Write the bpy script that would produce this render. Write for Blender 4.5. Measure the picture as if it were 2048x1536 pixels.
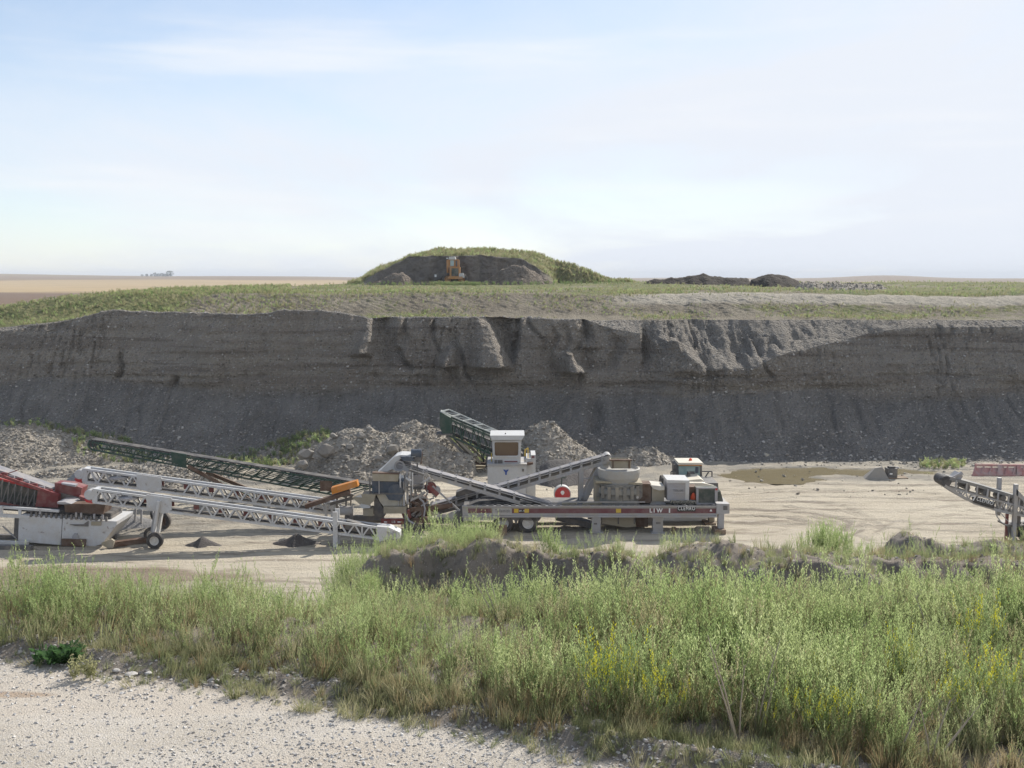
import bpy, bmesh, math, random
import numpy as np
from mathutils import Vector, Matrix

for o in list(bpy.data.objects): bpy.data.objects.remove(o)
sc = bpy.context.scene
col = sc.collection
rnd = random.Random(7)
nrng = np.random.default_rng(11)

# ------------------------------------------------------------------ camera
H = 13.4                      # eye height above the pit floor
FPX = 2200.0                  # focal length in pixels of a 2048 px wide picture
PITCH = math.atan((768 - 555) / FPX)
cam = bpy.data.cameras.new('camera'); camo = bpy.data.objects.new('camera', cam); col.objects.link(camo)
cam.sensor_width = 36.0; cam.lens = FPX / 2048 * 36.0
cam.clip_start = 0.1; cam.clip_end = 20000
camo.location = (0, 0, H); camo.rotation_euler = (math.pi / 2 - PITCH, 0, 0)
sc.camera = camo

# ------------------------------------------------------------------ light
SUN_AZ, SUN_EL = math.radians(33), math.radians(37.5)      # azimuth from +Y towards +X
world = bpy.data.worlds.new('World'); sc.world = world; world.use_nodes = True
wn, wl = world.node_tree.nodes, world.node_tree.links
wn.clear()
wo = wn.new('ShaderNodeOutputWorld'); bg = wn.new('ShaderNodeBackground')
sky = wn.new('ShaderNodeTexSky'); sky.sky_type = 'NISHITA'; sky.sun_disc = False
sky.sun_elevation = SUN_EL; sky.sun_rotation = SUN_AZ
sky.air_density = 1.0; sky.dust_density = 0.4; sky.ozone_density = 1.6; sky.altitude = 800
bg.inputs['Strength'].default_value = 0.080
# thin high cloud: streaks laid on a plane far above, everywhere in the sky
geo = wn.new('ShaderNodeTexCoord'); sep = wn.new('ShaderNodeSeparateXYZ')
wl.new(geo.outputs['Generated'], sep.inputs[0])
mz = wn.new('ShaderNodeMath'); mz.operation = 'MAXIMUM'; mz.inputs[1].default_value = 0.0; wl.new(sep.outputs['Z'], mz.inputs[0])
az_ = wn.new('ShaderNodeMath'); az_.operation = 'ADD'; az_.inputs[1].default_value = 0.10; wl.new(mz.outputs[0], az_.inputs[0])
dx = wn.new('ShaderNodeMath'); dx.operation = 'DIVIDE'; wl.new(sep.outputs['X'], dx.inputs[0]); wl.new(az_.outputs[0], dx.inputs[1])
dy = wn.new('ShaderNodeMath'); dy.operation = 'DIVIDE'; wl.new(sep.outputs['Y'], dy.inputs[0]); wl.new(az_.outputs[0], dy.inputs[1])
cmb = wn.new('ShaderNodeCombineXYZ'); wl.new(dx.outputs[0], cmb.inputs[0]); wl.new(dy.outputs[0], cmb.inputs[1])
def wnoise(scale, loc, sclv, det, rough):
    mp = wn.new('ShaderNodeMapping'); mp.inputs['Location'].default_value = loc; mp.inputs['Scale'].default_value = sclv
    mp.inputs['Rotation'].default_value = (0, 0, math.radians(-22))
    wl.new(cmb.outputs[0], mp.inputs[0])
    n = wn.new('ShaderNodeTexNoise'); n.inputs['Scale'].default_value = scale; n.inputs['Detail'].default_value = det
    n.inputs['Roughness'].default_value = rough; n.inputs['Distortion'].default_value = 0.4
    wl.new(mp.outputs[0], n.inputs['Vector']); return n
n1 = wnoise(0.55, (3.1, 1.2, 0), (1, 0.45, 1), 7, 0.6)
n2 = wnoise(0.20, (5.4, 0.6, 0), (1, 0.6, 1), 4, 0.5)
def wramp(src, a, b, lo, hi):
    r = wn.new('ShaderNodeMapRange'); r.interpolation_type = 'SMOOTHSTEP'
    r.inputs[1].default_value = a; r.inputs[2].default_value = b; r.inputs[3].default_value = lo; r.inputs[4].default_value = hi
    wl.new(src, r.inputs[0]); return r
r1 = wramp(n1.outputs['Fac'], 0.36, 0.72, 0.0, 0.45)
r2 = wramp(n2.outputs['Fac'], 0.42, 0.64, 0.0, 0.40)
rz = wramp(mz.outputs[0], 0.0, 0.28, 0.50, 0.0); rz.interpolation_type = 'LINEAR'     # a veil looks thicker along the horizon
cm = wn.new('ShaderNodeMath'); cm.operation = 'ADD'; cm.use_clamp = True
cm0 = wn.new('ShaderNodeMath'); cm0.operation = 'ADD'
wl.new(r1.outputs[0], cm0.inputs[0]); wl.new(r2.outputs[0], cm0.inputs[1])
rx = wramp(sep.outputs['X'], -0.22, 0.50, 0.0, 0.52)          # the veil of cloud lies thicker towards the sun
cm1 = wn.new('ShaderNodeMath'); cm1.operation = 'ADD'
wl.new(cm0.outputs[0], cm1.inputs[0]); wl.new(rz.outputs[0], cm1.inputs[1])
wl.new(cm1.outputs[0], cm.inputs[0]); wl.new(rx.outputs[0], cm.inputs[1])
mixw = wn.new('ShaderNodeMix'); mixw.data_type = 'RGBA'
wl.new(cm.outputs[0], mixw.inputs[0]); wl.new(sky.outputs[0], mixw.inputs[6]); mixw.inputs[7].default_value = (6.1, 6.45, 7.05, 1)
# a few faint streaks of brighter cirrus low in the sky
dvx = wn.new('ShaderNodeMath'); dvx.operation = 'DIVIDE'; wl.new(sep.outputs['X'], dvx.inputs[0])
ay = wn.new('ShaderNodeMath'); ay.operation = 'ABSOLUTE'; wl.new(sep.outputs['Y'], ay.inputs[0]); ay2 = wn.new('ShaderNodeMath'); ay2.operation = 'ADD'; ay2.inputs[1].default_value = .3
wl.new(ay.outputs[0], ay2.inputs[0]); wl.new(ay2.outputs[0], dvx.inputs[1])
cst = wn.new('ShaderNodeCombineXYZ'); mx4 = wn.new('ShaderNodeMath'); mx4.operation = 'MULTIPLY'; mx4.inputs[1].default_value = 3.2; wl.new(dvx.outputs[0], mx4.inputs[0])
mz4 = wn.new('ShaderNodeMath'); mz4.operation = 'MULTIPLY'; mz4.inputs[1].default_value = 26.0; wl.new(sep.outputs['Z'], mz4.inputs[0])
wl.new(mx4.outputs[0], cst.inputs[0]); wl.new(mz4.outputs[0], cst.inputs[1]); cst.inputs[2].default_value = 4.7
n3 = wn.new('ShaderNodeTexNoise'); n3.inputs['Scale'].default_value = 0.9; n3.inputs['Detail'].default_value = 9; n3.inputs['Roughness'].default_value = .55; wl.new(cst.outputs[0], n3.inputs['Vector'])
r3 = wramp(n3.outputs['Fac'], 0.50, 0.78, 0.0, 0.60)
mix3 = wn.new('ShaderNodeMix'); mix3.data_type = 'RGBA'; wl.new(r3.outputs[0], mix3.inputs[0]); wl.new(mixw.outputs[2], mix3.inputs[6]); mix3.inputs[7].default_value = (7.1, 7.15, 7.25, 1)
wl.new(mix3.outputs[2], bg.inputs[0]); wl.new(bg.outputs[0], wo.inputs[0])

sl = bpy.data.lights.new('sun', 'SUN'); sl.energy = 3.6; sl.angle = math.radians(0.55); sl.color = (1.0, 0.95, 0.87)
so = bpy.data.objects.new('sun', sl); col.objects.link(so)
sdir = Vector((math.sin(SUN_AZ) * math.cos(SUN_EL), math.cos(SUN_AZ) * math.cos(SUN_EL), math.sin(SUN_EL)))
so.rotation_euler = sdir.to_track_quat('Z', 'Y').to_euler(); so.location = (60, 120, 90)

sc.view_settings.view_transform = 'Standard'; sc.view_settings.look = 'None'
sc.view_settings.exposure = 0.8; sc.view_settings.gamma = 1.0; sc.view_settings.use_curve_mapping = False
sc.render.engine = 'CYCLES'
sc.cycles.max_bounces = 5; sc.cycles.diffuse_bounces = 3; sc.cycles.glossy_bounces = 2; sc.cycles.transparent_max_bounces = 6
sc.cycles.volume_bounces = 0

# ------------------------------------------------------------------ helpers: picture <-> place
CP, SP = math.cos(PITCH), math.sin(PITCH)
def ray(px, py):
    a, b = (px - 1024) / FPX, -(py - 768) / FPX
    return (a, CP + b * SP, -SP + b * CP)
def at(px, py, Y):
    d = ray(px, py); t = Y / d[1]
    return Vector((d[0] * t, Y, H + d[2] * t))
def ground(px, py, z=0.0):
    d = ray(px, py); t = (z - H) / d[2]
    return Vector((d[0] * t, d[1] * t, z))
def xz(px, py, Y):
    p = at(px, py, Y); return (p.x, p.z)

# ------------------------------------------------------------------ helpers: noise
def _h(ix, iy, seed):
    h = (ix.astype(np.int64) * 374761393 + iy.astype(np.int64) * 668265263 + seed * 1442695041) & 0xffffffff
    h = ((h ^ (h >> 13)) * 1274126177) & 0xffffffff
    h = (h ^ (h >> 16)) & 0xffffffff
    return h / 4294967295.0
def vnoise(x, y, seed=0):
    x = np.asarray(x, float); y = np.asarray(y, float)
    ix, iy = np.floor(x), np.floor(y); fx, fy = x - ix, y - iy
    fx = fx * fx * (3 - 2 * fx); fy = fy * fy * (3 - 2 * fy)
    a, b = _h(ix, iy, seed), _h(ix + 1, iy, seed); c, d = _h(ix, iy + 1, seed), _h(ix + 1, iy + 1, seed)
    return (a + (b - a) * fx) * (1 - fy) + (c + (d - c) * fx) * fy
def fbm(x, y, octv=4, seed=0, gain=0.5):
    s, a, t = 0.0, 1.0, 0.0
    x = np.asarray(x, float); y = np.asarray(y, float)
    for i in range(octv):
        s = s + a * (vnoise(x, y, seed + i * 17) * 2 - 1); t += a
        x = x * 2.03 + 5.7; y = y * 2.03 + 9.1; a *= gain
    return s / t
def sstep(a, b, x):
    t = np.clip((np.asarray(x, float) - a) / (b - a), 0, 1); return t * t * (3 - 2 * t)

# ------------------------------------------------------------------ helpers: objects
ORIGIN = {}
def tag(o, label=None, cat=None, group=None, kind=None):
    if label: o['label'] = label
    if cat: o['category'] = cat
    if group: o['group'] = group
    if kind: o['kind'] = kind
    return o
def thing(name, label, cat, loc, group=None):
    o = bpy.data.objects.new(name, None); col.objects.link(o)
    o.empty_display_size = 0.3; o.location = loc
    ORIGIN[o.name] = Vector(loc)
    return tag(o, label, cat, group)
def link(name, me, mat, parent=None, loc=None):
    """world-space mesh -> one object; under a parent its vertices are moved to the thing's own frame"""
    o = bpy.data.objects.new(name, me); col.objects.link(o)
    if mat is not None:
        for m in (mat if isinstance(mat, (list, tuple)) else [mat]): me.materials.append(m)
    if parent is not None:
        L = ORIGIN[parent.name]; o.parent = parent
        me.transform(Matrix.Translation(-L)); ORIGIN[o.name] = L
    elif loc is not None:
        L = Vector(loc); me.transform(Matrix.Translation(-L)); o.location = L; ORIGIN[o.name] = L
    else:
        ORIGIN[o.name] = Vector((0, 0, 0))
    return o
class MB:
    def __init__(s): s.v, s.f = [], []
    def add(s, vs, fs):
        n = len(s.v); s.v += [tuple(v) for v in vs]; s.f += [tuple(i + n for i in f) for f in fs]; return s
    def box(s, x0, x1, y0, y1, z0, z1):
        if x0 > x1: x0, x1 = x1, x0
        if z0 > z1: z0, z1 = z1, z0
        v = [(x0, y0, z0), (x1, y0, z0), (x1, y1, z0), (x0, y1, z0), (x0, y0, z1), (x1, y0, z1), (x1, y1, z1), (x0, y1, z1)]
        return s.add(v, [(0, 3, 2, 1), (4, 5, 6, 7), (0, 1, 5, 4), (1, 2, 6, 5), (2, 3, 7, 6), (3, 0, 4, 7)])
    def pbox(s, px0, py0, px1, py1, Y0, Y1):
        a, b = at(px0, py0, Y0), at(px1, py1, Y0); return s.box(a.x, b.x, Y0, Y1, b.z, a.z)
    def beam(s, p, q, w, h=None, up=(0, 0, 1)):
        p, q = Vector(p), Vector(q); h = h or w; d = (q - p).normalized(); up = Vector(up)
        if abs(d.dot(up)) > 0.98: up = Vector((0, 1, 0))
        sx = d.cross(up).normalized(); sz = sx.cross(d).normalized()
        sx *= w / 2; sz *= h / 2
        v = [p - sx - sz, p + sx - sz, p + sx + sz, p - sx + sz, q - sx - sz, q + sx - sz, q + sx + sz, q - sx + sz]
        return s.add(v, [(0, 1, 2, 3), (7, 6, 5, 4), (4, 5, 1, 0), (5, 6, 2, 1), (6, 7, 3, 2), (7, 4, 0, 3)])
    def tube(s, p, q, r, n=12, r2=None, cap=True):
        p, q = Vector(p), Vector(q); r2 = r if r2 is None else r2; d = (q - p).normalized()
        up = Vector((0, 0, 1)) if abs(d.z) < 0.9 else Vector((1, 0, 0))
        a = d.cross(up).normalized(); b = d.cross(a).normalized(); v = []
        for i in range(n):
            t = 2 * math.pi * i / n; e = a * math.cos(t) + b * math.sin(t); v += [p + e * r, q + e * r2]
        f = [(2 * i, 2 * ((i + 1) % n), 2 * ((i + 1) % n) + 1, 2 * i + 1) for i in range(n)]
        if cap: f += [tuple(2 * i for i in range(n))[::-1], tuple(2 * i + 1 for i in range(n))]
        return s.add(v, f)
    def pipe(s, pts, r, n=6):
        for a, b in zip(pts[:-1], pts[1:]): s.tube(a, b, r, n)
        return s
    def lathe(s, c, prof, n=24, axis='z'):
        c = Vector(c); v = []; m = len(prof)
        for i in range(n):
            t = 2 * math.pi * i / n
            for r, h in prof:
                if axis == 'z': v.append(c + Vector((r * math.cos(t), r * math.sin(t), h)))
                else: v.append(c + Vector((r * math.cos(t), h, r * math.sin(t))))
        f = []
        for i in range(n):
            j = (i + 1) % n
            for k in range(m - 1):
                q = (i * m + k, j * m + k, j * m + k + 1, i * m + k + 1)
                f.append(q if axis == 'z' else q[::-1])
        return s.add(v, f)
    def prism(s, poly, y0, y1):
        """poly: (x, z) outline, clockwise or not, extruded from y0 to y1"""
        ar = sum(poly[i][0] * poly[(i + 1) % len(poly)][1] - poly[(i + 1) % len(poly)][0] * poly[i][1] for i in range(len(poly)))
        if ar < 0: poly = poly[::-1]
        n = len(poly); v = [(x, y0, z) for x, z in poly] + [(x, y1, z) for x, z in poly]
        f = [tuple(range(n)), tuple(range(2 * n - 1, n - 1, -1))] + [(i + n, (i + 1) % n + n, (i + 1) % n, i) for i in range(n)]
        return s.add(v, f)
    def pprism(s, pts, Y0, Y1): return s.prism([xz(x, y, Y0) for x, y in pts], Y0, Y1)
    def build(s, name, mat, parent=None, label=None, loc=None):
        me = bpy.data.meshes.new(name); me.from_pydata([tuple(v) for v in s.v], [], s.f); me.update()
        o = link(name, me, mat, parent, loc)
        if label: o['label'] = label
        return o
def grid_mesh(name, X, Y, Z, attrs=None, smooth=True):
    """arrays of shape (rows, cols)"""
    r, c = X.shape; V = np.stack([X, Y, Z], -1).reshape(-1, 3)
    i = np.arange(r * c).reshape(r, c)
    F = np.stack([i[:-1, :-1], i[:-1, 1:], i[1:, 1:], i[1:, :-1]], -1).reshape(-1, 4)
    me = bpy.data.meshes.new(name)
    me.vertices.add(len(V)); me.vertices.foreach_set('co', V.astype(np.float32).ravel())
    me.loops.add(F.size); me.loops.foreach_set('vertex_index', F.astype(np.int32).ravel())
    me.polygons.add(len(F)); me.polygons.foreach_set('loop_start', np.arange(0, F.size, 4, dtype=np.int32))
    me.polygons.foreach_set('loop_total', np.full(len(F), 4, dtype=np.int32))
    me.update(calc_edges=True); me.validate()
    if smooth: me.polygons.foreach_set('use_smooth', np.ones(len(F), dtype=bool))
    for k, a in (attrs or {}).items():
        at_ = me.attributes.new(k, 'FLOAT', 'POINT'); at_.data.foreach_set('value', np.asarray(a, np.float32).ravel())
    return me
def text_mesh(s, height, bold=0.0):
    cu = bpy.data.curves.new('lettering', 'FONT'); cu.body = s; cu.size = height / 0.72; cu.extrude = 0.008; cu.offset = bold
    cu.align_x = 'CENTER'; cu.align_y = 'CENTER'; cu.space_character = 1.2
    o = bpy.data.objects.new('lettering', cu); col.objects.link(o)
    dg = bpy.context.evaluated_depsgraph_get(); me = bpy.data.meshes.new_from_object(o.evaluated_get(dg))
    bpy.data.objects.remove(o); bpy.data.curves.remove(cu); me.materials.clear()
    return me
def lettering(s, height, loc, mat, parent, roll=0.0, bold=0.0, sx=1.0):
    me = text_mesh(s, height, bold)
    me.transform(Matrix.Translation(Vector(loc)) @ Matrix.Rotation(roll, 4, 'Y') @ Matrix.Rotation(math.pi / 2, 4, 'X') @ Matrix.Scale(sx, 4, (1, 0, 0)))
    return link('lettering', me, mat, parent)

# ------------------------------------------------------------------ materials
def new_mat(name):
    m = bpy.data.materials.new(name); m.use_nodes = True; nt = m.node_tree; nt.nodes.clear()
    out = nt.nodes.new('ShaderNodeOutputMaterial'); b = nt.nodes.new('ShaderNodeBsdfPrincipled')
    nt.links.new(b.outputs[0], out.inputs[0]); return m, nt, b, out
class NT:
    """small node wrapper"""
    def __init__(s, nt): s.nt = nt; s.n = nt.nodes; s.l = nt.links; g = s.n.new('ShaderNodeNewGeometry'); s.pos = g.outputs['Position']; s.nor = g.outputs['Normal']
    def noise(s, scale, det=4, rough=0.55, vec=None, stretch=None, dist=0.0):
        v = vec or s.pos
        if stretch:
            mp = s.n.new('ShaderNodeMapping'); mp.inputs['Scale'].default_value = stretch; s.l.new(v, mp.inputs[0]); v = mp.outputs[0]
        n = s.n.new('ShaderNodeTexNoise'); n.inputs['Scale'].default_value = scale; n.inputs['Detail'].default_value = det
        n.inputs['Roughness'].default_value = rough; n.inputs['Distortion'].default_value = dist; s.l.new(v, n.inputs['Vector']); return n.outputs['Fac']
    def voro(s, scale, feat='F1', out='Distance', vec=None, stretch=None):
        v = vec or s.pos
        if stretch:
            mp = s.n.new('ShaderNodeMapping'); mp.inputs['Scale'].default_value = stretch; s.l.new(v, mp.inputs[0]); v = mp.outputs[0]
        n = s.n.new('ShaderNodeTexVoronoi'); n.feature = feat; n.inputs['Scale'].default_value = scale; s.l.new(v, n.inputs['Vector']); return n.outputs[out]
    def rng(s, src, a, b, lo=0.0, hi=1.0, smooth=True):
        r = s.n.new('ShaderNodeMapRange'); r.interpolation_type = 'SMOOTHSTEP' if smooth else 'LINEAR'
        for i, x in zip((1, 2, 3, 4), (a, b, lo, hi)): r.inputs[i].default_value = x
        s.l.new(src, r.inputs[0]); return r.outputs[0]
    def mix(s, fac, a, b, blend='MIX'):
        m = s.n.new('ShaderNodeMix'); m.data_type = 'RGBA'; m.blend_type = blend
        for i, x in ((0, fac), (6, a), (7, b)):
            if isinstance(x, (int, float)): m.inputs[i].default_value = x
            elif isinstance(x, tuple): m.inputs[i].default_value = (*x, 1)
            else: s.l.new(x, m.inputs[i])
        return m.outputs[2]
    def math(s, op, a, b=0.0, clamp=False):
        m = s.n.new('ShaderNodeMath'); m.operation = op; m.use_clamp = clamp
        for i, x in ((0, a), (1, b)):
            if isinstance(x, (int, float)): m.inputs[i].default_value = x
            else: s.l.new(x, m.inputs[i])
        return m.outputs[0]
    def attr(s, name):
        a = s.n.new('ShaderNodeAttribute'); a.attribute_name = name; return a.outputs['Fac']
    def sep(s, v):
        x = s.n.new('ShaderNodeSeparateXYZ'); s.l.new(v, x.inputs[0]); return x.outputs
    def bump(s, b, h, dist, strength=1.0):
        u = s.n.new('ShaderNodeBump'); u.inputs['Strength'].default_value = strength; u.inputs['Distance'].default_value = dist
        s.l.new(h, u.inputs['Height']); s.l.new(u.outputs[0], b.inputs['Normal'])
def paint(name, c, rough=0.55, dust=0.35, dustc=(0.36, 0.32, 0.26), metal=0.0, rust=0.0):
    m, nt, b, _ = new_mat(name); n = NT(nt)
    f = n.noise(1.7, 6, 0.65); d = n.rng(f, 0.36, 0.70, 0.15 * dust, min(1, dust * 2.6))
    cc = n.mix(n.noise(9.0, 3), tuple(x * 0.85 for x in c), tuple(min(1, x * 1.1) for x in c))
    cc = n.mix(d, cc, dustc)
    if rust: cc = n.mix(n.rng(n.noise(3.1, 7, 0.7), 0.60, 0.68, 0, rust), cc, (0.14, 0.07, 0.04))
    nt.links.new(cc, b.inputs['Base Color']); b.inputs['Roughness'].default_value = rough; b.inputs['Metallic'].default_value = metal
    b.inputs['Specular IOR Level'].default_value = 0.3
    return m
M_white = paint('white_paint', (0.55, 0.56, 0.57), 0.5, 0.22, (0.46, 0.42, 0.36), rust=0.6)
M_cabwhite = paint('cab_white_paint', (0.55, 0.55, 0.54), 0.45, 0.12, (0.48, 0.44, 0.38))
M_grey = paint('grey_steel_paint', (0.36, 0.36, 0.37), 0.55, 0.3)
M_dgrey = paint('dark_steel', (0.10, 0.10, 0.10), 0.6, 0.3, (0.24, 0.21, 0.18))
M_belt = paint('black_rubber_belt', (0.035, 0.035, 0.038), 0.75, 0.25, (0.20, 0.18, 0.16))
M_dustybelt = paint('dusty_belt', (0.20, 0.20, 0.22), 0.8, 0.3, (0.34, 0.31, 0.28))
M_darkbelt = paint('worn_belt', (0.11, 0.11, 0.12), 0.8, 0.25, (0.3, 0.27, 0.24))
M_rubber = paint('tyre_rubber', (0.028, 0.028, 0.03), 0.85, 0.35, (0.16, 0.14, 0.12))
M_green = paint('dark_green_paint', (0.016, 0.055, 0.038), 0.5, 0.18, (0.14, 0.13, 0.11))
M_red = paint('red_paint', (0.19, 0.032, 0.032), 0.5, 0.18, (0.32, 0.24, 0.2))
M_brightred = paint('bright_red_paint', (0.50, 0.03, 0.035), 0.45, 0.08)
M_stripe = paint('maroon_stripe_paint', (0.15, 0.05, 0.055), 0.6, 0.2, (0.24, 0.17, 0.165))
M_brown = paint('rusty_steel', (0.10, 0.055, 0.035), 0.8, 0.25, (0.22, 0.17, 0.13))
M_beige = paint('dusty_beige_steel', (0.32, 0.28, 0.20), 0.8, 0.3)
M_lilac = paint('lilac_grey_panel', (0.34, 0.34, 0.365), 0.5, 0.2)
M_bowl = paint('dusty_white_casting', (0.36, 0.355, 0.34), 0.7, 0.35, (0.36, 0.33, 0.28))
M_blue = paint('blue_grey_paint', (0.05, 0.07, 0.10), 0.5, 0.25, (0.17, 0.165, 0.16))
M_orange = paint('orange_guard_paint', (0.55, 0.20, 0.02), 0.5, 0.1)
M_cream = paint('cream_yellow_paint', (0.68, 0.63, 0.52), 0.45, 0.15, (0.5, 0.44, 0.35))
M_dozer = paint('faded_orange_paint', (0.48, 0.22, 0.06), 0.55, 0.2)
M_yellow = paint('yellow_paint', (0.62, 0.42, 0.04), 0.5, 0.1)
M_wood = paint('weathered_timber', (0.20, 0.13, 0.08), 0.9, 0.25)
M_pinkgrate = paint('faded_red_grate', (0.46, 0.22, 0.20), 0.7, 0.35, (0.45, 0.36, 0.32))
M_sign = paint('black_sign_plate', (0.02, 0.02, 0.022), 0.4, 0.05)
M_letter = paint('white_lettering', (0.8, 0.8, 0.78), 0.5, 0.02)
M_blueletter = paint('blue_lettering', (0.03, 0.08, 0.3), 0.5, 0.02)
M_gletter = paint('grey_lettering', (0.16, 0.17, 0.18), 0.5, 0.05)
M_panelgreen = paint('radiator_mesh', (0.055, 0.07, 0.06), 0.8, 0.15)
M_conc = paint('concrete', (0.30, 0.28, 0.25), 0.9, 0.2)
def glass(name, c, rough=0.08):
    m, nt, b, _ = new_mat(name); b.inputs['Base Color'].default_value = (*c, 1); b.inputs['Roughness'].default_value = rough
    b.inputs['Specular IOR Level'].default_value = 0.7; return m
M_amberglass = glass('tinted_brown_glass', (0.10, 0.06, 0.03))
M_tealglass = glass('greenish_cab_glass', (0.27, 0.37, 0.36))
m, nt, b, _ = new_mat('red_lamp'); b.inputs['Base Color'].default_value = (0.75, 0.10, 0.03, 1); b.inputs['Roughness'].default_value = 0.25; M_lamp = m
M_rim = paint('white_wheel_rim', (0.62, 0.60, 0.56), 0.5, 0.2)

# ground-like materials
def M_ground(name, base, light, dark, pebble, gravel_scale, pamt=0.35, bumpd=0.03, big=0.12, rough=0.95):
    m, nt, b, _ = new_mat(name); n = NT(nt)
    c = n.mix(n.rng(n.noise(big, 5, 0.6), 0.35, 0.65), base, light)
    c = n.mix(n.rng(n.noise(big * 5, 6, 0.65), 0.50, 0.72, 0, 0.7), c, dark)
    cell = n.voro(gravel_scale, 'F1', 'Color'); s = n.sep(cell)[0]
    pb = n.math('MULTIPLY', n.rng(s, 1 - pamt, 1.0, 0, 1), n.rng(n.voro(gravel_scale), 0.25, 0.5, 1, 0))
    c = n.mix(pb, c, pebble)
    s2 = n.sep(cell)[1]
    c = n.mix(n.rng(s2, 0.7, 1.0, 0, 0.45), c, dark)
    nt.links.new(c, b.inputs['Base Color']); b.inputs['Roughness'].default_value = rough; b.inputs['Specular IOR Level'].default_value = 0.15
    h = n.math('ADD', n.math('MULTIPLY', n.voro(gravel_scale), -0.6), n.noise(gravel_scale * 0.3, 6, 0.7))
    n.bump(b, h, bumpd, 1.0)
    return m
M_rubble = M_ground('rubble', (0.27, 0.24, 0.20), (0.33, 0.295, 0.245), (0.15, 0.13, 0.11), (0.44, 0.41, 0.36), 5.0, 0.4, 0.12, 0.3)
M_darkgravel = M_ground('dark_gravel', (0.10, 0.09, 0.085), (0.13, 0.12, 0.11), (0.07, 0.06, 0.06), (0.2, 0.19, 0.18), 9.0, 0.15, 0.04, 0.3)
M_greygravel = M_ground('grey_crushed_gravel', (0.24, 0.235, 0.23), (0.28, 0.27, 0.26), (0.15, 0.145, 0.14), (0.36, 0.35, 0.34), 14.0, 0.2, 0.03, 0.3)
M_soil = M_ground('dark_topsoil', (0.055, 0.047, 0.04), (0.075, 0.062, 0.05), (0.03, 0.026, 0.024), (0.12, 0.105, 0.09), 4.0, 0.2, 0.15, 0.4)
# ================================================================== SETTING
# ------------------------------------------------------------------ pit floor
def m_floor():
    m, nt, b, _ = new_mat('pit_floor_dust'); n = NT(nt)
    c = n.mix(n.rng(n.noise(0.10, 6, 0.6), 0.36, 0.64), (0.475, 0.415, 0.32), (0.55, 0.49, 0.385))
    tr = n.noise(1.1, 7, 0.7, stretch=(0.12, 1.0, 1.0), dist=0.6)            # long smeared tracks
    c = n.mix(n.rng(tr, 0.50, 0.64, 0, 0.75), c, (0.245, 0.205, 0.16))
    tr2 = n.noise(2.3, 6, 0.7, stretch=(0.25, 1.0, 1.0), dist=1.5)
    c = n.mix(n.rng(tr2, 0.53, 0.66, 0, 0.8), c, (0.53, 0.47, 0.39))
    sp = n.noise(3.2, 6, 0.75)
    c = n.mix(n.math('MULTIPLY', n.rng(sp, 0.60, 0.66), n.attr('rough')), c, (0.16, 0.145, 0.125))
    c = n.mix(n.math('MULTIPLY', n.rng(n.noise(0.5, 5, 0.6), 0.4, 0.6, 0.45, 1.0), n.attr('rough')), c, (0.27, 0.25, 0.215))
    c = n.mix(n.attr('brown'), c, (0.22, 0.165, 0.12))
    c = n.mix(n.attr('wet'), c, (0.12, 0.10, 0.07))
    c = n.mix(n.attr('track'), c, (0.24, 0.205, 0.165))
    nt.links.new(c, b.inputs['Base Color']); b.inputs['Roughness'].default_value = 0.95; b.inputs['Specular IOR Level'].default_value = 0.1
    h = n.math('ADD', n.math('MULTIPLY', n.noise(5, 8, 0.75), 0.6), tr)
    n.bump(b, h, 0.22, 1.0); return m
rows = np.concatenate([np.linspace(16, 44, 60), np.linspace(44.2, 96, 420)])
us = np.linspace(-0.75, 0.75, 560)
Yf = np.repeat(rows[:, None], len(us), 1); Xf = us[None, :] * (Yf + 6)
def floor_z(x, y):
    x = np.asarray(x, float); y = np.asarray(y, float)
    rough = sstep(64, 70, y + 3 * fbm(x * .1, y * .1, 3, 5)) * (0.35 + 0.65 * sstep(-2, -14, x)) + 0.5 * sstep(-6, -14, x) * sstep(53.5, 57, y)
    z = 0.05 * fbm(x * .35, y * .5, 4, 3) + np.clip(rough, 0, 1) * (0.16 * np.abs(fbm(x * .5, y * .9, 5, 8)) + 0.10 * fbm(x * 1.6, y * 2.2, 4, 9))
    ruts = (sstep(0, -12, x) * sstep(55.5, 58, y) * .75 + .22) * sstep(52, 55, y)
    z = z + ruts * (0.16 * fbm(x * .13 + .25 * fbm(x * .3, y * .3, 2, 7), y * 1.5, 4, 13) + .05 * fbm(x * .5, y * 4.0, 3, 14))
    return z - 0.05 * sstep(54, 46, y)
Zf = floor_z(Xf, Yf)
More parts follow.
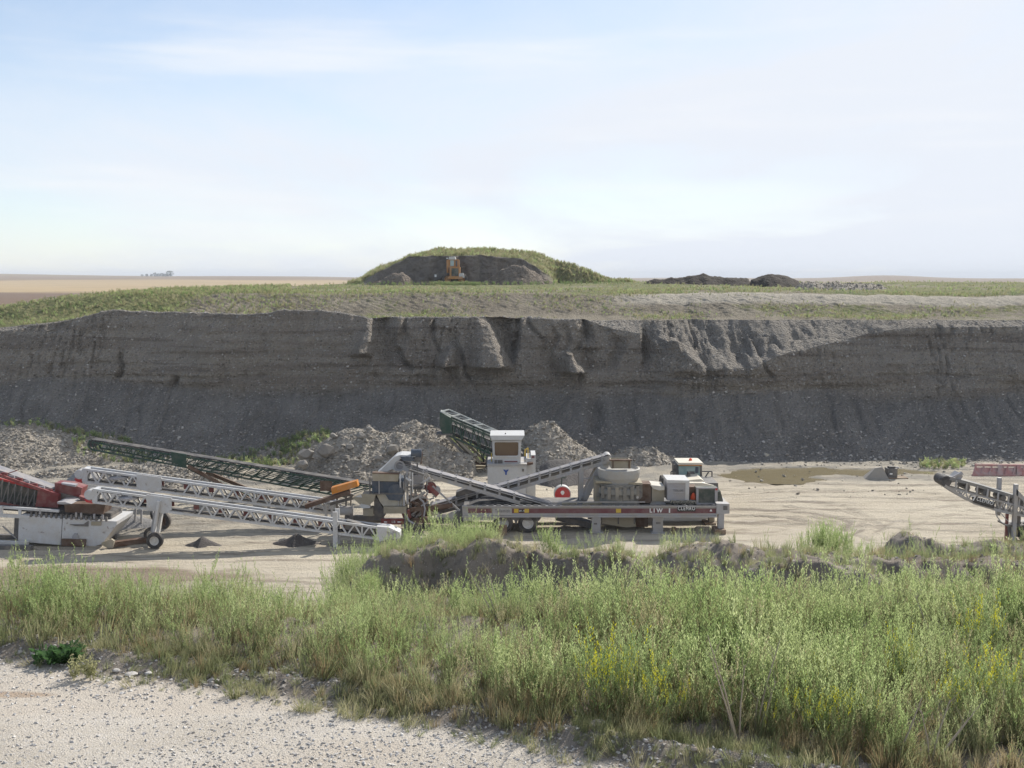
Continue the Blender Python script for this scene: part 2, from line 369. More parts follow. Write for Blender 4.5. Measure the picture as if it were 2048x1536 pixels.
# wheel-track arc on the right, puddle basins
def arc_track(x, y):
    d = np.full_like(x, 9.0)
    pts = [ground(px, py) for px, py in ((1440, 1018), (1500, 1017), (1560, 1020), (1620, 1026), (1670, 1034), (1700, 1044), (1690, 1060))]
    for dy in (0.0, 2.0):
        for a, b in zip(pts[:-1], pts[1:]):
            ax, ay, bx, by = a.x, a.y - dy, b.x - dy * .5, b.y - dy
            t = np.clip(((x - ax) * (bx - ax) + (y - ay) * (by - ay)) / ((bx - ax) ** 2 + (by - ay) ** 2), 0, 1)
            d = np.minimum(d, np.hypot(x - ax - t * (bx - ax), y - ay - t * (by - ay)))
    return d
dtr = arc_track(Xf, Yf + 0.25 * fbm(Xf * .6, Yf * .6, 3, 77)); track = sstep(0.34, 0.08, dtr) * 0.75
for i_, pl_ in enumerate((((1450, 1002), (1640, 994), (1850, 998), (2060, 1010)), ((1460, 1046), (1560, 1052), (1700, 1050), (1900, 1062), (2060, 1070)), ((1480, 985), (1600, 980), (1800, 984), (2060, 980)), ((1500, 1032), (1600, 1040), (1680, 1056), (1740, 1080)),
        ((300, 1034), (480, 1028), (680, 1034), (900, 1040)), ((0, 1118), (250, 1112), (500, 1104), (700, 1098)), ((240, 1058), (420, 1050), (640, 1052)), ((1560, 1012), (1690, 1022), (1760, 1048), (1730, 1078)), ((1780, 1080), (1840, 1040), (1960, 1020), (2060, 1018)))):
    pts_ = [ground(*p_) for p_ in pl_]; d_ = np.full_like(Xf, 9.0); wx, wy = .35 * fbm(Xf * .2, Yf * .2, 3, 400 + i_), .35 * fbm(Xf * .2, Yf * .2, 3, 420 + i_)
    for off in (0.0, 1.9):
        for p_, q_ in zip(pts_[:-1], pts_[1:]):
            ex, ey = q_.x - p_.x, q_.y - p_.y; px0, py0 = Xf + wx - p_.x, Yf + wy - p_.y - off; t_ = np.clip((px0 * ex + py0 * ey) / (ex * ex + ey * ey), 0, 1)
            d_ = np.minimum(d_, np.hypot(px0 - t_ * ex, py0 - t_ * ey))
    track = np.maximum(track, sstep(.30, .08, d_) * .5 * sstep(-.35, .1, fbm(Xf * .4, Yf * .8, 3, 440 + i_))); Zf = Zf - .04 * sstep(.36, .1, d_) + .03 * sstep(.5, .4, d_) * sstep(.3, .4, d_)
Zf = Zf - 0.06 * sstep(0.4, 0.1, dtr)
def blob(x, y, cx, cy, rx, ry, seed, wob=0.5):
    d = np.hypot((x - cx) / rx, (y - cy) / ry) + wob * fbm(x * .55, y * .8, 5, seed)
    return sstep(1.05, 0.72, d)
pg = [ground(1545, 953), ground(1640, 943), ground(30, 928), ground(1730, 942)]
wet = np.maximum.reduce([blob(Xf, Yf, pg[0].x, pg[0].y, 3.5, 2.9, 31), blob(Xf, Yf, pg[1].x, pg[1].y, 7.2, 1.7, 32), blob(Xf, Yf, pg[2].x, pg[2].y, 6.0, 2.2, 33)])
Zf = Zf - 0.22 * wet
pb = ground(60, 1140); brown = blob(Xf, Yf, pb.x + 2, pb.y - 1, 9.5, 1.9, 41, 0.3) * 0.75
rough = np.clip(sstep(68, 74, Yf + 5 * fbm(Xf * .12, Yf * .12, 4, 5)) * 1.0 + 0.8 * sstep(-5, -13, Xf) * sstep(54.2, 57, Yf), 0, 1)
pit_floor = link('pit_floor', grid_mesh('pit_floor', Xf, Yf, Zf, dict(wet=wet * 0.8, brown=brown, track=track, rough=rough)), m_floor())
tag(pit_floor, 'pale dusty pit floor with wheel tracks', kind='structure')

# puddles: still brown water
m, nt, b, _ = new_mat('muddy_water'); n = NT(nt)
nt.links.new(n.mix(n.noise(0.5, 4), (0.155, 0.125, 0.065), (0.20, 0.165, 0.09)), b.inputs['Base Color'])
b.inputs['Roughness'].default_value = 0.22; b.inputs['Specular IOR Level'].default_value = 0.25
n.bump(b, n.noise(6.0, 4), 0.004, 0.5); M_water = m
def puddle(cx, cy, rx, ry, z, label):
    N = 48; v = [(cx, cy, z)] + [(cx + rx * math.cos(2 * math.pi * i / N), cy + ry * math.sin(2 * math.pi * i / N), z) for i in range(N)]
    mb = MB(); mb.add(v, [(0, i + 1, (i + 1) % N + 1) for i in range(N)])
    tag(mb.build('puddle', M_water), label, kind='structure')
puddle((pg[0].x + pg[1].x) / 2 + .5, pg[1].y - .4, 10.0, 4.2, -0.055, 'shallow brown puddle at the foot of the pit wall on the right')
puddle(pg[2].x, pg[2].y, 8.0, 3.0, -0.04, 'greenish brown puddle behind the red feeder')

# ------------------------------------------------------------------ upper bench height
def drop(x):
    x = np.asarray(x, float)
    return 4.2 * np.clip((-x - 34) / 27, 0, None) ** 1.6
def bench_z(x, y):
    x = np.asarray(x, float); y = np.asarray(y, float)
    base = np.interp(y, [85, 90, 93.5, 99.5, 104, 150, 185, 230, 300], [9.85, 9.9, 10.15, 11.85, 12.1, 12.5, 12.55, 11.6, 8.0])
    d = drop(x) * (1 + 0.02 * np.clip(y - 100, 0, None)) + 0.045 * np.clip(y - 118, 0, None) * sstep(-22, -45, x)
    rid = 0.10 * fbm(x * 0.8, y * 0.25, 4, 21) + 0.06 * fbm(x * 2.2, y * 1.6, 3, 22) + 0.35 * fbm(x * .05, y * .05, 3, 23) * sstep(92, 100, y)
    return base - d + rid * sstep(88, 93, y)

# ------------------------------------------------------------------ pit wall (cliff above a slope of fallen gravel)
def px2x(px, Y=89.0): return (px - 1024) / FPX * Y
NX, NT_, NF, NB = 1060, 58, 104, 34
xs = np.linspace(-61, 61, NX)
talus_top = 4.15 + 0.45 * fbm(xs * .09, xs * 0, 4, 50) + 0.8 * sstep(-20, -36, xs)
Yb = 86.6 + 0.5 * fbm(xs * .12, xs * 0 + 3, 3, 51)
toe = 79.6 + 0.6 * fbm(xs * .11, xs * 0 + 7, 4, 52)
crest_px = np.array([(-400, 655), (0, 655), (60, 648), (130, 640), (200, 623), (230, 621), (280, 624), (400, 627), (500, 629), (560, 622), (640, 622), (700, 629), (735, 637), (800, 636), (960, 635), (1170, 640),
    (1230, 660), (1285, 667), (1312, 690), (1350, 722), (1400, 741), (1440, 736), (1480, 738), (1530, 716), (1600, 699), (1680, 680), (1790, 658), (1850, 655), (2048, 654), (2600, 652)], float)
cz_px = np.interp(xs, px2x(crest_px[:, 0]), crest_px[:, 1])
Ye = 89.6 + 0.35 * fbm(xs * .15, xs * 0 + 11, 4, 53)
SPURS = True
bowl = sstep(645, 741, cz_px) * sstep(5, 7, xs) * sstep(34, 31, xs)
Ye = Ye - 4.2 * bowl; Yb = Yb - 1.7 * bowl
ze = np.array([at(1024, p, y).z for p, y in zip(cz_px, Ye)]) - drop(xs) * 0.5 + 0.10 * fbm(xs * .9, xs * 0, 5, 54)
zb2 = np.maximum(bench_z(xs, np.full_like(xs, 90.5)) - 0.03, ze + 0.05)          # level where the back slope meets the bench
Yk = Ye + (zb2 - ze) / math.tan(math.radians(31)) + 0.5
X = np.repeat(xs[None, :], NT_ + NF + NB, 0); Yw = np.zeros_like(X); Zw = np.zeros_like(X); part_ = np.zeros_like(X)
for k in range(NT_):
    t = k / NT_; Yw[k] = toe - 1.2 + (Yb - toe + 1.2) * t; s_ = np.clip((Yw[k] - toe) / (Yb - toe), -0.15, 1)
    Zw[k] = talus_top * (0.72 * s_ + 0.28 * s_ ** 2)
for k in range(NF):
    t = k / (NF - 1); Yw[NT_ + k] = Yb + (Ye - Yb) * (0.25 * t + 0.75 * t ** 1.25 if True else t); Zw[NT_ + k] = talus_top + (ze - talus_top) * t
    part_[NT_ + k] = sstep(0.0, 0.12, t)
for k in range(NB):
    t = (k + 1) / NB; Yw[NT_ + NF + k] = Ye + (Yk - Ye) * t; Zw[NT_ + NF + k] = ze + (zb2 - ze) * t; part_[NT_ + NF + k] = 1
# gullies cut into the face: (left edge, right edge) at the top and at the bottom in pixels, y range, depth
def gully(pl, pr, bl, br, yt, yb, depth, skew=0.72, seed=0, open_top=True):
    global Yw
    zt, zbm = float(at(1024, yt, 89).z), float(at(1024, yb, 88).z)
    h = np.clip((Zw - zbm) / (zt - zbm), 0, 1.4)
    hh = np.clip(h, 0, 1)
    wob = 0.32 * fbm(Zw * 1.3, Zw * 0 + seed, 4, 60 + seed)
    xl = px2x(bl) + (px2x(pl) - px2x(bl)) * hh + wob; xr = px2x(br) + (px2x(pr) - px2x(br)) * hh + wob
    s_ = (X - xl) / (xr - xl)
    prof = np.where(s_ < skew, s_ / skew, (1 - s_) / (1 - skew)); prof = np.clip(prof, 0, 1) ** 0.8
    vert = sstep(0.0, 0.45, h) if open_top else sstep(0.0, 0.3, h) * sstep(1.0, 0.75, h)
    fall = part_ * np.where(np.arange(X.shape[0])[:, None] < NT_ + NF, 1.0, np.linspace(1, 0, NB + 1).repeat(1)[np.clip(np.arange(X.shape[0]) - NT_ - NF + 1, 0, NB)][:, None])
    Yw = Yw + depth * prof * vert * fall
gully(733, 795, 758, 800, 636, 742, 1.4, 0.45, 1)
gully(776, 796, 812, 838, 690, 745, 0.9, 0.6, 2, False)
gully(958, 1046, 1003, 1030, 636, 742, 1.9, 0.60, 3)
gully(1032, 1044, 1012, 1024, 636, 742, 1.0, 0.7, 4)
gully(1162, 1180, 1168, 1200, 640, 700, 1.1, 0.35, 5)
gully(1150, 1215, 1150, 1225, 690, 748, 1.0, 0.25, 6, False)
gully(1222, 1258, 1216, 1236, 668, 742, 0.9, 0.4, 7, False)
gully(1285, 1322, 1276, 1290, 664, 742, 1.5, 0.3, 8)
gully(862, 872, 864, 870, 640, 675, 0.5, 0.5, 9)
gully(246, 262, 247, 262, 695, 775, 0.8, 0.5, 10, False)
gully(356, 374, 352, 372, 745, 795, 1.0, 0.5, 11, False)
gully(110, 124, 110, 122, 720, 755, 0.5, 0.5, 12, False)
gully(1372, 1420, 1392, 1412, 660, 742, 0.9, 0.6, 13)
gully(1470, 1500, 1440, 1470, 655, 742, 1.0, 0.6, 14)
gully(1505, 1520, 1495, 1515, 655, 720, 0.5, 0.6, 15)
for i, pxc in enumerate((1890, 1908, 1968, 1990, 1945)): gully(pxc - 4, pxc + 4, pxc - 5, pxc + 5, 655, 668 + 3 * i, 0.35, 0.5, 20 + i)
# spurs of slipped gravel leaning out from the face
def spur(pt, pb, wt, wb, yt, yb, seed):
    global Yw
    zt, zbm = float(at(1024, yt, 88).z), float(at(1024, yb, 86).z); h = np.clip((zt - Zw) / (zt - zbm), -0.2, 1.4); hh = np.clip(h, 0, 1)
    xc = px2x(pt) + (px2x(pb) - px2x(pt)) * hh + 0.22 * fbm(Zw * 1.2, Zw * 0 + seed, 3, 160 + seed); w = (wt + (wb - wt) * hh) / FPX * 89
    s_ = (X - xc) / w; env = np.where(s_ < 0, np.exp(-(s_ / 1.0) ** 2 * 1.4), np.clip(1 - s_ ** 2, 0, 1) ** 0.7)
    lean = np.clip((ze[None, :] - Zw), 0, None) * 1.22 - (Ye[None, :] - Yw)
    Yw = Yw - np.clip(lean, 0, None) * np.clip(env * 1.15, 0, 1) * sstep(-0.05, 0.15, h) * sstep(1.12, 0.92, h) * part_
spur(962, 985, 12, 46, 640, 738, 1); spur(1135, 1146, 8, 26, 700, 746, 2); spur(1330, 1372, 16, 40, 672, 742, 3); spur(738, 733, 7, 20, 640, 712, 4); spur(905, 900, 6, 18, 690, 735, 5)
# beds, ledges and lumps
zz = Zw + 0.15 * fbm(X * .25, Zw * .5, 3, 70)
led = np.zeros_like(X)
for zc, w, d, sd in ((4.75, 0.32, 0.50, 1), (5.5, 0.14, 0.24, 2), (6.3, 0.12, 0.16, 3), (7.5, 0.12, 0.10, 4), (8.7, 0.10, 0.10, 5)):
    zc_ = zc + 0.35 * fbm(X * .07, X * 0 + sd, 3, 80 + sd)
    led += d * np.exp(-((zz - zc_) / w) ** 2) * sstep(-0.25, 0.25, fbm(X * .12, X * 0 + sd * 3, 3, 90 + sd))
face = part_ * sstep(0, 0.5, Zw - talus_top[None, :] + 0.35)
Yw += face * led
Yw += face * (0.42 * fbm(X * .33, Zw * .5, 4, 71) + 0.20 * fbm(X * 1.3, Zw * .7, 4, 72) + 0.10 * fbm(X * 3.4, Zw * 3.0, 3, 73))
mid_ = sstep(-15, -8, X) * sstep(24, 17, X)
but = np.abs(fbm(X * .42 + .5 * fbm(X * .3, Zw * .4, 3, 31), Zw * .07, 3, 62))
Yw += face * (0.25 + 0.75 * mid_) * (0.52 * sstep(.20, 0, but) - .15) * sstep(0.0, 1.6, Zw - talus_top[None, :])
rill = np.abs(fbm(X * 1.9 + 0.4 * fbm(X * .5, Zw, 2, 6), Zw * .16, 4, 74))
Yw += face * 0.24 * sstep(0.09, 0.0, rill) * sstep(-0.1, 0.3, fbm(X * .2, X * 0, 3, 75))
tal = 1 - part_
Zw += tal * sstep(0, 1.0, Zw) * (0.45 * fbm(X * .22, Yw * .15, 4, 76) - 0.22 * sstep(0.16, 0.0, np.abs(fbm(X * .55 + .4 * fbm(X * .3, Yw * .4, 2, 4), Yw * .10, 3, 65))) * sstep(1.0, 2.0, Zw) + 0.12 * fbm(X * 1.5, Yw * .5, 3, 77) + 0.05 * fbm(X * 4, Yw * 4, 2, 78))
gl = px2x(1195, 83) + 0.3 * fbm(Zw * 1.1, Zw * 0, 2, 79)
Zw -= tal * 0.55 * np.exp(-((X - gl) / 0.45) ** 2) * sstep(1.4, 2.2, Zw)
bk = np.zeros(X.shape[0]); bk[NT_ + NF:] = np.sin(np.linspace(0, math.pi, NB)); bk = bk[:, None]
Zw += bk * (0.16 * fbm(X * .9, Yw * .5, 4, 66) - 0.40 * sstep(0.12, 0.0, np.abs(fbm(X * .55, Yw * .12, 3, 67))) * bowl[None, :])
def m_wall():
    m, nt, b, _ = new_mat('gravel_bank'); n = NT(nt); P = n.sep(n.pos)
    bands = n.noise(1.0, 6, 0.6, stretch=(0.05, 0.05, 1.5), dist=0.3)
    face = n.mix(n.rng(bands, 0.36, 0.66), (0.31, 0.265, 0.215), (0.435, 0.385, 0.32))
    face = n.mix(n.rng(n.noise(0.22, 5, 0.6), 0.4, 0.65, 0, 0.7), face, (0.41, 0.37, 0.32))
    low = n.mix(n.rng(n.noise(0.3, 5, 0.6), 0.35, 0.65), (0.25, 0.235, 0.215), (0.335, 0.315, 0.29))
    run = n.noise(0.9, 5, 0.65, stretch=(1.0, 0.12, 0.12), dist=0.5)
    low = n.mix(n.rng(run, 0.48, 0.66, 0, 0.7), low, (0.36, 0.335, 0.30))
    low = n.mix(n.rng(n.noise(0.7, 5, 0.65, stretch=(1.0, 0.15, 0.15)), 0.55, 0.70, 0, 0.6), low, (0.15, 0.14, 0.13))
    c = n.mix(n.attr('face'), low, face)
    c = n.mix(n.math('MULTIPLY', n.rng(n.noise(2.0, 5, 0.6, stretch=(0.06, 0.06, 1.0)), 0.54, 0.66, 0, 0.5), n.attr('face')), c, (0.165, 0.135, 0.11))
    c = n.mix(n.attr('ramp'), c, (0.34, 0.315, 0.28))
    c = n.mix(n.rng(n.noise(9.0, 6, 0.75), 0.35, 0.65, 0, 0.55), c, n.mix(0.5, c, (0.14, 0.128, 0.118)))
    for sc_, a, colr, am in ((5.5, 0.72, (0.52, 0.49, 0.45), 0.9), (3.0, 0.86, (0.47, 0.445, 0.41), 0.8), (4.3, 0.66, (0.13, 0.118, 0.106), 0.7)):
        s = n.sep(n.voro(sc_, 'F1', 'Color'))[0]
        c = n.mix(n.math('MULTIPLY', n.rng(s, a, 1.0, 0, am), n.rng(n.voro(sc_), 0.22, 0.42, 1, 0)), c, colr)
    nt.links.new(c, b.inputs['Base Color']); b.inputs['Roughness'].default_value = 0.95; b.inputs['Specular IOR Level'].default_value = 0.12
    h = n.math('ADD', n.math('MULTIPLY', n.voro(5.0), -0.6), n.math('ADD', n.noise(2.2, 8, 0.75), n.math('MULTIPLY', n.voro(2.1), -.35)))
    n.bump(b, h, 0.75, 1.0); return m
ramp = bk * 0 + (np.arange(X.shape[0])[:, None] >= NT_ + NF - 2) * np.ones_like(X)
pit_wall = link('pit_wall', grid_mesh('pit_wall', X, Yw, Zw, dict(face=np.clip(face, 0, 1), ramp=ramp * 0.6)), m_wall())
tag(pit_wall, 'tall shaded gravel bank of the pit', kind='structure')
WALL = (xs, Yw.copy(), Zw.copy())

# ------------------------------------------------------------------ bench above the wall, out to the brow of the hill
NBR = 300
tb = np.concatenate([np.linspace(0, 1, 170) ** 1.0 * 22, 22 + np.linspace(0, 1, NBR - 170 + 1)[1:] ** 1.8 * 190])
fan = lambda Yv: 1 + np.clip(Yv - 95, 0, None) / 90.0
Yt, Zt = Yw[-1], Zw[-1]
YB = Yt[None, :] + (tb[:, None] + (90.0 - Yt[None, :]) * sstep(0, 10, tb)[:, None])
XB = xs[None, :] * fan(YB)
w_ = sstep(0, 3.0, tb)[:, None]
ZB = Zt[None, :] * (1 - w_) + bench_z(XB, YB) * w_
tracks = sstep(93.5, 95, YB) * sstep(100, 98.5, YB)
ZB += tracks * (0.035 * np.sin((XB * 1.0 + YB * 1.3) * 7.5 + 5 * fbm(XB * .3, YB * .3, 3, 17)) + 0.14 * fbm(XB * 1.4, YB * 1.4, 4, 18))
soil = np.maximum(sstep(96.2, 97.6, YB + 0.5 * fbm(XB * .2, YB * 0, 3, 27)) * sstep(101.5, 100, YB) * sstep(9, 15, XB + 4 * fbm(XB * .1, YB * .3, 2, 26)),
                  sstep(0.05, 0.35, fbm(XB * .22, YB * .7, 4, 28)) * sstep(-34, -26, XB) * sstep(-4, -14, XB) * sstep(95, 93, YB) * 0.9)
soil = np.maximum(soil, 0.7 * sstep(104.5, 106, YB) * sstep(110, 108, YB) * sstep(-22, -18, XB) * sstep(-6, -10, XB))
veg = np.clip(0.45 + 0.9 * fbm(XB * .12, YB * .2, 4, 29) - 0.25 * tracks * sstep(-20, -14, XB) * sstep(26, 22, XB) + 0.35 * sstep(100, 103, YB) + 0.5 * sstep(-26, -34, XB), 0, 1) * (1 - 0.85 * soil)
def m_bench():
    m, nt, b, _ = new_mat('weedy_overburden'); n = NT(nt)
    e = n.mix(n.rng(n.noise(0.3, 6, 0.65), 0.35, 0.65), (0.225, 0.195, 0.15), (0.30, 0.265, 0.205))
    e = n.mix(n.rng(n.noise(3.0, 6, 0.7), 0.52, 0.70, 0, 0.7), e, (0.12, 0.10, 0.075))
    e = n.mix(n.attr('soil'), e, (0.44, 0.40, 0.33))
    g = n.mix(n.rng(n.noise(0.5, 5, 0.6), 0.35, 0.65), (0.15, 0.165, 0.07), (0.23, 0.225, 0.11))
    g = n.mix(n.rng(n.noise(0.09, 4, 0.6), 0.55, 0.7, 0, 0.5), g, (0.06, 0.10, 0.045))
    c = n.mix(n.rng(n.math('ADD', n.attr('veg'), n.math('MULTIPLY', n.math('SUBTRACT', n.noise(1.8, 6, 0.7), 0.5), 1.6)), 0.35, 0.65), e, g)
    nt.links.new(c, b.inputs['Base Color']); b.inputs['Roughness'].default_value = 0.95; b.inputs['Specular IOR Level'].default_value = 0.1
    n.bump(b, n.noise(3.5, 8, 0.75), 0.35, 1.0); return m
M_bench = m_bench()
upper_bench = link('upper_bench', grid_mesh('upper_bench', XB, YB, ZB, dict(soil=soil, veg=veg)), M_bench)
tag(upper_bench, 'weedy bench above the pit wall', kind='structure')

# ------------------------------------------------------------------ far farmland to the horizon
yr = np.geomspace(150, 9000, 220); uu = np.linspace(-1.1, 1.1, 220)
YF = np.repeat(yr[:, None], len(uu), 1); XF = uu[None, :] * YF
ZF = np.interp(YF, [150, 260, 420, 800, 1500, 2600, 4200, 9000], [-6, -2.5, 0.0, 0.2, 6.0, 18.0, 15.0, 8.0])
ZF = ZF + 3.2 * fbm(XF * .0022, YF * .0016, 3, 101) * sstep(400, 1500, YF) + 7.5 * sstep(-0.30, -0.5, XF / YF) * sstep(1500, 2600, YF) * 0.55 - 6.5 * sstep(-0.3, 0.0, XF / YF) * sstep(900, 2600, YF)
ZF = ZF + 7.0 * np.exp(-((XF / YF - 0.335) / 0.045) ** 2) * np.exp(-((YF - 2500) / 500) ** 2)
def m_farm():
    m, nt, b, _ = new_mat('farm_fields'); n = NT(nt); P = n.sep(n.pos)
    yv = n.math('ADD', P[1], n.math('MULTIPLY', n.math('SUBTRACT', n.noise(0.0016, 3, 0.5), 0.5), 900.0))
    c = n.mix(n.rng(yv, 430, 470, smooth=False), (0.075, 0.11, 0.045), (0.15, 0.095, 0.06))
    c = n.mix(n.rng(yv, 850, 900, smooth=False), c, (0.39, 0.285, 0.15))
    c = n.mix(n.rng(yv, 1750, 1830, smooth=False), c, (0.22, 0.155, 0.10))
    c = n.mix(n.rng(yv, 2350, 2450, smooth=False), c, (0.25, 0.19, 0.12))
    c = n.mix(n.rng(n.noise(0.02, 6, 0.6, stretch=(0.3, 1, 1)), 0.45, 0.7, 0, 0.35), c, (0.16, 0.13, 0.08))
    nt.links.new(c, b.inputs['Base Color']); b.inputs['Roughness'].default_value = 1.0; b.inputs['Specular IOR Level'].default_value = 0.05; return m
farmland = link('farmland', grid_mesh('farmland', XF, YF, ZF), m_farm()); tag(farmland, 'rolling stubble and fallow fields to the horizon', kind='structure')

# ------------------------------------------------------------------ mound of stripped soil with its dug-out face
MY = 150.0
mx = np.linspace(px2x(640, MY), px2x(1330, MY), 330)
silh = np.interp(mx, px2x(np.array([640, 690, 720, 760, 810, 850, 880, 930, 990, 1075, 1110, 1150, 1200, 1240, 1290, 1330]), 157.0),
                 [568, 563, 552, 531, 513, 501, 494, 495, 494, 501, 515, 527, 546, 557, 563, 568])
rim = np.interp(mx, px2x(np.array([640, 700, 735, 770, 800, 820, 900, 960, 1000, 1040, 1062, 1085, 1112, 1125, 1330]), 150.5),
                [573, 572, 556, 540, 524, 513, 513, 512, 515, 518, 530, 545, 563, 572, 573])
rim = rim + 2.0 * fbm(mx * 1.2, mx * 0, 4, 121)
ztop = np.array([at(1024, p, 158.0).z for p in silh]) - 0.35
zrim = np.minimum(np.array([at(1024, p, 150.5).z for p in rim]), ztop - 0.05)
cutw = sstep(px2x(700, MY), px2x(760, MY), mx) * sstep(px2x(1120, MY), px2x(1080, MY), mx)
bays = 0.9 * np.abs(fbm(mx * .35, mx * 0, 3, 122)) - 1.2 * np.exp(-((mx - px2x(790, MY)) / 1.6) ** 2) - 1.5 * np.exp(-((mx - px2x(1035, MY)) / 2.6) ** 2)
prof_t = np.concatenate([np.linspace(0, 1, 14), 1 + np.linspace(0, 1, 60)[1:], 2 + np.linspace(0, 1, 50)[1:], 3 + np.linspace(0, 1, 24)[1:]])
XM = np.repeat(mx[None, :], len(prof_t), 0); YM = np.zeros_like(XM); ZM = np.zeros_like(XM)
z0 = bench_z(mx, np.full_like(mx, 148.0)) - 0.05
foot = MY - 0.6 - bays * cutw; frontw = (1 - cutw)
for k, t in enumerate(prof_t):
    if t <= 1: YM[k] = (foot - 4.0 * (1 - t)) - 0.0; ZM[k] = z0 - 0.25 * (1 - t)
    elif t <= 2: s_ = t - 1; YM[k] = foot + (1.5 + 4.0 * frontw) * s_ ** 0.8; ZM[k] = z0 + (zrim - z0) * s_
    elif t <= 3: s_ = t - 2; YM[k] = foot + 1.5 + 4.0 * frontw + (158.5 - foot - 1.5 - 4.0 * frontw) * s_; ZM[k] = zrim + (ztop - zrim) * (1 - (1 - s_) ** 1.5)
    else: s_ = t - 3; YM[k] = 158.5 + 14 * s_; ZM[k] = ztop + (z0 - 0.5 - ztop) * s_ ** 1.4
fm = ((prof_t[:, None] > 1) & (prof_t[:, None] <= 2.0)) * cutw[None, :]
YM += fm * (0.5 * fbm(XM * .9, ZM * .8, 4, 123) + 0.25 * fbm(XM * 2.8, ZM * 2.0, 3, 124))
ZM += (prof_t[:, None] > 2) * 0.25 * fbm(XM * .5, YM * .4, 4, 125)
soilm = ((prof_t[:, None] > 0.2) & (prof_t[:, None] <= 2.03)) * np.clip(cutw[None, :] * 1.4, 0, 1)
def m_mound():
    m, nt, b, _ = new_mat('stripped_soil_mound'); n = NT(nt)
    s = n.mix(n.rng(n.noise(0.5, 6, 0.65), 0.35, 0.65), (0.15, 0.132, 0.116), (0.23, 0.205, 0.175))
    s = n.mix(n.rng(n.noise(2.0, 6, 0.7), 0.5, 0.7, 0, 0.6), s, (0.085, 0.074, 0.064))
    g = n.mix(n.rng(n.noise(0.35, 6, 0.65), 0.35, 0.65), (0.17, 0.18, 0.08), (0.27, 0.25, 0.14))
    c = n.mix(n.attr('soil'), g, s)
    nt.links.new(c, b.inputs['Base Color']); b.inputs['Roughness'].default_value = 0.95; b.inputs['Specular IOR Level'].default_value = 0.1
    n.bump(b, n.noise(2.0, 8, 0.75), 0.4, 1.0); return m
mound = link('mound', grid_mesh('mound', XM, YM, ZM, dict(soil=soilm)), m_mound()); tag(mound, 'grassy mound with a dark dug-out face', kind='structure')
MOUND = (XM, YM, ZM, prof_t, soilm)

# ------------------------------------------------------------------ near bank: gravel road, verge, weed bed and berm
EDGE_R = [ground(px, py, 9.8) for px, py in ((-300, 1290), (0, 1318), (200, 1345), (400, 1362), (700, 1412), (1000, 1478), (1300, 1545), (1600, 1605), (2200, 1720), (3400, 1900))]
EDGE_W = [ground(px, py, 9.8) for px, py in ((-300, 1270), (0, 1298), (200, 1318), (400, 1334), (560, 1346), (720, 1396), (900, 1428), (1100, 1456), (1300, 1478), (1500, 1497), (1700, 1535), (1900, 1560), (2200, 1600), (3400, 1700))]
def road_edge(x): return np.interp(x, [p.x for p in EDGE_R], [p.y for p in EDGE_R]) + 0.10 * fbm(np.asarray(x, float) * 1.1, np.asarray(x, float) * 0, 4, 141)
def weed_edge(x): return np.interp(x, [p.x for p in EDGE_W], [p.y for p in EDGE_W])
RIDGES = []
def ridge(pts, Y, front, back, seed, rough=.10):
    P = [at(px, py, Y) for px, py in pts]; RIDGES.append(([p.x for p in P], [p.z for p in P], Y, front, back, seed, rough))
ridge([(690, 1175), (722, 1132), (745, 1118), (785, 1112), (815, 1120), (850, 1102), (890, 1093), (930, 1094), (970, 1096), (1020, 1104), (1060, 1112), (1100, 1120), (1150, 1108), (1190, 1097), (1230, 1104), (1290, 1128), (1330, 1150)], 20.2, 1.3, .5, 1, .17)
ridge([(1260, 1150), (1340, 1116), (1400, 1093), (1450, 1086), (1500, 1094), (1560, 1112), (1640, 1119), (1750, 1125), (1900, 1119), (2060, 1126), (2200, 1126)], 20.9, .42, .35, 3, .13)
ridge([(1520, 1160), (1560, 1136), (1600, 1132), (1660, 1131), (1720, 1134), (1770, 1160)], 17.8, 1.5, .25, 4, .14)
ridge([(1765, 1130), (1790, 1092), (1822, 1074), (1845, 1082), (1880, 1089), (1920, 1098), (1955, 1089), (1990, 1086), (2040, 1096), (2140, 1096)], 24.8, .7, .6, 5, .16)
ridge([(1700, 1240), (1790, 1206), (1850, 1197), (1950, 1193), (2060, 1199), (2200, 1203)], 14.1, .6, .4, 6, .10)
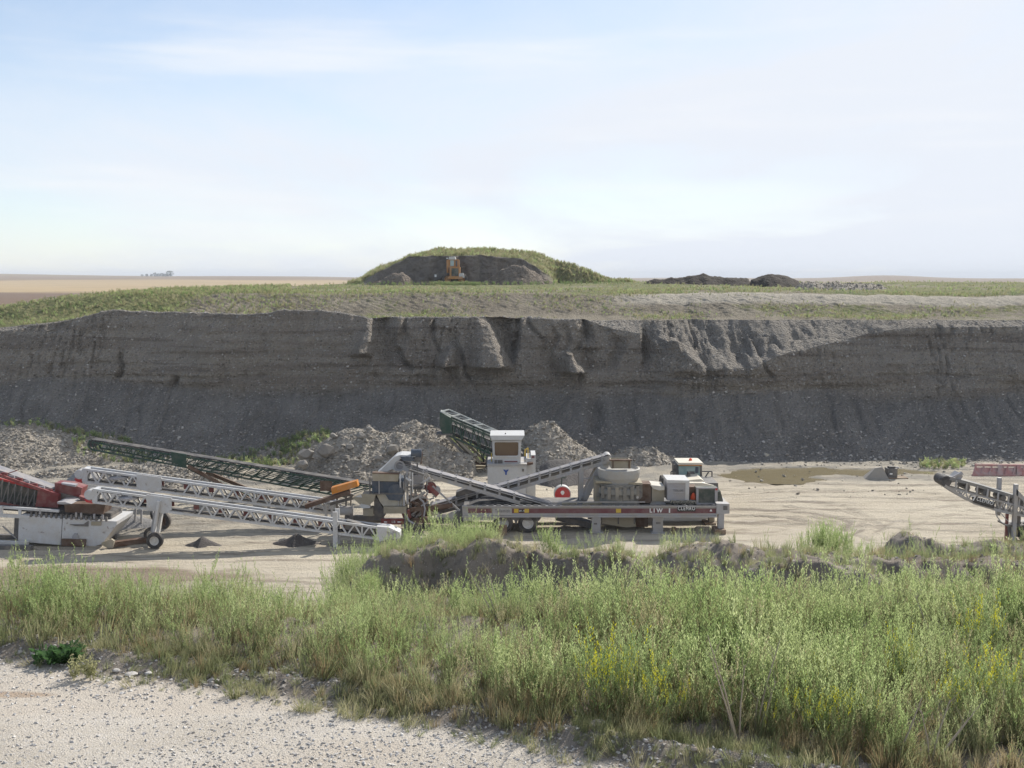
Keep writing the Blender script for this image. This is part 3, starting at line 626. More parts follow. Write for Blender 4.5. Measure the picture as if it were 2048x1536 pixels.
def bank_z(x, y):
    x = np.asarray(x, float); y = np.asarray(y, float)
    right = sstep(-4.6, -2.2, x + 0.3 * fbm(y * .3, y * 0, 2, 142) + 0.10 * (y - 15))
    zr = np.interp(y, [3, 8, 11.5, 13.5, 16.5, 19, 21.5, 23.5, 26, 40], [9.85, 9.8, 9.72, 8.7, 7.65, 7.6, 7.45, 7.05, 5.8, -2.5])
    zl = np.interp(y, [3, 8, 12.0, 13.0, 15, 18, 32], [9.85, 9.8, 9.75, 9.5, 8.3, 6.2, -2.0])
    zr = zr + sstep(4.5, 7, x) * sstep(11, 13, y) * sstep(17, 14, y) * 0.35
    z = zl + (zr - zl) * right
    re = road_edge(x)
    z = z + 0.07 * np.exp(-((y - re - 0.33) / 0.16) ** 2) * (0.4 + 0.9 * vnoise(x * 2.1, y * 0, 143)) + 0.05 * sstep(re, re + 0.6, y)
    off = sstep(re - 0.05, re + 0.4, y)
    z = z + off * (0.05 * fbm(x * 2.0, y * 2.0, 4, 144) + 0.025 * fbm(x * 7, y * 7, 3, 145)) + (1 - off) * (0.012 * fbm(x * 1.5, y * 1.5, 3, 146))
    z = z + sstep(12, 14, y) * (0.13 * fbm(x * .9, y * .9, 4, 147) + 0.05 * fbm(x * 4, y * 4, 3, 148))
    for rx, rz, ry, fr, bk_, sd, ro in RIDGES:
        n0 = fbm(x * 1.9, y * 1.9, 6, 149 + sd, .68); n1 = fbm(x * 5.5, y * 5.5, 4, 170 + sd)
        zt = np.interp(x, rx, rz, left=rz[0] - 3, right=rz[-1] - 3) + .6 * ro * fbm(x * 3.1, x * 0, 4, 180 + sd)
        d = y - ry - .45 * fbm(x * .9, x * 0 + 3, 4, 190 + sd)
        zr_ = zt - np.where(d < 0, -d * fr, np.clip(d - .5, 0, None) * bk_ + d * .05) + ro * (n0 + .45 * n1) - .22 * sstep(.06, 0, np.abs(fbm(x * .8 + y * .2, y * .3, 3, 199 + sd))) * sstep(.1, -.1, d)
        inx = (x > rx[0]) & (x < rx[-1])
        z = np.where(inx, np.maximum(z, zr_), z)
    return z
rows = np.concatenate([np.linspace(2, 7.4, 30)[:-1], np.linspace(7.4, 12, 160)[:-1], np.linspace(12, 26.5, 300)[:-1], np.linspace(26.5, 44, 50)])
us = np.concatenate([np.linspace(-1.3, -0.72, 60)[:-1], np.linspace(-0.72, 0.72, 560), np.linspace(0.72, 1.4, 80)[1:]])
YN = np.repeat(rows[:, None], len(us), 1); XN = us[None, :] * (YN + 3)
ZN = bank_z(XN, YN); re_ = road_edge(XN)
gravel = 1 - sstep(re_ - 0.15, re_ + 0.12, YN + 0.12 * fbm(XN * 5, YN * 5, 3, 151))
gt = ground(30, 1386, 9.8); tan_ = blob(XN, YN, gt.x - .1, gt.y, .55, .09, 61, .25) * .8
def m_bank():
    m, nt, b, _ = new_mat('near_bank'); n = NT(nt)
    d = n.mix(n.rng(n.noise(0.6, 6, 0.65), 0.35, 0.65), (0.195, 0.167, 0.138), (0.265, 0.232, 0.195))
    d = n.mix(n.rng(n.noise(5.0, 7, 0.7), 0.52, 0.7, 0, 0.7), d, (0.13, 0.115, 0.10))
    s0 = n.sep(n.voro(28.0, 'F1', 'Color'))[0]
    d = n.mix(n.math('MULTIPLY', n.rng(s0, 0.7, 1, 0, 0.8), n.rng(n.voro(28.0), 0.25, 0.45, 1, 0)), d, (0.36, 0.33, 0.29))
    g = n.mix(n.rng(n.noise(0.8, 6, 0.6, stretch=(0.5, 1, 1)), 0.38, 0.62), (0.44, 0.395, 0.33), (0.52, 0.475, 0.41))
    g = n.mix(n.rng(n.noise(0.35, 5, 0.6, stretch=(0.4, 1, 1)), 0.55, 0.72, 0, 0.6), g, (0.34, 0.275, 0.205))
    for sc_, lo, c1, am in ((64.0, 0.60, (0.55, 0.53, 0.51), 0.85), (40.0, 0.84, (0.24, 0.23, 0.235), 0.7), (90.0, 0.66, (0.30, 0.275, 0.25), 0.7)):
        s = n.sep(n.voro(sc_, 'F1', 'Color'))[1]
        g = n.mix(n.math('MULTIPLY', n.rng(s, lo, lo + 0.1, 0, am), n.rng(n.voro(sc_), 0.2, 0.5, 1, 0.1)), g, c1)
    dustp = n.rng(n.noise(0.9, 6, 0.65, stretch=(0.35, 1.0, 1.0), dist=.4), 0.44, 0.58)
    g = n.mix(n.math('MULTIPLY', dustp, .6), g, n.mix(n.noise(4.0, 5, .6), (0.43, 0.37, 0.30), (0.52, 0.465, 0.395)))
    g = n.mix(n.attr('tan'), g, (0.34, 0.255, 0.185))
    c = n.mix(n.attr('gravel'), d, g)
    nt.links.new(c, b.inputs['Base Color']); b.inputs['Roughness'].default_value = 0.95; b.inputs['Specular IOR Level'].default_value = 0.12
    h = n.math('ADD', n.math('MULTIPLY', n.voro(60.0), -0.35), n.math('ADD', n.noise(14.0, 9, 0.8), n.math('MULTIPLY', n.voro(120.0), -0.25)))
    n.bump(b, h, 0.016, 1.0); return m
foreground_bank = link('foreground_bank', grid_mesh('foreground_bank', XN, YN, ZN, dict(gravel=gravel, tan=tan_)), m_bank())
tag(foreground_bank, 'near bank with a gravel road, weed bed and dirt berm', kind='structure')
# ================================================================== MACHINES
def dup(o, parent, off=(0, 0, 0)):
    c = o.copy(); col.objects.link(c); c.parent = parent; c.location = Vector(o.location) + Vector(off)
    ORIGIN[c.name] = ORIGIN[o.name]; return c
def wheel(parent, c, r, w, rim=True, name='wheel', mat=None):
    c = Vector(c); h = w / 2
    t = MB().lathe(c, [(r * .56, -h * .9), (r * .80, -h), (r * .95, -h * .92), (r, -h * .6), (r, h * .6), (r * .95, h * .92), (r * .80, h), (r * .56, h * .9), (r * .56, -h * .9)], 28, 'y')
    o = t.build('tyre', M_rubber, parent)
    q = MB().lathe(c, [(0.001, -h * .55), (r * .16, -h * .62), (r * .18, -h * .35), (r * .42, -h * .30), (r * .50, -h * .82), (r * .57, -h * .86), (r * .57, h * .8), (0.001, h * .5)], 24, 'y')
    q.build('rim', mat or M_rim, o)
    return o
def lerp(a, b, t): return Vector(a) + (Vector(b) - Vector(a)) * t
def truss_sides(parent, ta, tb, ba, bb, Y, W, n, mat, th=0.07, bt=0.05, skip=(), verts_every=0, far=True, start=0):
    """two flat side frames of chords and zigzag braces, W apart; every member a part"""
    T0, T1, B0, B1 = at(*ta, Y), at(*tb, Y), at(*ba, Y), at(*bb, Y)
    made = []
    made.append(MB().beam(T0, T1, th, th).build('top_chord', mat, parent))
    made.append(MB().beam(B0, B1, th, th).build('bottom_chord', mat, parent))
    for i in range(n):
        if i in skip: continue
        p, q = (lerp(B0, B1, i / n), lerp(T0, T1, (i + 0.5) / n)), (lerp(T0, T1, (i + 0.5) / n), lerp(B0, B1, (i + 1) / n))
        for a, b in (p, q): made.append(MB().beam(a, b, bt, bt).build('brace', mat, parent))
        if verts_every and i % verts_every == 0: made.append(MB().beam(lerp(B0, B1, i / n), lerp(T0, T1, i / n), bt, bt).build('upright', mat, parent))
    if far:
        for o in made: dup(o, parent, (0, W, 0))
    return T0, T1, B0, B1
def belt_run(parent, A, B, Y, W, thick=0.05, mat=None, rise=0.0, name='belt'):
    a, b = Vector(A), Vector(B); off = Vector((0, W / 2, rise))
    return MB().beam(a + off, b + off, W * 0.9, thick).build(name, mat or M_belt, parent)
def idlers(parent, A, B, W, n, r=0.06, mat=None, drop=0.0, t0=0.04, t1=0.96):
    first = None
    for i in range(n):
        p = lerp(A, B, t0 + (t1 - t0) * i / max(1, n - 1)) + Vector((0, 0, -drop))
        if first is None:
            mb = MB().tube(p + Vector((0, 0.05, 0)), p + Vector((0, W - 0.05, 0)), r, 8).box(p.x - .05, p.x + .05, p.y + .02, p.y + .08, p.z - .12, p.z + .10).box(p.x - .05, p.x + .05, p.y + W - .08, p.y + W - .02, p.z - .12, p.z + .10)
            first = mb.build('idler', mat or M_dgrey, parent); P0 = p
        else: dup(first, parent, p - P0)

# ------------------------------------------------------------------ crusher trailer in the middle
YT = ground(1055, 1067).y; TW = 2.9
E = at(1190, 1060, YT)
cr = thing('crusher_trailer', 'long grey trailer with a maroon stripe carrying a round cone crusher', 'crusher', (E.x, YT + TW / 2, 0))
def rail(mb, Y, t=0.14): return mb.pprism([(924, 1013), (1434, 1012), (1434, 1035), (1000, 1035), (985, 1041), (926, 1041)], Y, Y + t)
rail(MB(), YT).build('frame_rail', M_grey, cr)
rail(MB(), YT + TW - .14).build('frame_rail', M_grey, cr)
MB().pbox(924, 1032, 1434, 1035, YT - .09, YT).build('flange', M_grey, cr)
MB().pbox(924, 1011.5, 1434, 1014, YT - .09, YT).build('flange', M_grey, cr)
a, b = at(926, 1014, YT), at(1432, 1018, YT)
MB().box(a.x, b.x, YT + .15, YT + TW - .15, b.z, b.z + .06).build('deck', M_dgrey, cr)
MB().pbox(936, 1017, 984, 1026, YT - .012, YT).build('stripe', M_stripe, cr)
MB().pbox(1024, 1017, 1432, 1026.5, YT - .012, YT).build('stripe', M_stripe, cr)
mb = MB()
for i in range(34): mb.pbox(934 + i * 14.8, 1009.8, 943 + i * 14.8, 1011.4, YT - .05, YT + .05)
tag(mb.build('lashing_hooks', M_dgrey, cr), kind='stuff')
o = MB().pbox(986, 1014.5, 1023, 1030, YT - .03, YT - .005).build('maker_plate', paint('pale_plate', (0.42, 0.41, 0.40), 0.6, 0.2), cr)
p = at(1005, 1022, YT - .04); lettering('Telsmith', 0.17, (p.x, p.y, p.z), M_gletter, o, sx=0.8)
for x0, x1, mm in ((1028, 1037, M_yellow), (1049, 1058, M_yellow), (1232, 1242, M_yellow)): MB().pbox(x0, 1017.5, x1, 1025.5, YT - .03, YT - .012).build('warning_sticker', mm, cr)
o = MB().pbox(1039, 1019, 1048, 1025, YT - .03, YT - .012).build('number_plate', M_sign, cr)
p = at(1043.5, 1022, YT - .04); lettering('W-9', 0.10, p, M_letter, o)
p = at(1305, 1021.5, YT - .03); lettering('L1', 0.21, p, M_letter, cr, bold=.01); p = at(1319, 1021.5, YT - .03); lettering('W', 0.21, p, M_letter, cr, bold=.01)
p = at(1339, 1021.5, YT - .03); lettering('I', 0.21, p, M_letter, cr, bold=.02)
o = MB().pbox(1355, 1011.5, 1391, 1023, YT - .06, YT - .02).build('name_board', M_sign, cr)
p = at(1373, 1017.3, YT - .07); lettering('CLEMRO', 0.19, p, M_letter, o, bold=.002, sx=.78)
p = at(1422, 1020.5, YT - .03); MB().prism([(p.x - .07, p.z - .06), (p.x + .07, p.z - .06), (p.x, p.z + .07)], YT - .03, YT - .013).build('reflector', M_letter, cr)
# jacking legs
def leg(x0, x1, y0, y1, Y, foot=True):
    mb = MB().pbox(x0, y0, x1, y1, Y + .02, Y + .42)
    a = at((x0 + x1) / 2, y1, Y)
    if foot: mb.box(a.x - .36, a.x + .36, Y - .12, Y + .56, a.z - .05, a.z)
    return mb.build('jack_leg', M_grey, cr)
gz = lambda py: at(1190, py, YT).z
leg(1184, 1201, 1035, 1064, YT); leg(1306, 1326, 1035, 1065, YT)
o = leg(1176, 1190, 1035, 1054, YT + TW - .5); o = leg(1296, 1310, 1035, 1054, YT + TW - .5)
o = MB().pbox(1188, 1046, 1194, 1049, YT, YT + .03).build('leg_bracket', M_dgrey, cr)
MB().pbox(1312, 1044, 1321, 1048, YT, YT + .03).build('leg_bracket', M_dgrey, cr)
MB().pprism([(1433, 1007), (1459, 1008), (1459, 1027), (1448, 1028), (1433, 1028)], YT - .1, YT + .45).build('gooseneck_end', M_grey, cr)
MB().pbox(1447, 1012, 1455, 1020, YT - .13, YT - .1).build('socket_panel', M_dgrey, cr)
MB().pbox(1437, 1028, 1448, 1057, YT - .05, YT + .30).build('jack_leg', M_grey, cr)
MB().pbox(1418, 1034, 1429, 1053, YT + TW - .7, YT + TW - .3).build('jack_leg', M_beige, cr)
MB().pprism([(1433, 1008), (1459, 1009), (1459, 1018), (1433, 1020)], YT + .5, YT + TW).build('gooseneck', M_grey, cr)
for px in (1006, 1056):
    c = at(px, 1047.5, YT)
    for yy in (.25, TW - .35): wheel(cr, (c.x, YT + yy, c.z), 0.53, 0.34)
MB().pprism([(985, 1040), (1000, 1036), (1082, 1036), (1078, 1042), (1036, 1040), (1032, 1050), (1028, 1040), (990, 1042)], YT + .1, YT + .35).build('suspension', M_dgrey, cr)
a, b = at(1006, 1047, YT), at(1056, 1047, YT)
for q in (a, b): MB().tube((q.x, YT + .3, q.z), (q.x, YT + TW - .4, q.z), .09, 8).build('axle', M_dgrey, cr)
# cone crusher itself
M_tramp = paint('grimy_steel', (0.19, 0.18, 0.16), .8, .4, (.30, .27, .22))
cc = at(1237, 1009, YT + 1.35); cx, cy = cc.x, YT + 1.35
zf = lambda py: at(1237, py, cy).z
MB().lathe((cx, cy, 0), [(0.01, zf(1010)), (1.15, zf(1010)), (1.12, zf(992)), (1.10, zf(984)), (1.22, zf(982)), (1.22, zf(972)), (1.12, zf(970)), (1.15, zf(963)), (0.01, zf(963))], 32).build('crusher_body', paint('crusher_steel', (0.20, 0.20, 0.19), 0.7, 0.4, (0.30, 0.28, 0.24)), cr)
bolt = None
for i in range(18):
    t = 2 * math.pi * i / 18; p = Vector((cx + 1.2 * math.cos(t), cy + 1.2 * math.sin(t), 0))
    if bolt is None: bolt = MB().box(p.x - .09, p.x + .09, p.y - .09, p.y + .09, zf(990), zf(966)).build('tramp_cylinder', M_tramp, cr); P0 = p
    else: dup(bolt, cr, p - P0)
MB().lathe((cx, cy, 0), [(0.01, zf(963)), (0.98, zf(963)), (1.02, zf(958)), (1.10, zf(952)), (1.14, zf(943)), (1.13, zf(936)), (1.05, zf(935)), (0.9, zf(940)), (0.01, zf(942))], 32).build('bowl_ring', M_bowl, cr)
a, b = at(1222, 937, cy - .5), at(1262, 922, cy - .5)
mb = MB().box(a.x, b.x, cy - .5, cy - .45, a.z, b.z).box(a.x, b.x, cy + .45, cy + .5, a.z, b.z).box(a.x, a.x + .05, cy - .45, cy + .45, a.z, b.z).box(b.x - .05, b.x, cy - .45, cy + .45, a.z, b.z)
o = mb.build('feed_box', M_beige, cr)
for x in (a.x + .1, b.x - .1): MB().box(x - .03, x + .03, cy - .56, cy - .5, a.z, b.z).build('rib', M_brown, o)
MB().pbox(1219, 919.5, 1264, 922, cy - .6, cy - .4).build('feed_box_lip', M_brown, cr)
MB().pbox(1189, 960, 1203, 1003, cy - .4, cy + .4).build('oil_reservoir', M_beige, cr)
MB().pprism([(1192, 962), (1285, 966), (1285, 970), (1192, 966)], cy - .9, cy + .9).build('platform', M_beige, cr)
o = MB().pbox(1268, 968, 1302, 1006, cy - .5, cy + .5).build('drive_guard', M_brown, cr)
p = at(1273, 988, cy - .7); MB().tube((p.x, cy - .85, p.z), (p.x, cy - .5, p.z), .30, 16).build('drive_pulley', M_dgrey, cr)
p = at(1275, 995, cy - .9); MB().tube((p.x, cy - .9, p.z), (p.x, cy - .84, p.z), .07, 8).build('shaft_end', M_white, cr)
MB().pbox(1304, 975, 1328, 1003, cy - .55, cy + .6).build('motor_housing', M_beige, cr)
MB().pprism([(1301, 970), (1329, 973), (1329, 980), (1318, 981), (1306, 977)], cy - .65, cy + .65).build('tarpaulin', paint('pale_canvas', (0.60, 0.57, 0.50), 0.9, 0.1), cr)
MB().pprism([(1303, 1003), (1328, 1003), (1334, 1011), (1299, 1011)], cy - .5, cy + .5).build('motor_base', M_grey, cr)
# engine cabinet, hydraulics and radiator
ce = YT + .55
o = MB().pbox(1335, 965, 1378, 1001, ce, ce + 1.5).build('engine_cabinet', M_lilac, cr)
MB().pprism([(1334, 960), (1379, 961), (1379, 966), (1334, 966)], ce - .05, ce + 1.55).build('cabinet_roof', M_cabwhite, cr)  # whiter than the cabinet: its sunlit top is put into the colour
MB().pbox(1371, 966, 1378, 1000, ce - .03, ce).build('door_post', M_white, o)
for y in (972, 979, 987): MB().pbox(1338, y, 1369, y + .8, ce - .02, ce).build('louvre', M_grey, o)
p = at(1356, 981.5, ce - .03); lettering('TEL-M', 0.12, p, M_gletter, o)
MB().pbox(1379, 974, 1393, 1006, ce + .5, ce + 1.3).build('battery_box', M_brown, cr)
p = at(1387, 993, ce + .4); MB().lathe((p.x, p.y, p.z), [(.01, -.20), (.18, -.18), (.16, 0), (.07, .16), (.04, .2), (.01, .2)], 10).build('fire_extinguisher', M_lamp, cr)
o = MB().pbox(1393, 976, 1435, 1008, ce + .05, ce + .7).build('radiator', M_panelgreen, cr)
for a4 in ((1393, 975, 1435, 978), (1393, 1006, 1435, 1009), (1393, 978, 1397, 1006), (1430, 978, 1435, 1006)): MB().pbox(*a4, ce - .02, ce + .05).build('radiator_frame', M_lilac, o)
MB().pbox(1431, 977, 1435, 980.5, ce - .05, ce - .02).build('tail_lamp', M_brightred, cr)
o = MB()
for i in range(9): x = 1341 + i * 5.2; o.pipe([at(x, 1006, ce - .2), at(x + 3, 1001 + (i % 3), ce - .2), at(x + 8, 1003, ce - .15), at(x + 9, 1008, ce - .15)], .035, 5)
o.build('hydraulic_hoses', paint('hose_grey', (0.24, 0.23, 0.19), 0.6, 0.3), cr)
MB().pbox(1342, 1002, 1392, 1008, ce - .1, ce + .3).build('valve_bank', M_panelgreen, cr)
MB().pprism([(1436, 984), (1441, 982), (1446, 1000), (1446, 1006), (1436, 1006)], YT + 1.2, YT + 1.8).build('winch', M_panelgreen, cr)
# below the deck
o = MB().pprism([(1200, 1035), (1270, 1035), (1272, 1053), (1252, 1055), (1203, 1047)], cy - .8, cy + .8).build('under_pan', M_beige, cr)
for x in (1203, 1237, 1269): MB().pbox(x - 1.2, 1035, x + 1.2, 1048, cy - .86, cy - .8).build('rib', M_dgrey, o)
MB().pbox(1272, 1035, 1296, 1054, cy - .5, cy + .7).build('under_chute', M_brown, cr)
p, q = at(1112, 1032, cy), at(1185, 1049, cy); MB().beam(p, q, 1.0, .28).build('under_conveyor', M_dgrey, cr)
p, q = at(1100, 1004, YT + .2), at(1290, 1004, YT + .2); MB().beam(p, q, .05, .05).build('hand_rail', M_grey, cr)
mb = MB()
for x0, x1 in ((1124, 1150), (1165, 1200)): mb.pprism([(x0, 1007), (x1, 1005), (x1 + 5, 1009), (x0, 1011)], YT + .5, YT + .9)
mb.build('deck_boards', M_beige, cr)
MB().pprism([(932, 1011), (958, 1004), (1000, 1003), (1032, 1007), (1045, 1011)], YT + .8, YT + 2.4).build('discharge_chute', M_belt, cr)
MB().pprism([(906, 1040), (918, 1024), (926, 1014), (926, 1042), (918, 1056), (908, 1056)], YT + .6, YT + 1.8).build('tail_frame', M_dgrey, cr)

# timber blocking
def block(px0, py0, px1, py1, Y, dY, label, mat=None, name='timber_block', grp=None):
    a = at((px0 + px1) / 2, py1, Y)
    o = MB().pbox(px0, py0, px1, py1, Y, Y + dY).build(name, mat or M_wood, None, loc=(a.x, Y + dY / 2, a.z)); tag(o, label, 'block', grp); return o
def zblock(px0, px1, Y, dY, z0, z1, label, name='timber_block', mat=None):
    a, b = at(px0, 1060, Y), at(px1, 1060, Y)
    o = MB().box(a.x, b.x, Y, Y + dY, z0, z1).build(name, mat or M_wood, None, loc=((a.x + b.x) / 2, Y + dY / 2, z0)); tag(o, label, 'block'); return o
zl = at(1442, 1057, YT).z
zblock(1430, 1452, YT - .35, 1.0, -0.05, zl, 'timber block under the front jack leg at the right end of the trailer')
zl2 = at(1424, 1053, YT + TW - .7).z
zblock(1410, 1432, YT + TW - 1.0, 1.0, -0.05, max(.12, zl2), 'timber block under the far jack leg at the right end of the trailer')
o = MB().pprism([(994, 1049), (1014, 1050), (1014, 1071), (994, 1070)], YT - .45, YT - .38).build('wheel_board', M_wood, None, loc=(at(1004, 1071, YT - .4).x, YT - .42, 0)); tag(o, 'brown board leaning against the left trailer wheel', 'board')
zblock(1344, 1352, YT - .4, .25, -.05, .40, 'short dark post standing in front of the trailer', 'stub_post', M_brown)

# ------------------------------------------------------------------ two crossing belt conveyors
def channel_conveyor(name, label, chan, belt, Y, W, nposts, legs=(), postmat=None):
    c0, c1 = at(*chan[0], Y), at(*chan[1], Y); b0, b1 = at(*belt[0], Y), at(*belt[1], Y)
    base = thing(name, label, 'conveyor', ((c0.x + c1.x) / 2, Y + W / 2, 0), 'belt conveyors around the crusher trailer')
    made = [MB().beam(c0, c1, .08, .19).build('side_channel', M_grey, base)]
    made.append(MB().beam(b0 + Vector((0, 0, -.06)), b1 + Vector((0, 0, -.06)), .05, .05).build('belt_rail', M_grey, base))
    for i in range(nposts):
        t = (i + .6) / nposts
        p = lerp(c0, c1, t); s_ = (p.x - b0.x) / (b1.x - b0.x); q = lerp(b0, b1, s_)
        if q.z - p.z < .05: continue
        made.append(MB().beam(p, q + Vector((0, 0, .10)), .12, .05).build('idler_post', postmat or M_grey, base))
    for o in made: dup(o, base, (0, W - .08, 0))
    mb = MB().beam(b0 + Vector((0, W / 2, .02)), b1 + Vector((0, W / 2, .02)), W * .95, .05)
    mb.build('belt', M_dustybelt, base)
    MB().beam(b0 + Vector((0, W / 2, -.16)), b1 + Vector((0, W / 2, -.10)), W * .8, .11).build('idler_troughs', M_belt, base)
    return base, c0, c1, b0, b1
Y1 = YT + .75
c1_, A, B, P, Q = channel_conveyor('belt_conveyor', 'grey belt conveyor climbing left from the trailer deck to the screening plant', ((806, 936), (1040, 1006)), ((797, 926), (1104, 1010)), Y1, .8, 8)
hp = P + Vector((.05, 0, -.16)); MB().tube(hp + Vector((0, .02, 0)), hp + Vector((0, .98, 0)), .24, 18).build('head_pulley', M_dustybelt, c1_)
MB().lathe(hp, [(.20, -.03), (.29, -.03), (.29, .06), (.20, .06), (.20, -.03)], 18, 'y').build('pulley_guard', M_grey, c1_)
p, q = at(865, 972, Y1 - .1), at(924, 1026, Y1 - .1); MB().beam(p, q, .06, .09).build('stay_rod', M_grey, c1_)
Y2 = YT + 2.1
c2_, A, B, P, Q = channel_conveyor('belt_conveyor', 'grey belt conveyor rising right to feed the round crusher', ((900, 1016), (1213, 924)), ((862, 1012), (1217, 911)), Y2, .8, 15)
hp = Q + Vector((-.03, 0, -.16)); MB().tube(hp + Vector((0, .02, 0)), hp + Vector((0, .98, 0)), .22, 18).build('head_pulley', M_grey, c2_)
MB().pprism([(1158, 936), (1167, 934), (1167, 1004), (1158, 1007)], Y2 - .05, Y2 + .12).build('support_leg', M_grey, c2_)
MB().pprism([(1196, 930), (1208, 928), (1174, 1003), (1160, 1003)], Y2 - .05, Y2 + .12).build('support_strut', M_grey, c2_)
for o_ in [o for o in c2_.children if o.name.startswith('support')]: dup(o_, c2_, (0, .9, 0))
MB().beam(at(1164, 957, Y2), at(1190, 956, Y2), .05, .05).build('tie_bar', M_grey, c2_)
MB().pprism([(1192, 922), (1218, 914), (1222, 926), (1200, 936)], Y2 + .1, Y2 + .9).build('discharge_hood', M_grey, c2_)
MB().pprism([(912, 985), (930, 978), (985, 982), (1000, 990), (912, 1000)], Y2 + .15, Y2 + .85).build('skirt_box', M_dgrey, c2_)
MB().beam(at(822, 1032, Y2 + .5), at(905, 1003, Y2 + .5), .9, .42).build('tail_section', M_brown, c2_)
MB().beam(at(930, 1012, Y2), at(812, 1042, Y2), .1, .16).build('tail_channel', M_dgrey, c2_)

# ------------------------------------------------------------------ screening plant, left of the trailer
YS = ground(812, 1066).y - .2
sp = thing('screening_plant', 'cluttered screening plant with a white hood chute and beige hoppers', 'screen', (at(790, 1050, YS).x, YS + 1.4, 0))
o = MB().pbox(762, 1038, 810, 1049, YS, YS + .16).build('chassis_beam', M_red, sp)
p = at(787, 1044, YS - .02); lettering('LB', .12, p, M_letter, o)
for x0 in (768, 795): MB().pbox(x0, 1043, x0 + 6, 1045, YS - .015, YS).build('mark', M_letter, o)
MB().pbox(690, 1038, 900, 1046, YS + 1.2, YS + 1.5).build('chassis_beam', M_dgrey, sp)
MB().pbox(767, 1014, 812, 1027, YS - .1, YS + .9).build('discharge_hopper', M_beige, sp)
MB().pprism([(752, 988), (776, 986), (782, 990), (806, 986), (810, 1014), (768, 1014), (760, 1004)], YS + .25, YS + 1.0).build('collecting_chute', paint('pale_chute', (0.62, 0.58, 0.48), .7, .2), sp)
for x in (796, 801): MB().pbox(x, 990, x + 2, 1013, YS + .18, YS + .25).build('chute_rib', M_white, sp)
c = at(792, 984, YS); r_ = .42
MB().tube((c.x, YS - .05, c.z), (c.x, YS + 2.0, c.z), r_, 24).build('vibrator_drum', M_blue, sp)
MB().pprism([(744, 962), (806, 964), (806, 988), (744, 986)], YS + .05, YS + 2.0).build('screen_box', M_blue, sp)
MB().pprism([(744, 947), (798, 949), (796, 963), (746, 962)], YS - .05, YS + .25).build('feed_plate', M_beige, sp)
MB().pprism([(744, 945), (799, 947), (799, 949), (744, 947)], YS - .08, YS + .3).build('feed_plate_lip', M_brown, sp)
# white hood curve
hood = [(752, 948), (764, 938), (780, 922), (790, 913), (800, 910), (826, 911), (832, 914), (826, 919), (802, 917), (795, 923), (794, 931), (800, 938), (792, 942), (784, 938), (776, 942), (768, 948)]
MB().pprism(hood, YS + .9, YS + 2.2).build('hood_chute', M_cabwhite, sp)
MB().pprism([(800, 913), (824, 915), (828, 922), (806, 922)], YS + .7, YS + .9).build('hood_opening', M_blue, sp)
c = at(833, 907, YS + 1.1); MB().tube((c.x - .28, c.y, c.z), (c.x + .28, c.y, c.z), .24, 16).build('drive_motor', M_blue, sp)
MB().pbox(826, 914, 842, 924, YS + .9, YS + 1.4).build('motor_mount', M_dgrey, sp)
MB().pipe([at(842, 928, YS + 1.1), at(844, 906, YS + 1.1), at(838, 899, YS + 1.1)], .05, 6).build('guard_pipe', M_brown, sp)
MB().pprism([(704, 995), (722, 988), (751, 989), (748, 1002), (738, 1011), (722, 1011)], YS - .1, YS + .8).build('side_hopper', M_beige, sp)
MB().pprism([(710, 994), (722, 988.5), (724, 995)], YS - .13, YS - .1).build('hopper_corner', M_cabwhite, sp)
MB().pprism([(718, 1012), (722, 1008), (738, 1011), (740, 1016), (724, 1017)], YS - .15, YS + .3).build('spill_plate', M_cabwhite, sp)
MB().pbox(726, 1017, 746, 1032, YS, YS + .7).build('chute_leg', M_beige, sp)
MB().pprism([(748, 992), (754, 996), (768, 1020), (770, 1032), (748, 1034)], YS + .3, YS + .9).build('dark_chute', M_dgrey, sp)
c = at(680, 1021, YS + .4); d = at(706, 1021, YS + .4); MB().tube(c, d, .24, 16).build('air_tank', M_grey, sp)
for x0, x1, y0, y1, yy in ((812, 817, 942, 1008, .1), (820, 824, 934, 1005, .6), (828, 832, 940, 1000, 1.0), (806, 810, 964, 1012, -.05), (838, 842, 945, 985, 1.2), (690, 694, 990, 1030, .4), (672, 676, 992, 1024, .9), (700, 703, 985, 1030, 1.3), (738, 741, 955, 996, .0)):
    MB().pbox(x0, y0, x1, y1, YS + yy, YS + yy + .14).build('frame_post', M_grey if x0 > 800 else M_dgrey, sp)
MB().pbox(826, 950, 846, 976, YS + .7, YS + 1.1).build('control_box', M_lilac, sp)
MB().pbox(824, 975, 850, 979, YS + .5, YS + 1.3).build('walkway', M_dgrey, sp)
c = at(861, 976, YS + .8); MB().tube((c.x, c.y, c.z), (c.x, c.y + .25, c.z), .30, 20).build('pulley_disc', M_red, sp)
c = at(871, 982, YS + .95); MB().tube((c.x, c.y, c.z), (c.x, c.y + .2, c.z), .26, 20).build('pulley_disc', M_white, sp)
MB().beam(at(852, 968, YS + .7), at(876, 990, YS + .7), .12, .22).build('belt_guard', M_red, sp)
for (p0, p1, w, mm, nm) in (((815, 1000), (870, 1022), .12, M_brown, 'brace_bar'), ((822, 1045), (858, 1008), .10, M_dgrey, 'brace_bar'), ((845, 1000), (846, 1042), .16, M_brown, 'brace_bar'), ((862, 1010), (866, 1030), .10, M_beige, 'brace_bar'), ((815, 1020), (905, 1010), .2, M_brown, 'cross_beam'), ((684, 986), (745, 1000), .16, M_dgrey, 'cross_beam'), ((690, 1034), (768, 1036), .22, M_dgrey, 'cross_beam'), ((660, 1008), (745, 985), .16, M_dgrey, 'cross_beam'), ((818, 985), (862, 1000), .05, M_grey, 'hose_rail')):
    MB().beam(at(*p0, YS + .5), at(*p1, YS + .5), w, w).build(nm, mm, sp)
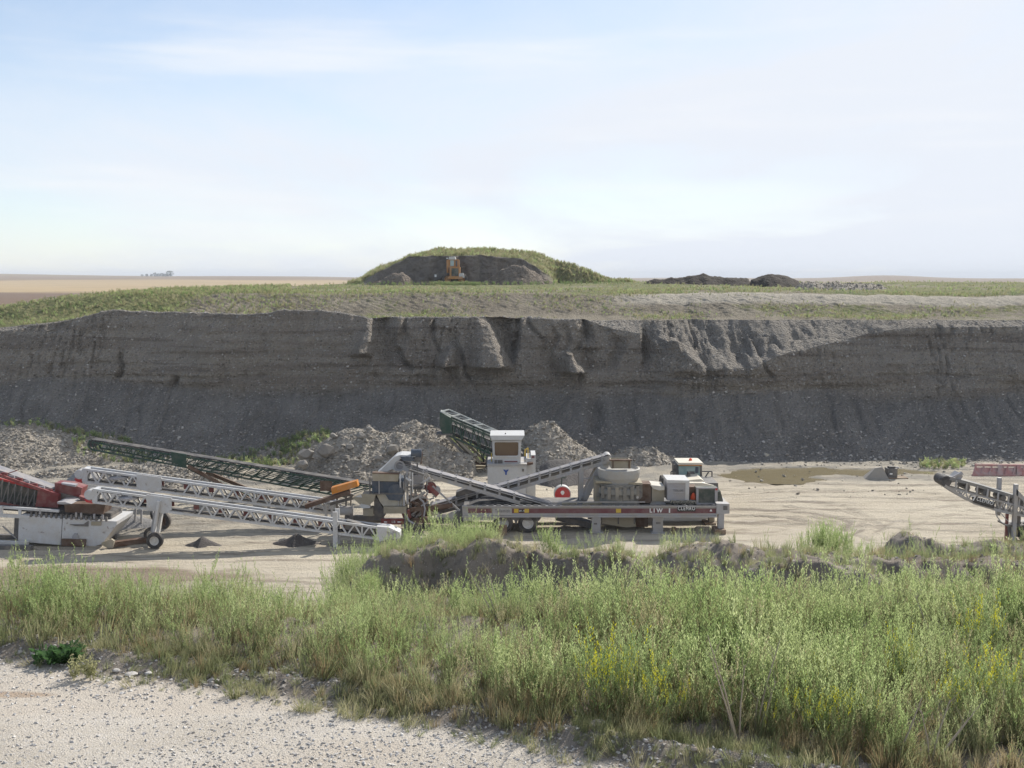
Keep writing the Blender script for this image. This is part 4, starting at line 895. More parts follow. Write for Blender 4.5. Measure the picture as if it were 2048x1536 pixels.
MB().pprism([(818, 990), (852, 995), (862, 1040), (818, 1046)], YS + 1.0, YS + 1.7).build('crusher_box', M_brown, sp)
MB().pprism([(800, 1018), (818, 1020), (822, 1036), (806, 1036)], YS + .2, YS + .5).build('red_bracket', M_red, sp)
for x0, yy in ((808, -.05), (813, .3), (700, .2), (845, 1.4)): 
    a = at(x0, 1030, YS + yy); MB().box(a.x, a.x + .14, YS + yy, YS + yy + .14, 0, a.z + .3).build('stand_leg', M_dgrey, sp)
MB().pbox(826, 1036, 862, 1046, YS + .4, YS + .9).build('skid_beam', M_brown, sp)
MB().pipe([at(838, 996, YS + .2), at(847, 1004, YS + .1), at(850, 1018, YS + .1), at(848, 1032, YS + .2)], .05, 6).build('hose', M_lilac, sp)
MB().pipe([at(812, 1030, YS), at(818, 1042, YS - .1), at(830, 1048, YS - .1)], .05, 6).build('hose', M_lilac, sp)
mb = MB(); rr = random.Random(3)
for i in range(90):
    x, y = rr.uniform(814, 872), rr.uniform(950, 1046); L_ = rr.uniform(.08, .35); an = rr.uniform(0, 3.14); p = at(x, y, YS + rr.uniform(.3, 1.2))
    mb.beam(p, p + Vector((math.cos(an) * L_, 0, math.sin(an) * L_)), .05, .07)
tag(mb.build('fittings', M_grey, sp), kind='stuff')
for x0, x1, y0, y1, yy, mm in ((819, 821, 940, 990, -.05, M_white), (824, 826, 945, 985, -.1, M_white), (846, 848, 940, 975, .2, M_lilac), (833, 836, 925, 950, .5, M_dgrey), (852, 854, 955, 985, .4, M_dgrey), (808, 811, 950, 985, -.15, M_dgrey), (799, 802, 948, 975, -.12, M_white), (757, 759, 962, 988, -.1, M_grey)):
    MB().pbox(x0, y0, x1, y1, YS + yy, YS + yy + .1).build('pipe', mm, sp)
for p0, p1, mm in (((806, 952), (822, 962), M_white), ((812, 975), (846, 968), M_dgrey), ((818, 940), (848, 950), M_dgrey), ((822, 1000), (844, 990), M_grey), ((860, 955), (842, 968), M_grey)):
    MB().beam(at(*p0, YS - .05), at(*p1, YS - .05), .08, .10).build('brace_bar', mm, sp)
MB().pbox(746, 986, 808, 989, YS - .06, YS + .1).build('screen_rail', M_dgrey, sp)
MB().pprism([(770, 988), (808, 988), (800, 1002), (778, 1000)], YS - .04, YS + .2).build('screen_outlet', M_blue, sp)
MB().pprism([(662, 976), (713, 962), (716, 973), (664, 989)], YS - .2, YS + .35).build('belt_guard_cover', M_orange, sp)
MB().beam(at(612, 1012, YS + .1), at(700, 983, YS + .1), .5, .22).build('discharge_arm', M_brown, sp)
# rusty posts left of it
o = thing('rusty_frame', 'small rusty steel frame left of the dark discharge arm', 'frame', (at(598, 1010, 62).x, 62, 0))
for x0, x1 in ((586, 586), (592, 594), (600, 592), (606, 598)): MB().beam(at(x0, 1012, 62), at(x1, 988, 62), .06, .06).build('bar', M_brown, o)
MB().beam(at(584, 999, 62), at(606, 1001, 62), .06, .06).build('bar', M_brown, o)

# ------------------------------------------------------------------ white lattice stackers
def stacker(label, dx, dy, Y, wheels, tail):
    f = lambda x, y: (x + dx, y + dy)
    base = thing('stacker_conveyor', label, 'conveyor', (at(320 + dx, 1080, Y).x, Y + .5, 0), 'white lattice stacking conveyors')
    W = 0.60
    xe = 754 if tail else 700; n = 19 if tail else 18
    ye = lambda x, t: (979 + (x - 186) * (1055 - 979) / (754 - 186)) if t else (1004 + (x - 186) * (1077 - 1004) / (754 - 186))
    truss_sides(base, f(186, ye(186, 1)), f(xe, ye(xe, 1)), f(186, ye(186, 0)), f(xe, ye(xe, 0)), Y, W, n, M_white, .11, .08, skip=(5, 6), verts_every=6)
    T0, T1 = at(*f(190, ye(190, 1) - 1), Y), at(*f(xe, ye(xe, 1) - 1), Y)
    MB().beam(T0 + Vector((0, W / 2, -.10)), T1 + Vector((0, W / 2, -.10)), W * .8, .06).build('belt', M_darkbelt, base)
    R0, R1 = at(*f(195, ye(195, 0) - 4), Y), at(*f(xe, ye(xe, 0) - 4), Y)
    MB().beam(R0 + Vector((0, W / 2, 0)), R1 + Vector((0, W / 2, 0)), W * .75, .05).build('return_belt', M_belt, base)
    MB().pprism([f(185, 978), f(194, 979), f(194, 1006), f(185, 1004)], Y - .05, Y + W + .05).build('head_plate', M_white, base)
    c = at(*f(179, 990), Y); MB().tube((c.x, Y + .02, c.z), (c.x, Y + W - .02, c.z), .27, 20).build('head_pulley', M_grey, base)
    MB().lathe((c.x, Y - .06, c.z), [(.01, 0), (.22, 0), (.27, .06), (.27, .12), (.01, .12)], 18, 'y').build('pulley_cover', M_white, base)
    MB().pprism([f(168, 998), f(186, 1000), f(184, 1007), f(172, 1004)], Y + .0, Y + .3).build('scraper', M_brightred, base)
    # return idler and red idler brackets
    c = at(*f(255, 997), Y); MB().lathe((c.x, Y + .2, c.z), [(.01, -.14), (.50, -.05), (.50, .05), (.01, .14)], 20, 'z').build('reel', M_lilac, base)
    first = None
    for i in range(9):
        x = 290 + i * 50
        if x > xe - 30: break
        p = at(*f(x, ye(x, 1) + 9), Y)
        if first is None: first = MB().box(p.x - .13, p.x + .13, Y + .2, Y + .3, p.z - .14, p.z + .14).build('idler_bracket', M_red, base); P0 = p
        else: dup(first, base, p - P0)
    idlers(base, at(*f(200, ye(200, 0) - 5), Y), at(*f(xe - 10, ye(xe - 10, 0) - 5), Y), W, 10, .05)
    MB().pprism([f(293, 989), f(343, 996), f(343, 1020), f(326, 1028), f(293, 1017)], Y - .06, Y + .0).build('side_plate', M_white, base)
    MB().pprism([f(293, 989), f(343, 996), f(343, 1020), f(326, 1028), f(293, 1017)], Y + W, Y + W + .06).build('side_plate', M_white, base)
    if wheels:
        for yy in (-.14, W + .02): 
            a, b = at(*f(320, 1000), Y), at(*f(309, 1072), Y)
            MB().beam((a.x, Y + yy, a.z), (b.x, Y + yy, b.z), .26, .12, up=(1, 0, 0)).build('strut', M_white, base)
        a, b = at(*f(311, 1012), Y), at(*f(302, 1064), Y); MB().beam((a.x, Y + .1, a.z), (b.x, Y + .1, b.z), .1, .1).build('jack', M_grey, base)
        c = at(*f(314, 1081), Y)
        wheel(base, (c.x, Y - .30, .41), .41, .30); wheel(base, (c.x - .55, Y + W + .35, .41), .41, .30)
        MB().tube((c.x, Y - .3, .43), (c.x - .4, Y + W + .3, .43), .08, 8).build('axle', M_dgrey, base)
    if tail:
        MB().pprism([f(753, 1053), f(778, 1055), f(800, 1065), f(800, 1077), f(776, 1078), f(760, 1083), f(753, 1080)], Y - .08, Y + W + .08).build('tail_box', M_white, base)
        MB().pbox(776 + dx, 1066 + dy, 793 + dx, 1075 + dy, Y - .11, Y - .08).build('inspection_cover', M_lilac, base)
        a, b = at(*f(690, 1050), Y), at(*f(752, 1066), Y); MB().beam(a + Vector((0, W / 2, 0)), b + Vector((0, W / 2, 0)), W * .7, .45).build('tail_hopper', M_dgrey, base)
        for yy in (-.12, W + .02): MB().box(at(*f(666, 1030), Y).x, at(*f(675, 1030), Y).x, Y + yy, Y + yy + .1, 0, at(*f(670, 1023), Y).z).build('stand_leg', M_white, base)
    return base
YA = ground(314, 1097).y + .3
stacker('front white lattice stacker conveyor with one white rimmed wheel and a big side plate', 0, 0, YA, True, True)
st2 = stacker('rear white lattice stacker conveyor standing behind a similar nearer one', -20, -41, YA + 4.2, False, False)
c = at(321, 1045, YA + 3.6); q = wheel(st2, (c.x, YA + 3.9, .46), .46, .35, mat=M_brown); c = at(321, 1045, YA + 5.8); wheel(st2, (c.x, YA + 5.6, .46), .46, .35, mat=M_brown)
for x0, x1 in ((272, 270), (283, 283), (300, 312)): MB().beam(at(x0, 1012 - 8, YA + 4.3), (at(x1, 1060, YA + 4.3).x, YA + 4.3, .2), .09, .09).build('strut', M_grey, st2)
for x in (650, 662): MB().box(at(x, 1030, YA + 4.2).x, at(x + 5, 1030, YA + 4.2).x, YA + 4.1, YA + 4.2, 0, at(x, 1006, YA + 4.2).z).build('stand_leg', M_white, st2)

# ------------------------------------------------------------------ dark green conveyors
YG = 64.5
g1 = thing('lattice_conveyor', 'long dark green lattice conveyor sloping down right behind the white stackers', 'conveyor', (at(470, 1000, YG).x, YG + .5, 0), 'dark green lattice conveyors')
T0, T1, B0, B1 = truss_sides(g1, (184, 884), (758, 976), (188, 900), (690, 994), YG, .9, 26, M_green, .09, .045, verts_every=2)
belt_run(g1, at(182, 880, YG), at(760, 973, YG), YG, .8, .07)
idlers(g1, at(196, 887, YG), at(752, 978, YG), .9, 22, .07, M_lilac)
MB().pprism([(342, 904), (350, 905), (373, 909), (372, 934), (343, 926)], YG - .06, YG).build('side_plate', M_green, g1)
MB().pbox(640, 962, 664, 982, YG - .05, YG + .05).build('side_plate', M_brown, g1)
c = at(184, 887, YG); MB().tube((c.x, YG, c.z), (c.x, YG + .9, c.z), .22, 16).build('head_pulley', M_belt, g1)
MB().pipe([at(180, 880, YG), at(176, 890, YG), at(182, 898, YG), at(192, 902, YG)], .06, 6).build('head_guard', M_green, g1)
for o0, o1, yy, mm in (((376, 932), (500, 990), -.1, M_brown), ((412, 944), (530, 995), 1.2, M_brown), ((378, 936), (505, 996), .3, M_green)):
    a, b = at(*o0, YG + yy), at(*o1, YG + yy); MB().beam(a, (b.x, YG + yy + .4, .12), .16, .2).build('undercarriage_beam', mm, g1)
a = at(488, 918, YG); MB().box(a.x - .04, a.x + .04, YG, YG + .08, a.z - .1, a.z + .4).build('lamp_post', M_green, g1)
MB().beam(at(515, 998, YG + .5), (at(540, 1000, YG + .5).x, YG + 2.0, .15), .2, .3).build('axle_beam', M_brown, g1)

YG2 = 75.5
g2 = thing('lattice_conveyor', 'dark green lattice conveyor with pale guard rails behind the white control cabin', 'conveyor', (at(950, 935, YG2).x, YG2 + .6, 0), 'dark green lattice conveyors')
truss_sides(g2, (884, 832), (1045, 898), (890, 868), (1045, 935), YG2, 1.3, 9, M_green, .12, .07, verts_every=2)
belt_run(g2, at(884, 842, YG2), at(1045, 909, YG2), YG2, 1.3, .10)
MB().beam(at(890, 866, YG2) + Vector((0, .65, .1)), at(1045, 930, YG2) + Vector((0, .65, .1)), .9, .06).build('return_belt', M_belt, g2)
MB().pprism([(880, 824), (902, 836), (905, 866), (886, 870), (879, 850)], YG2 - .08, YG2 + 1.38).build('head_box', M_green, g2)
MB().pbox(872, 868, 905, 871, YG2 - .2, YG2 + 1.4).build('head_step', M_dgrey, g2)
GR = paint('sunlit_guard_rail', (0.50, 0.53, 0.52), .5, .15)  # sunlight on the conveyor's top rails, put into a pale colour
A0, A1, C0, C1 = at(881, 823, YG2), at(990, 868, YG2), at(898, 819, YG2 + 1.3), at(1012, 869, YG2 + 1.3)
MB().beam(A0, A1, .07, .07).build('guard_rail', GR, g2); MB().beam(C0, C1, .07, .07).build('guard_rail', GR, g2)
for i in range(6): MB().beam(lerp(A0, A1, i / 5), lerp(C0, C1, i / 5), .07, .07).build('guard_rung', GR, g2)
for i in range(5): MB().beam(lerp(A0, A1, i / 5), lerp(C0, C1, (i + 1) / 5), .04, .04).build('guard_brace', GR, g2)
for i in range(1, 6): a = lerp(A0, A1, i / 5); MB().beam(a, (a.x, YG2, a.z - .5), .06, .06).build('guard_post', M_green, g2)
for o0, o1, yy, mm in (((893, 872), (948, 926), 0, M_dgrey), ((914, 878), (962, 926), .1, M_beige), ((924, 878), (975, 926), 1.1, M_beige), ((905, 872), (955, 928), 1.2, M_dgrey)):
    MB().beam(at(*o0, YG2 + yy), at(*o1, YG2 + yy), .14, .18).build('undercarriage_beam', mm, g2)
for x0, x1 in ((953, 955), (968, 957), (966, 970)): MB().beam(at(x0, 924, YG2 + .3), at(x1, 893, YG2 + .3), .08, .08).build('undercarriage_post', M_green, g2)
MB().beam(at(935, 926, YG2 + .3), at(985, 928, YG2 + .3), .3, .16).build('axle_beam', M_brown, g2)
for px in (918, 933, 976):
    c = at(px, 926, YG2 - .1)
    t = MB().tube((c.x - .16, c.y, .48), (c.x + .16, c.y, .48), .48, 22); o = t.build('tyre', M_rubber, g2)
    MB().tube((c.x - .17, c.y, .48), (c.x + .17, c.y, .48), .22, 14).build('rim', M_beige, o)
# timber lying by its wheels
for i, (a4, lab) in enumerate((((938, 932, 978, 936), 'pale plank lying beside the wheels of the rear green conveyor'), ((942, 938, 984, 942), 'second pale plank on the ground in front of the rear green conveyor'))):
    a, b = ground(a4[0], a4[1] + 2), ground(a4[2], a4[3])
    o = MB().beam((a.x, a.y, .07), (b.x, b.y, .07), .25, .16).build('plank', M_beige, None, loc=((a.x + b.x) / 2, (a.y + b.y) / 2, 0)); tag(o, lab, 'plank')

# ------------------------------------------------------------------ control tower
YC = ground(1010, 1005).y - 1.0
tw = thing('control_cabin', 'white control cabin with a brown tinted window on a tall white van body', 'cabin', (at(1015, 1000, YC).x, YC + 1.2, 0))
o = MB().pprism([(975, 931), (1053, 931), (1052, 1006), (975, 1006)], YC, YC + 2.4).build('van_body', M_cabwhite, tw)
MB().pbox(1044, 938, 1048, 943, YC - .04, YC).build('lock_plate', M_dgrey, o)
p = at(1012, 945, YC - .02); lettering('Y', .26, p, M_blueletter, o, bold=.03)
MB().pbox(974, 928, 1054, 932, YC - .1, YC + 2.5).build('platform', M_grey, tw)
MB().pbox(1053, 917, 1062, 1000, YC + .6, YC + 2.6).build('side_annex', M_cabwhite, tw)
o = MB().pbox(1062, 910, 1071, 1001, YC + .9, YC + 2.6).build('side_annex', M_cabwhite, tw)
MB().pbox(1063, 912, 1069, 916, YC + .86, YC + .9).build('vent', M_stripe, o)
cab = MB().pprism([(984, 878), (1043, 878), (1041, 928), (986, 928)], YC + .15, YC + 1.9).build('cab_shell', M_cabwhite, tw)
MB().pprism([(980, 871), (1049, 871), (1047, 875), (1043, 880), (984, 880), (981, 875)], YC - .1, YC + 2.1).build('cab_roof', M_cabwhite, tw)
w = MB().pprism([(991, 884.5), (1035, 884.5), (1037, 887), (1036, 909), (1033, 911.5), (992, 911.5), (990, 909), (989, 887)], YC + .10, YC + .15).build('window', M_amberglass, cab)
fr = MB()
for a4 in ((987, 881.5, 1039, 884.5), (987, 911.5, 1039, 914.5), (986.5, 884.5, 989, 911.5), (1037, 884.5, 1040, 911.5)): fr.pbox(*a4, YC + .08, YC + .15)
fr.build('window_frame', M_white, cab)
MB().pbox(988, 920, 1005, 927, YC + .10, YC + .15).build('vent_grille', M_dgrey, cab)
for x in (988, 994): MB().pbox(x, 920, x + 1.2, 927, YC + .07, YC + .10).build('vent_bar', M_lilac, cab)
o = MB().pbox(1007, 920, 1037, 927, YC + .10, YC + .15).build('stripe_panel', M_white, cab); MB().pbox(1009, 922, 1035, 924.5, YC + .07, YC + .10).build('stripe', M_stripe, cab)
MB().beam(at(1011, 870, YC + .5), at(1011, 866, YC + .5), .07, .07).build('aerial_stub', M_dgrey, tw)
for pts in ([(1056, 926), (1056, 896), (1050, 900), (1050, 912)], [(983, 930), (983, 906)]):
    MB().pipe([at(x, y, YC + .8) for x, y in pts], .035, 6).build('hand_rail', M_yellow, tw)
MB().pprism([(1052, 926), (1066, 925), (1066, 929), (1052, 931)], YC + .3, YC + .6).build('step', M_brown, tw)
for x in (980, 1046): a = at(x, 1006, YC + .3); MB().box(a.x - .15, a.x + .15, YC + .3, YC + .6, 0, a.z + .02).build('stand_leg', M_dgrey, tw)
for x in (980, 1046): a = at(x, 1006, YC + 2.0); MB().box(a.x - .15, a.x + .15, YC + 1.9, YC + 2.2, 0, a.z + .02).build('stand_leg', M_dgrey, tw)

# ------------------------------------------------------------------ red and white drum
YD = ground(1125, 1016).y
c = at(1125, 989, YD); o = thing('fuel_drum', 'red faced round drum with a white rim behind the trailer', 'drum', (c.x, YD + .8, 0))
d = MB().tube((c.x, YD, c.z), (c.x, YD + .55, c.z), .50, 28).build('drum_shell', M_cabwhite, o)
MB().tube((c.x, YD - .02, c.z), (c.x, YD, c.z), .445, 28).build('end_plate', M_brightred, o)
mb = MB().lathe((c.x, YD - .03, c.z + .12), [(.01, 0), (.10, 0), (.12, .015)], 12, 'y').box(c.x - .05, c.x + .05, YD - .035, YD - .02, c.z - .02, c.z + .03)
mb.build('emblem', M_letter, o)
p = Vector((c.x, YD - .03, c.z - .22)); lettering('m', .11, p, M_letter, o, bold=.01)
MB().pipe([Vector((c.x - .05, YD + .2, c.z + .48)), Vector((c.x - .05, YD + .2, c.z + .95)), Vector((c.x + .25, YD + .2, c.z + 1.0))], .03, 6).build('vent_pipe', M_green, o)
for yy in (.1, .32): MB().box(c.x - .4, c.x + .4, YD + yy, YD + yy + .2, 0, c.z - .38).build('cradle', M_dgrey, o)

# ------------------------------------------------------------------ wheel loader behind the trailer, seen from the back
YL = 60.9
cl = at(1384, 1005, YL)
wlr = thing('wheel_loader', 'cream wheel loader with an orange beacon seen from behind', 'loader', (cl.x, YL + 2.5, 0))
cab = MB().pprism([(1352, 930), (1404, 930), (1404, 962), (1352, 962)], YL + 2.3, YL + 3.9)
cab.build('cab', M_dgrey, wlr)
cabo = [o for o in wlr.children if o.name.startswith('cab')][0]
MB().pprism([(1357, 931), (1399, 931), (1400, 955), (1389, 957), (1358, 957)], YL + 2.22, YL + 2.3).build('rear_window', M_tealglass, cabo)
MB().pbox(1375, 943, 1389, 958, YL + 2.16, YL + 2.22).build('seat_back', M_dgrey, cabo)
MB().pbox(1391, 934, 1397, 946, YL + 2.18, YL + 2.22).build('window_sticker', M_blue, cabo)
MB().pprism([(1357, 925.5), (1404, 925.5), (1407, 927), (1405, 930), (1356, 930)], YL + 2.1, YL + 3.8).build('cab_roof', M_cream, wlr)
MB().pbox(1358, 929.5, 1404, 931.5, YL + 2.1, YL + 2.2).build('roof_trim', M_orange, wlr)
c = at(1381, 920.5, YL + 2.9); MB().lathe((c.x, c.y, c.z), [(.01, .13), (.07, .11), (.10, .02), (.10, -.1), (.01, -.1)], 12).build('beacon', M_lamp, wlr)
MB().pprism([(1347, 930), (1352, 928), (1352, 942), (1345, 943)], YL + 2.4, YL + 2.5).build('mirror', M_dgrey, wlr)
MB().pprism([(1378, 960), (1402, 958), (1408, 962), (1410, 972), (1378, 972)], YL + .5, YL + 2.3).build('engine_hood', M_cream, wlr)
MB().pprism([(1376, 966), (1406, 966), (1428, 971), (1432, 978), (1376, 978)], YL + .0, YL + .9).build('rear_hood', M_cream, wlr)
MB().pprism([(1340, 966), (1436, 966), (1440, 1012), (1340, 1012)], YL + .2, YL + 2.2).build('rear_frame', M_dgrey, wlr)
MB().tube(at(1376, 966, YL + 1.6), at(1377, 948, YL + 1.6), .12, 10).build('exhaust_stack', M_dgrey, wlr)
MB().tube(at(1377, 949, YL + 1.6), at(1378, 944, YL + 1.6), .09, 10).build('exhaust_pipe', M_belt, wlr)
for pts in ([(1342, 962), (1342, 943), (1352, 943)], [(1347, 962), (1347, 948)], [(1342, 952), (1352, 952)], [(1404, 943), (1424, 943), (1424, 968)], [(1418, 943), (1408, 958)], [(1404, 958), (1424, 958)]):
    MB().pipe([at(x, y, YL + 2.2) for x, y in pts], .04, 6).build('hand_rail', M_dgrey, wlr)
for sx in (1352, 1419):
    for yy in (1.1, 4.2):
        c = at(sx, 1000, YL)
        t = MB().tube((c.x - .3, YL + yy, .80), (c.x + .3, YL + yy, .80), .80, 24).build('tyre', M_rubber, wlr); MB().tube((c.x - .31, YL + yy, .80), (c.x + .31, YL + yy, .80), .40, 16).build('rim', M_cream, t)
# ------------------------------------------------------------------ red and white feeder at the left edge
YR = ground(120, 1091).y - .2
fd = thing('feed_hopper', 'white steel hopper with a red conveyor frame and rusty feed box at the left edge', 'feeder', (at(110, 1090, YR).x, YR + 1.2, 0))
o = MB().pprism([(38, 1031), (124, 1036), (121, 1090), (36, 1083)], YR, YR + 2.4).build('hopper_panel', M_white, fd)
MB().pprism([(125.5, 1036), (234, 1043), (233, 1050), (204, 1088), (190, 1092), (122.5, 1090)], YR + .02, YR + 2.4).build('hopper_panel', M_white, fd)
MB().pprism([(29, 1036), (40, 1036), (38, 1078), (27, 1076)], YR + .3, YR + 2.2).build('hopper_end', M_dgrey, fd)
MB().pprism([(123, 1078), (171, 1079), (170, 1093), (123, 1092)], YR - .12, YR).build('patch_plate', M_brown, o)
MB().pprism([(139, 1049), (166, 1049), (176, 1042), (176, 1053), (150, 1052)], YR - .04, YR + .02).build('bracket', M_dgrey, o)
MB().pbox(182, 1043, 202, 1051, YR - .03, YR + .02).build('sticker', M_beige, o)
MB().pprism([(144, 1073), (148, 1067), (154, 1067), (158, 1078), (144, 1079)], YR - .05, YR + .02).build('hatch', M_lilac, o)
# conveyor rails along its top
MB().beam(at(-40, 1011, YR), at(118, 1022, YR), .12, .12).build('top_rail', M_white, fd)
MB().beam(at(-40, 1028, YR), at(60, 1034, YR), .12, .16).build('side_channel', M_white, fd)
for x, y in ((3, 1014), (40, 1017), (-20, 1013)): MB().beam(at(x, y, YR), at(x, y + 17, YR), .14, .08).build('idler_post', M_white, fd)
MB().beam(at(-40, 1019, YR) + Vector((0, 1.2, 0)), at(215, 1034, YR) + Vector((0, 1.2, 0)), 1.5, .16).build('belt', M_belt, fd)
MB().pprism([(70, 1026), (222, 1034), (222, 1044), (70, 1036)], YR + .4, YR + 2.0).build('idler_bed', M_dgrey, fd)
mb = MB()
for i in range(16): x = 60 + i * 10; mb.pbox(x, 1024 + i * .7, x + 4, 1034 + i * .6, YR - .02, YR + .1)
mb.build('idler_brackets', M_dgrey, fd)
for x in (78, 150, 160, 186, 203): MB().pbox(x, 1018 + (x - 60) * .08, x + 4, 1027 + (x - 60) * .08, YR - .06, YR + .0).build('bolt_bracket', M_lilac, fd)
MB().pprism([(128, 1007), (211, 1009), (206, 1029), (130, 1024)], YR + .3, YR + 1.4).build('feed_box', M_brown, fd)
MB().pprism([(114, 1004), (130, 1004), (143, 1008), (126, 1009), (115, 1008)], YR + .2, YR + 1.6).build('spill_lip', M_lilac, fd)
# red conveyor body behind
YQ = YR + 1.0
MB().pprism([(76, 980), (90, 981), (116, 990), (116, 1022), (70, 1017)], YQ, YQ + 1.0).build('side_plate', M_red, fd)
MB().beam(at(-60, 930, YQ), at(118, 991, YQ), .14, .14).build('top_chord', M_red, fd)
MB().beam(at(-60, 942, YQ + .2), at(105, 986, YQ + .2), .08, .1).build('side_rail', M_brightred, fd)
MB().beam(at(-60, 995, YQ), at(72, 1022, YQ), .14, .2).build('bottom_chord', M_red, fd)
MB().pprism([(-60, 945), (76, 980), (70, 1014), (-60, 990)], YQ + .7, YQ + 1.1).build('mesh_guard', M_panelgreen, fd)
for i in range(7):
    x = -8 + i * 13; MB().beam(at(x, 955 + i * 4.2, YQ), at(x - 3, 1004 + i * 2.2, YQ), .05, .05).build('upright', M_dgrey, fd)
    MB().beam(at(x, 955 + i * 4.2, YQ), at(x - 14, 1002 + i * 2, YQ), .04, .04).build('brace', M_dgrey, fd)
MB().beam(at(-60, 917, YQ + .9), at(112, 977, YQ + .9), .8, .12).build('belt', M_dustybelt, fd)
MB().beam(at(-60, 922, YQ + .9), at(110, 983, YQ + .9), .7, .12).build('idler_troughs', M_belt, fd)
for i in range(7): p = at(8 + i * 15, 948 + i * 5.5, YQ + .1); MB().box(p.x - .14, p.x + .14, p.y, p.y + .1, p.z - .07, p.z + .07).build('idler_bracket', M_lilac if i % 2 else M_red, fd)
MB().beam(at(-10, 955, YQ - .05), at(34, 941, YQ - .05), .05, .05).build('stay_rod', M_red, fd)
MB().pprism([(109, 966), (138, 968), (164, 976), (160, 996), (148, 992), (132, 993), (110, 983)], YQ + .5, YQ + 1.3).build('receiving_box', M_red, fd)
MB().pprism([(122, 966), (151, 970), (150, 974), (124, 969)], YQ + .15, YQ + .5).build('box_lip', M_lilac, fd)
MB().pprism([(112, 984), (160, 996), (178, 1003), (200, 1006), (196, 1010), (116, 1004)], YQ + .4, YQ + 1.8).build('rock_chute', M_dgrey, fd)
MB().pprism([(158, 992), (170, 996), (190, 1004), (176, 1006), (160, 1000)], YQ + .1, YQ + .4).build('chute_wing', M_red, fd)
# skids below
MB().beam((at(-50, 1088, YR).x, YR - .2, .30), (at(60, 1088, YR).x, YR - .2, .22), .2, .16).build('skid_rail', M_white, fd)
MB().beam((at(-50, 1088, YR).x, YR - .6, .12), (at(75, 1088, YR).x, YR - .6, .10), .3, .2).build('skid_rail', M_dgrey, fd)
MB().beam((at(-50, 1088, YR).x, YR + 1.6, .12), (at(210, 1088, YR).x, YR + 1.6, .10), .3, .24).build('skid_rail', M_dgrey, fd)
MB().beam(at(5, 1052, YR + .3), at(34, 1078, YR + .3), .06, .06).build('stay_rod', M_grey, fd)
# loose rusty plates beside it
for i, (pts, lab) in enumerate(((((202, 1086), (222, 1078), (228, 1082), (226, 1096), (216, 1097), (204, 1090)), 'bent beige steel plate lying right of the white hopper'),)):
    o = MB().pprism(pts, YR - .3, YR - .15).build('bent_plate', M_beige, None, loc=(at(215, 1096, YR).x, YR - .2, 0)); tag(o, lab, 'plate')
o = MB().beam((at(228, 1090, YR).x, YR, .12), (at(285, 1086, YR).x, YR + .8, .16), .35, .25).build('rusty_beam', M_brown, None, loc=(at(255, 1090, YR).x, YR + .4, 0)); tag(o, 'rusty beam lying on the ground left of the white rimmed wheel', 'beam')

# ------------------------------------------------------------------ conveyor at the right edge
YE = 54.6
rc = thing('radial_conveyor', 'grey lattice conveyor with a black name board at the right edge', 'conveyor', (at(2035, 1090, YE).x, YE + .5, 0))
W = 1.0
top = [(1900, 957), (1960, 973), (2048, 1000), (2140, 1030), (2230, 1060)]
mid = [(1902, 976), (1960, 992), (2048, 1015), (2140, 1043), (2230, 1072)]
bot = [(1890, 971), (1916, 988), (1948, 1006), (2000, 1022), (2048, 1032), (2140, 1058), (2230, 1085)]
def poly_beams(pts, Y, w, h, nm, mat):
    return [MB().beam(at(*a, Y), at(*b, Y), w, h).build(nm, mat, rc) for a, b in zip(pts[:-1], pts[1:])]
made = poly_beams(mid, YE, .07, .08, 'middle_chord', M_grey) + poly_beams(bot, YE, .08, .12, 'bottom_chord', M_grey)
def yat(pts, x): return float(np.interp(x, [p[0] for p in pts], [p[1] for p in pts]))
for i in range(26):
    x = 1906 + i * 12.5
    if 1938 < x < 1988: continue
    a, b = at(x, yat(mid, x), YE), at(x + 6, yat(bot, x + 6), YE); c = at(x + 12, yat(mid, x + 12), YE)
    made.append(MB().beam(a, b, .05, .05).build('brace', M_grey, rc)); made.append(MB().beam(b, c, .05, .05).build('brace', M_grey, rc))
for i in range(16):
    x = 1913 + i * 21; made.append(MB().beam(at(x, yat(top, x), YE), at(x - 2, yat(mid, x), YE), .08, .05).build('idler_post', M_grey, rc))
for o in made: dup(o, rc, (0, W, 0))
for a, b in zip(top[:-1], top[1:]):
    MB().beam(at(*a, YE) + Vector((0, W / 2 + .04, 0)), at(*b, YE) + Vector((0, W / 2 + .04, 0)), W * 1.05, .16).build('belt', paint('grey_belt', (.16, .165, .17), .8, .2), rc)
for i in range(9):
    x = 1936 + i * 36; p = at(x, yat(top, x) + 9, YE); MB().tube(p + Vector((0, .06, 0)), p + Vector((0, W, 0)), .15, 8).build('idler', M_dgrey, rc)
c = at(1893, 963, YE); MB().tube((c.x, YE + .02, c.z), (c.x, YE + W + .02, c.z), .27, 20).build('head_pulley', M_belt, rc)
MB().pprism([(1896, 964), (1912, 954), (1921, 946), (1926, 953), (1920, 962), (1900, 966)], YE + .15, YE + .9).build('head_cover', M_grey, rc)
MB().pprism([(1897, 958), (1921, 945), (1923, 943), (1928, 949), (1922, 950)], YE + .05, YE + .15).build('cover_rim', M_lilac, rc)
o = MB().prism([xz(1941, 989, YE), xz(1989, 1004, YE), xz(1986, 1016.5, YE), xz(1962, 1010, YE), xz(1945, 1004, YE)], YE - .09, YE - .05).build('name_board', M_sign, rc)
a, b = at(1953, 996, YE), at(1986, 1006, YE); ang = math.atan2(b.z - a.z, b.x - a.x)
p = at(1970, 1002.5, YE - .10); lettering('CLEMRO', .19, p, M_letter, o, roll=-ang, bold=.002, sx=.76)
p = at(1946, 996, YE - .10); MB().beam(at(1942, 992, YE - .1), at(1951, 993, YE - .1), .02, .05).beam(at(1951, 993, YE - .1), at(1946, 1001, YE - .1), .02, .05).build('logo', M_letter, o)
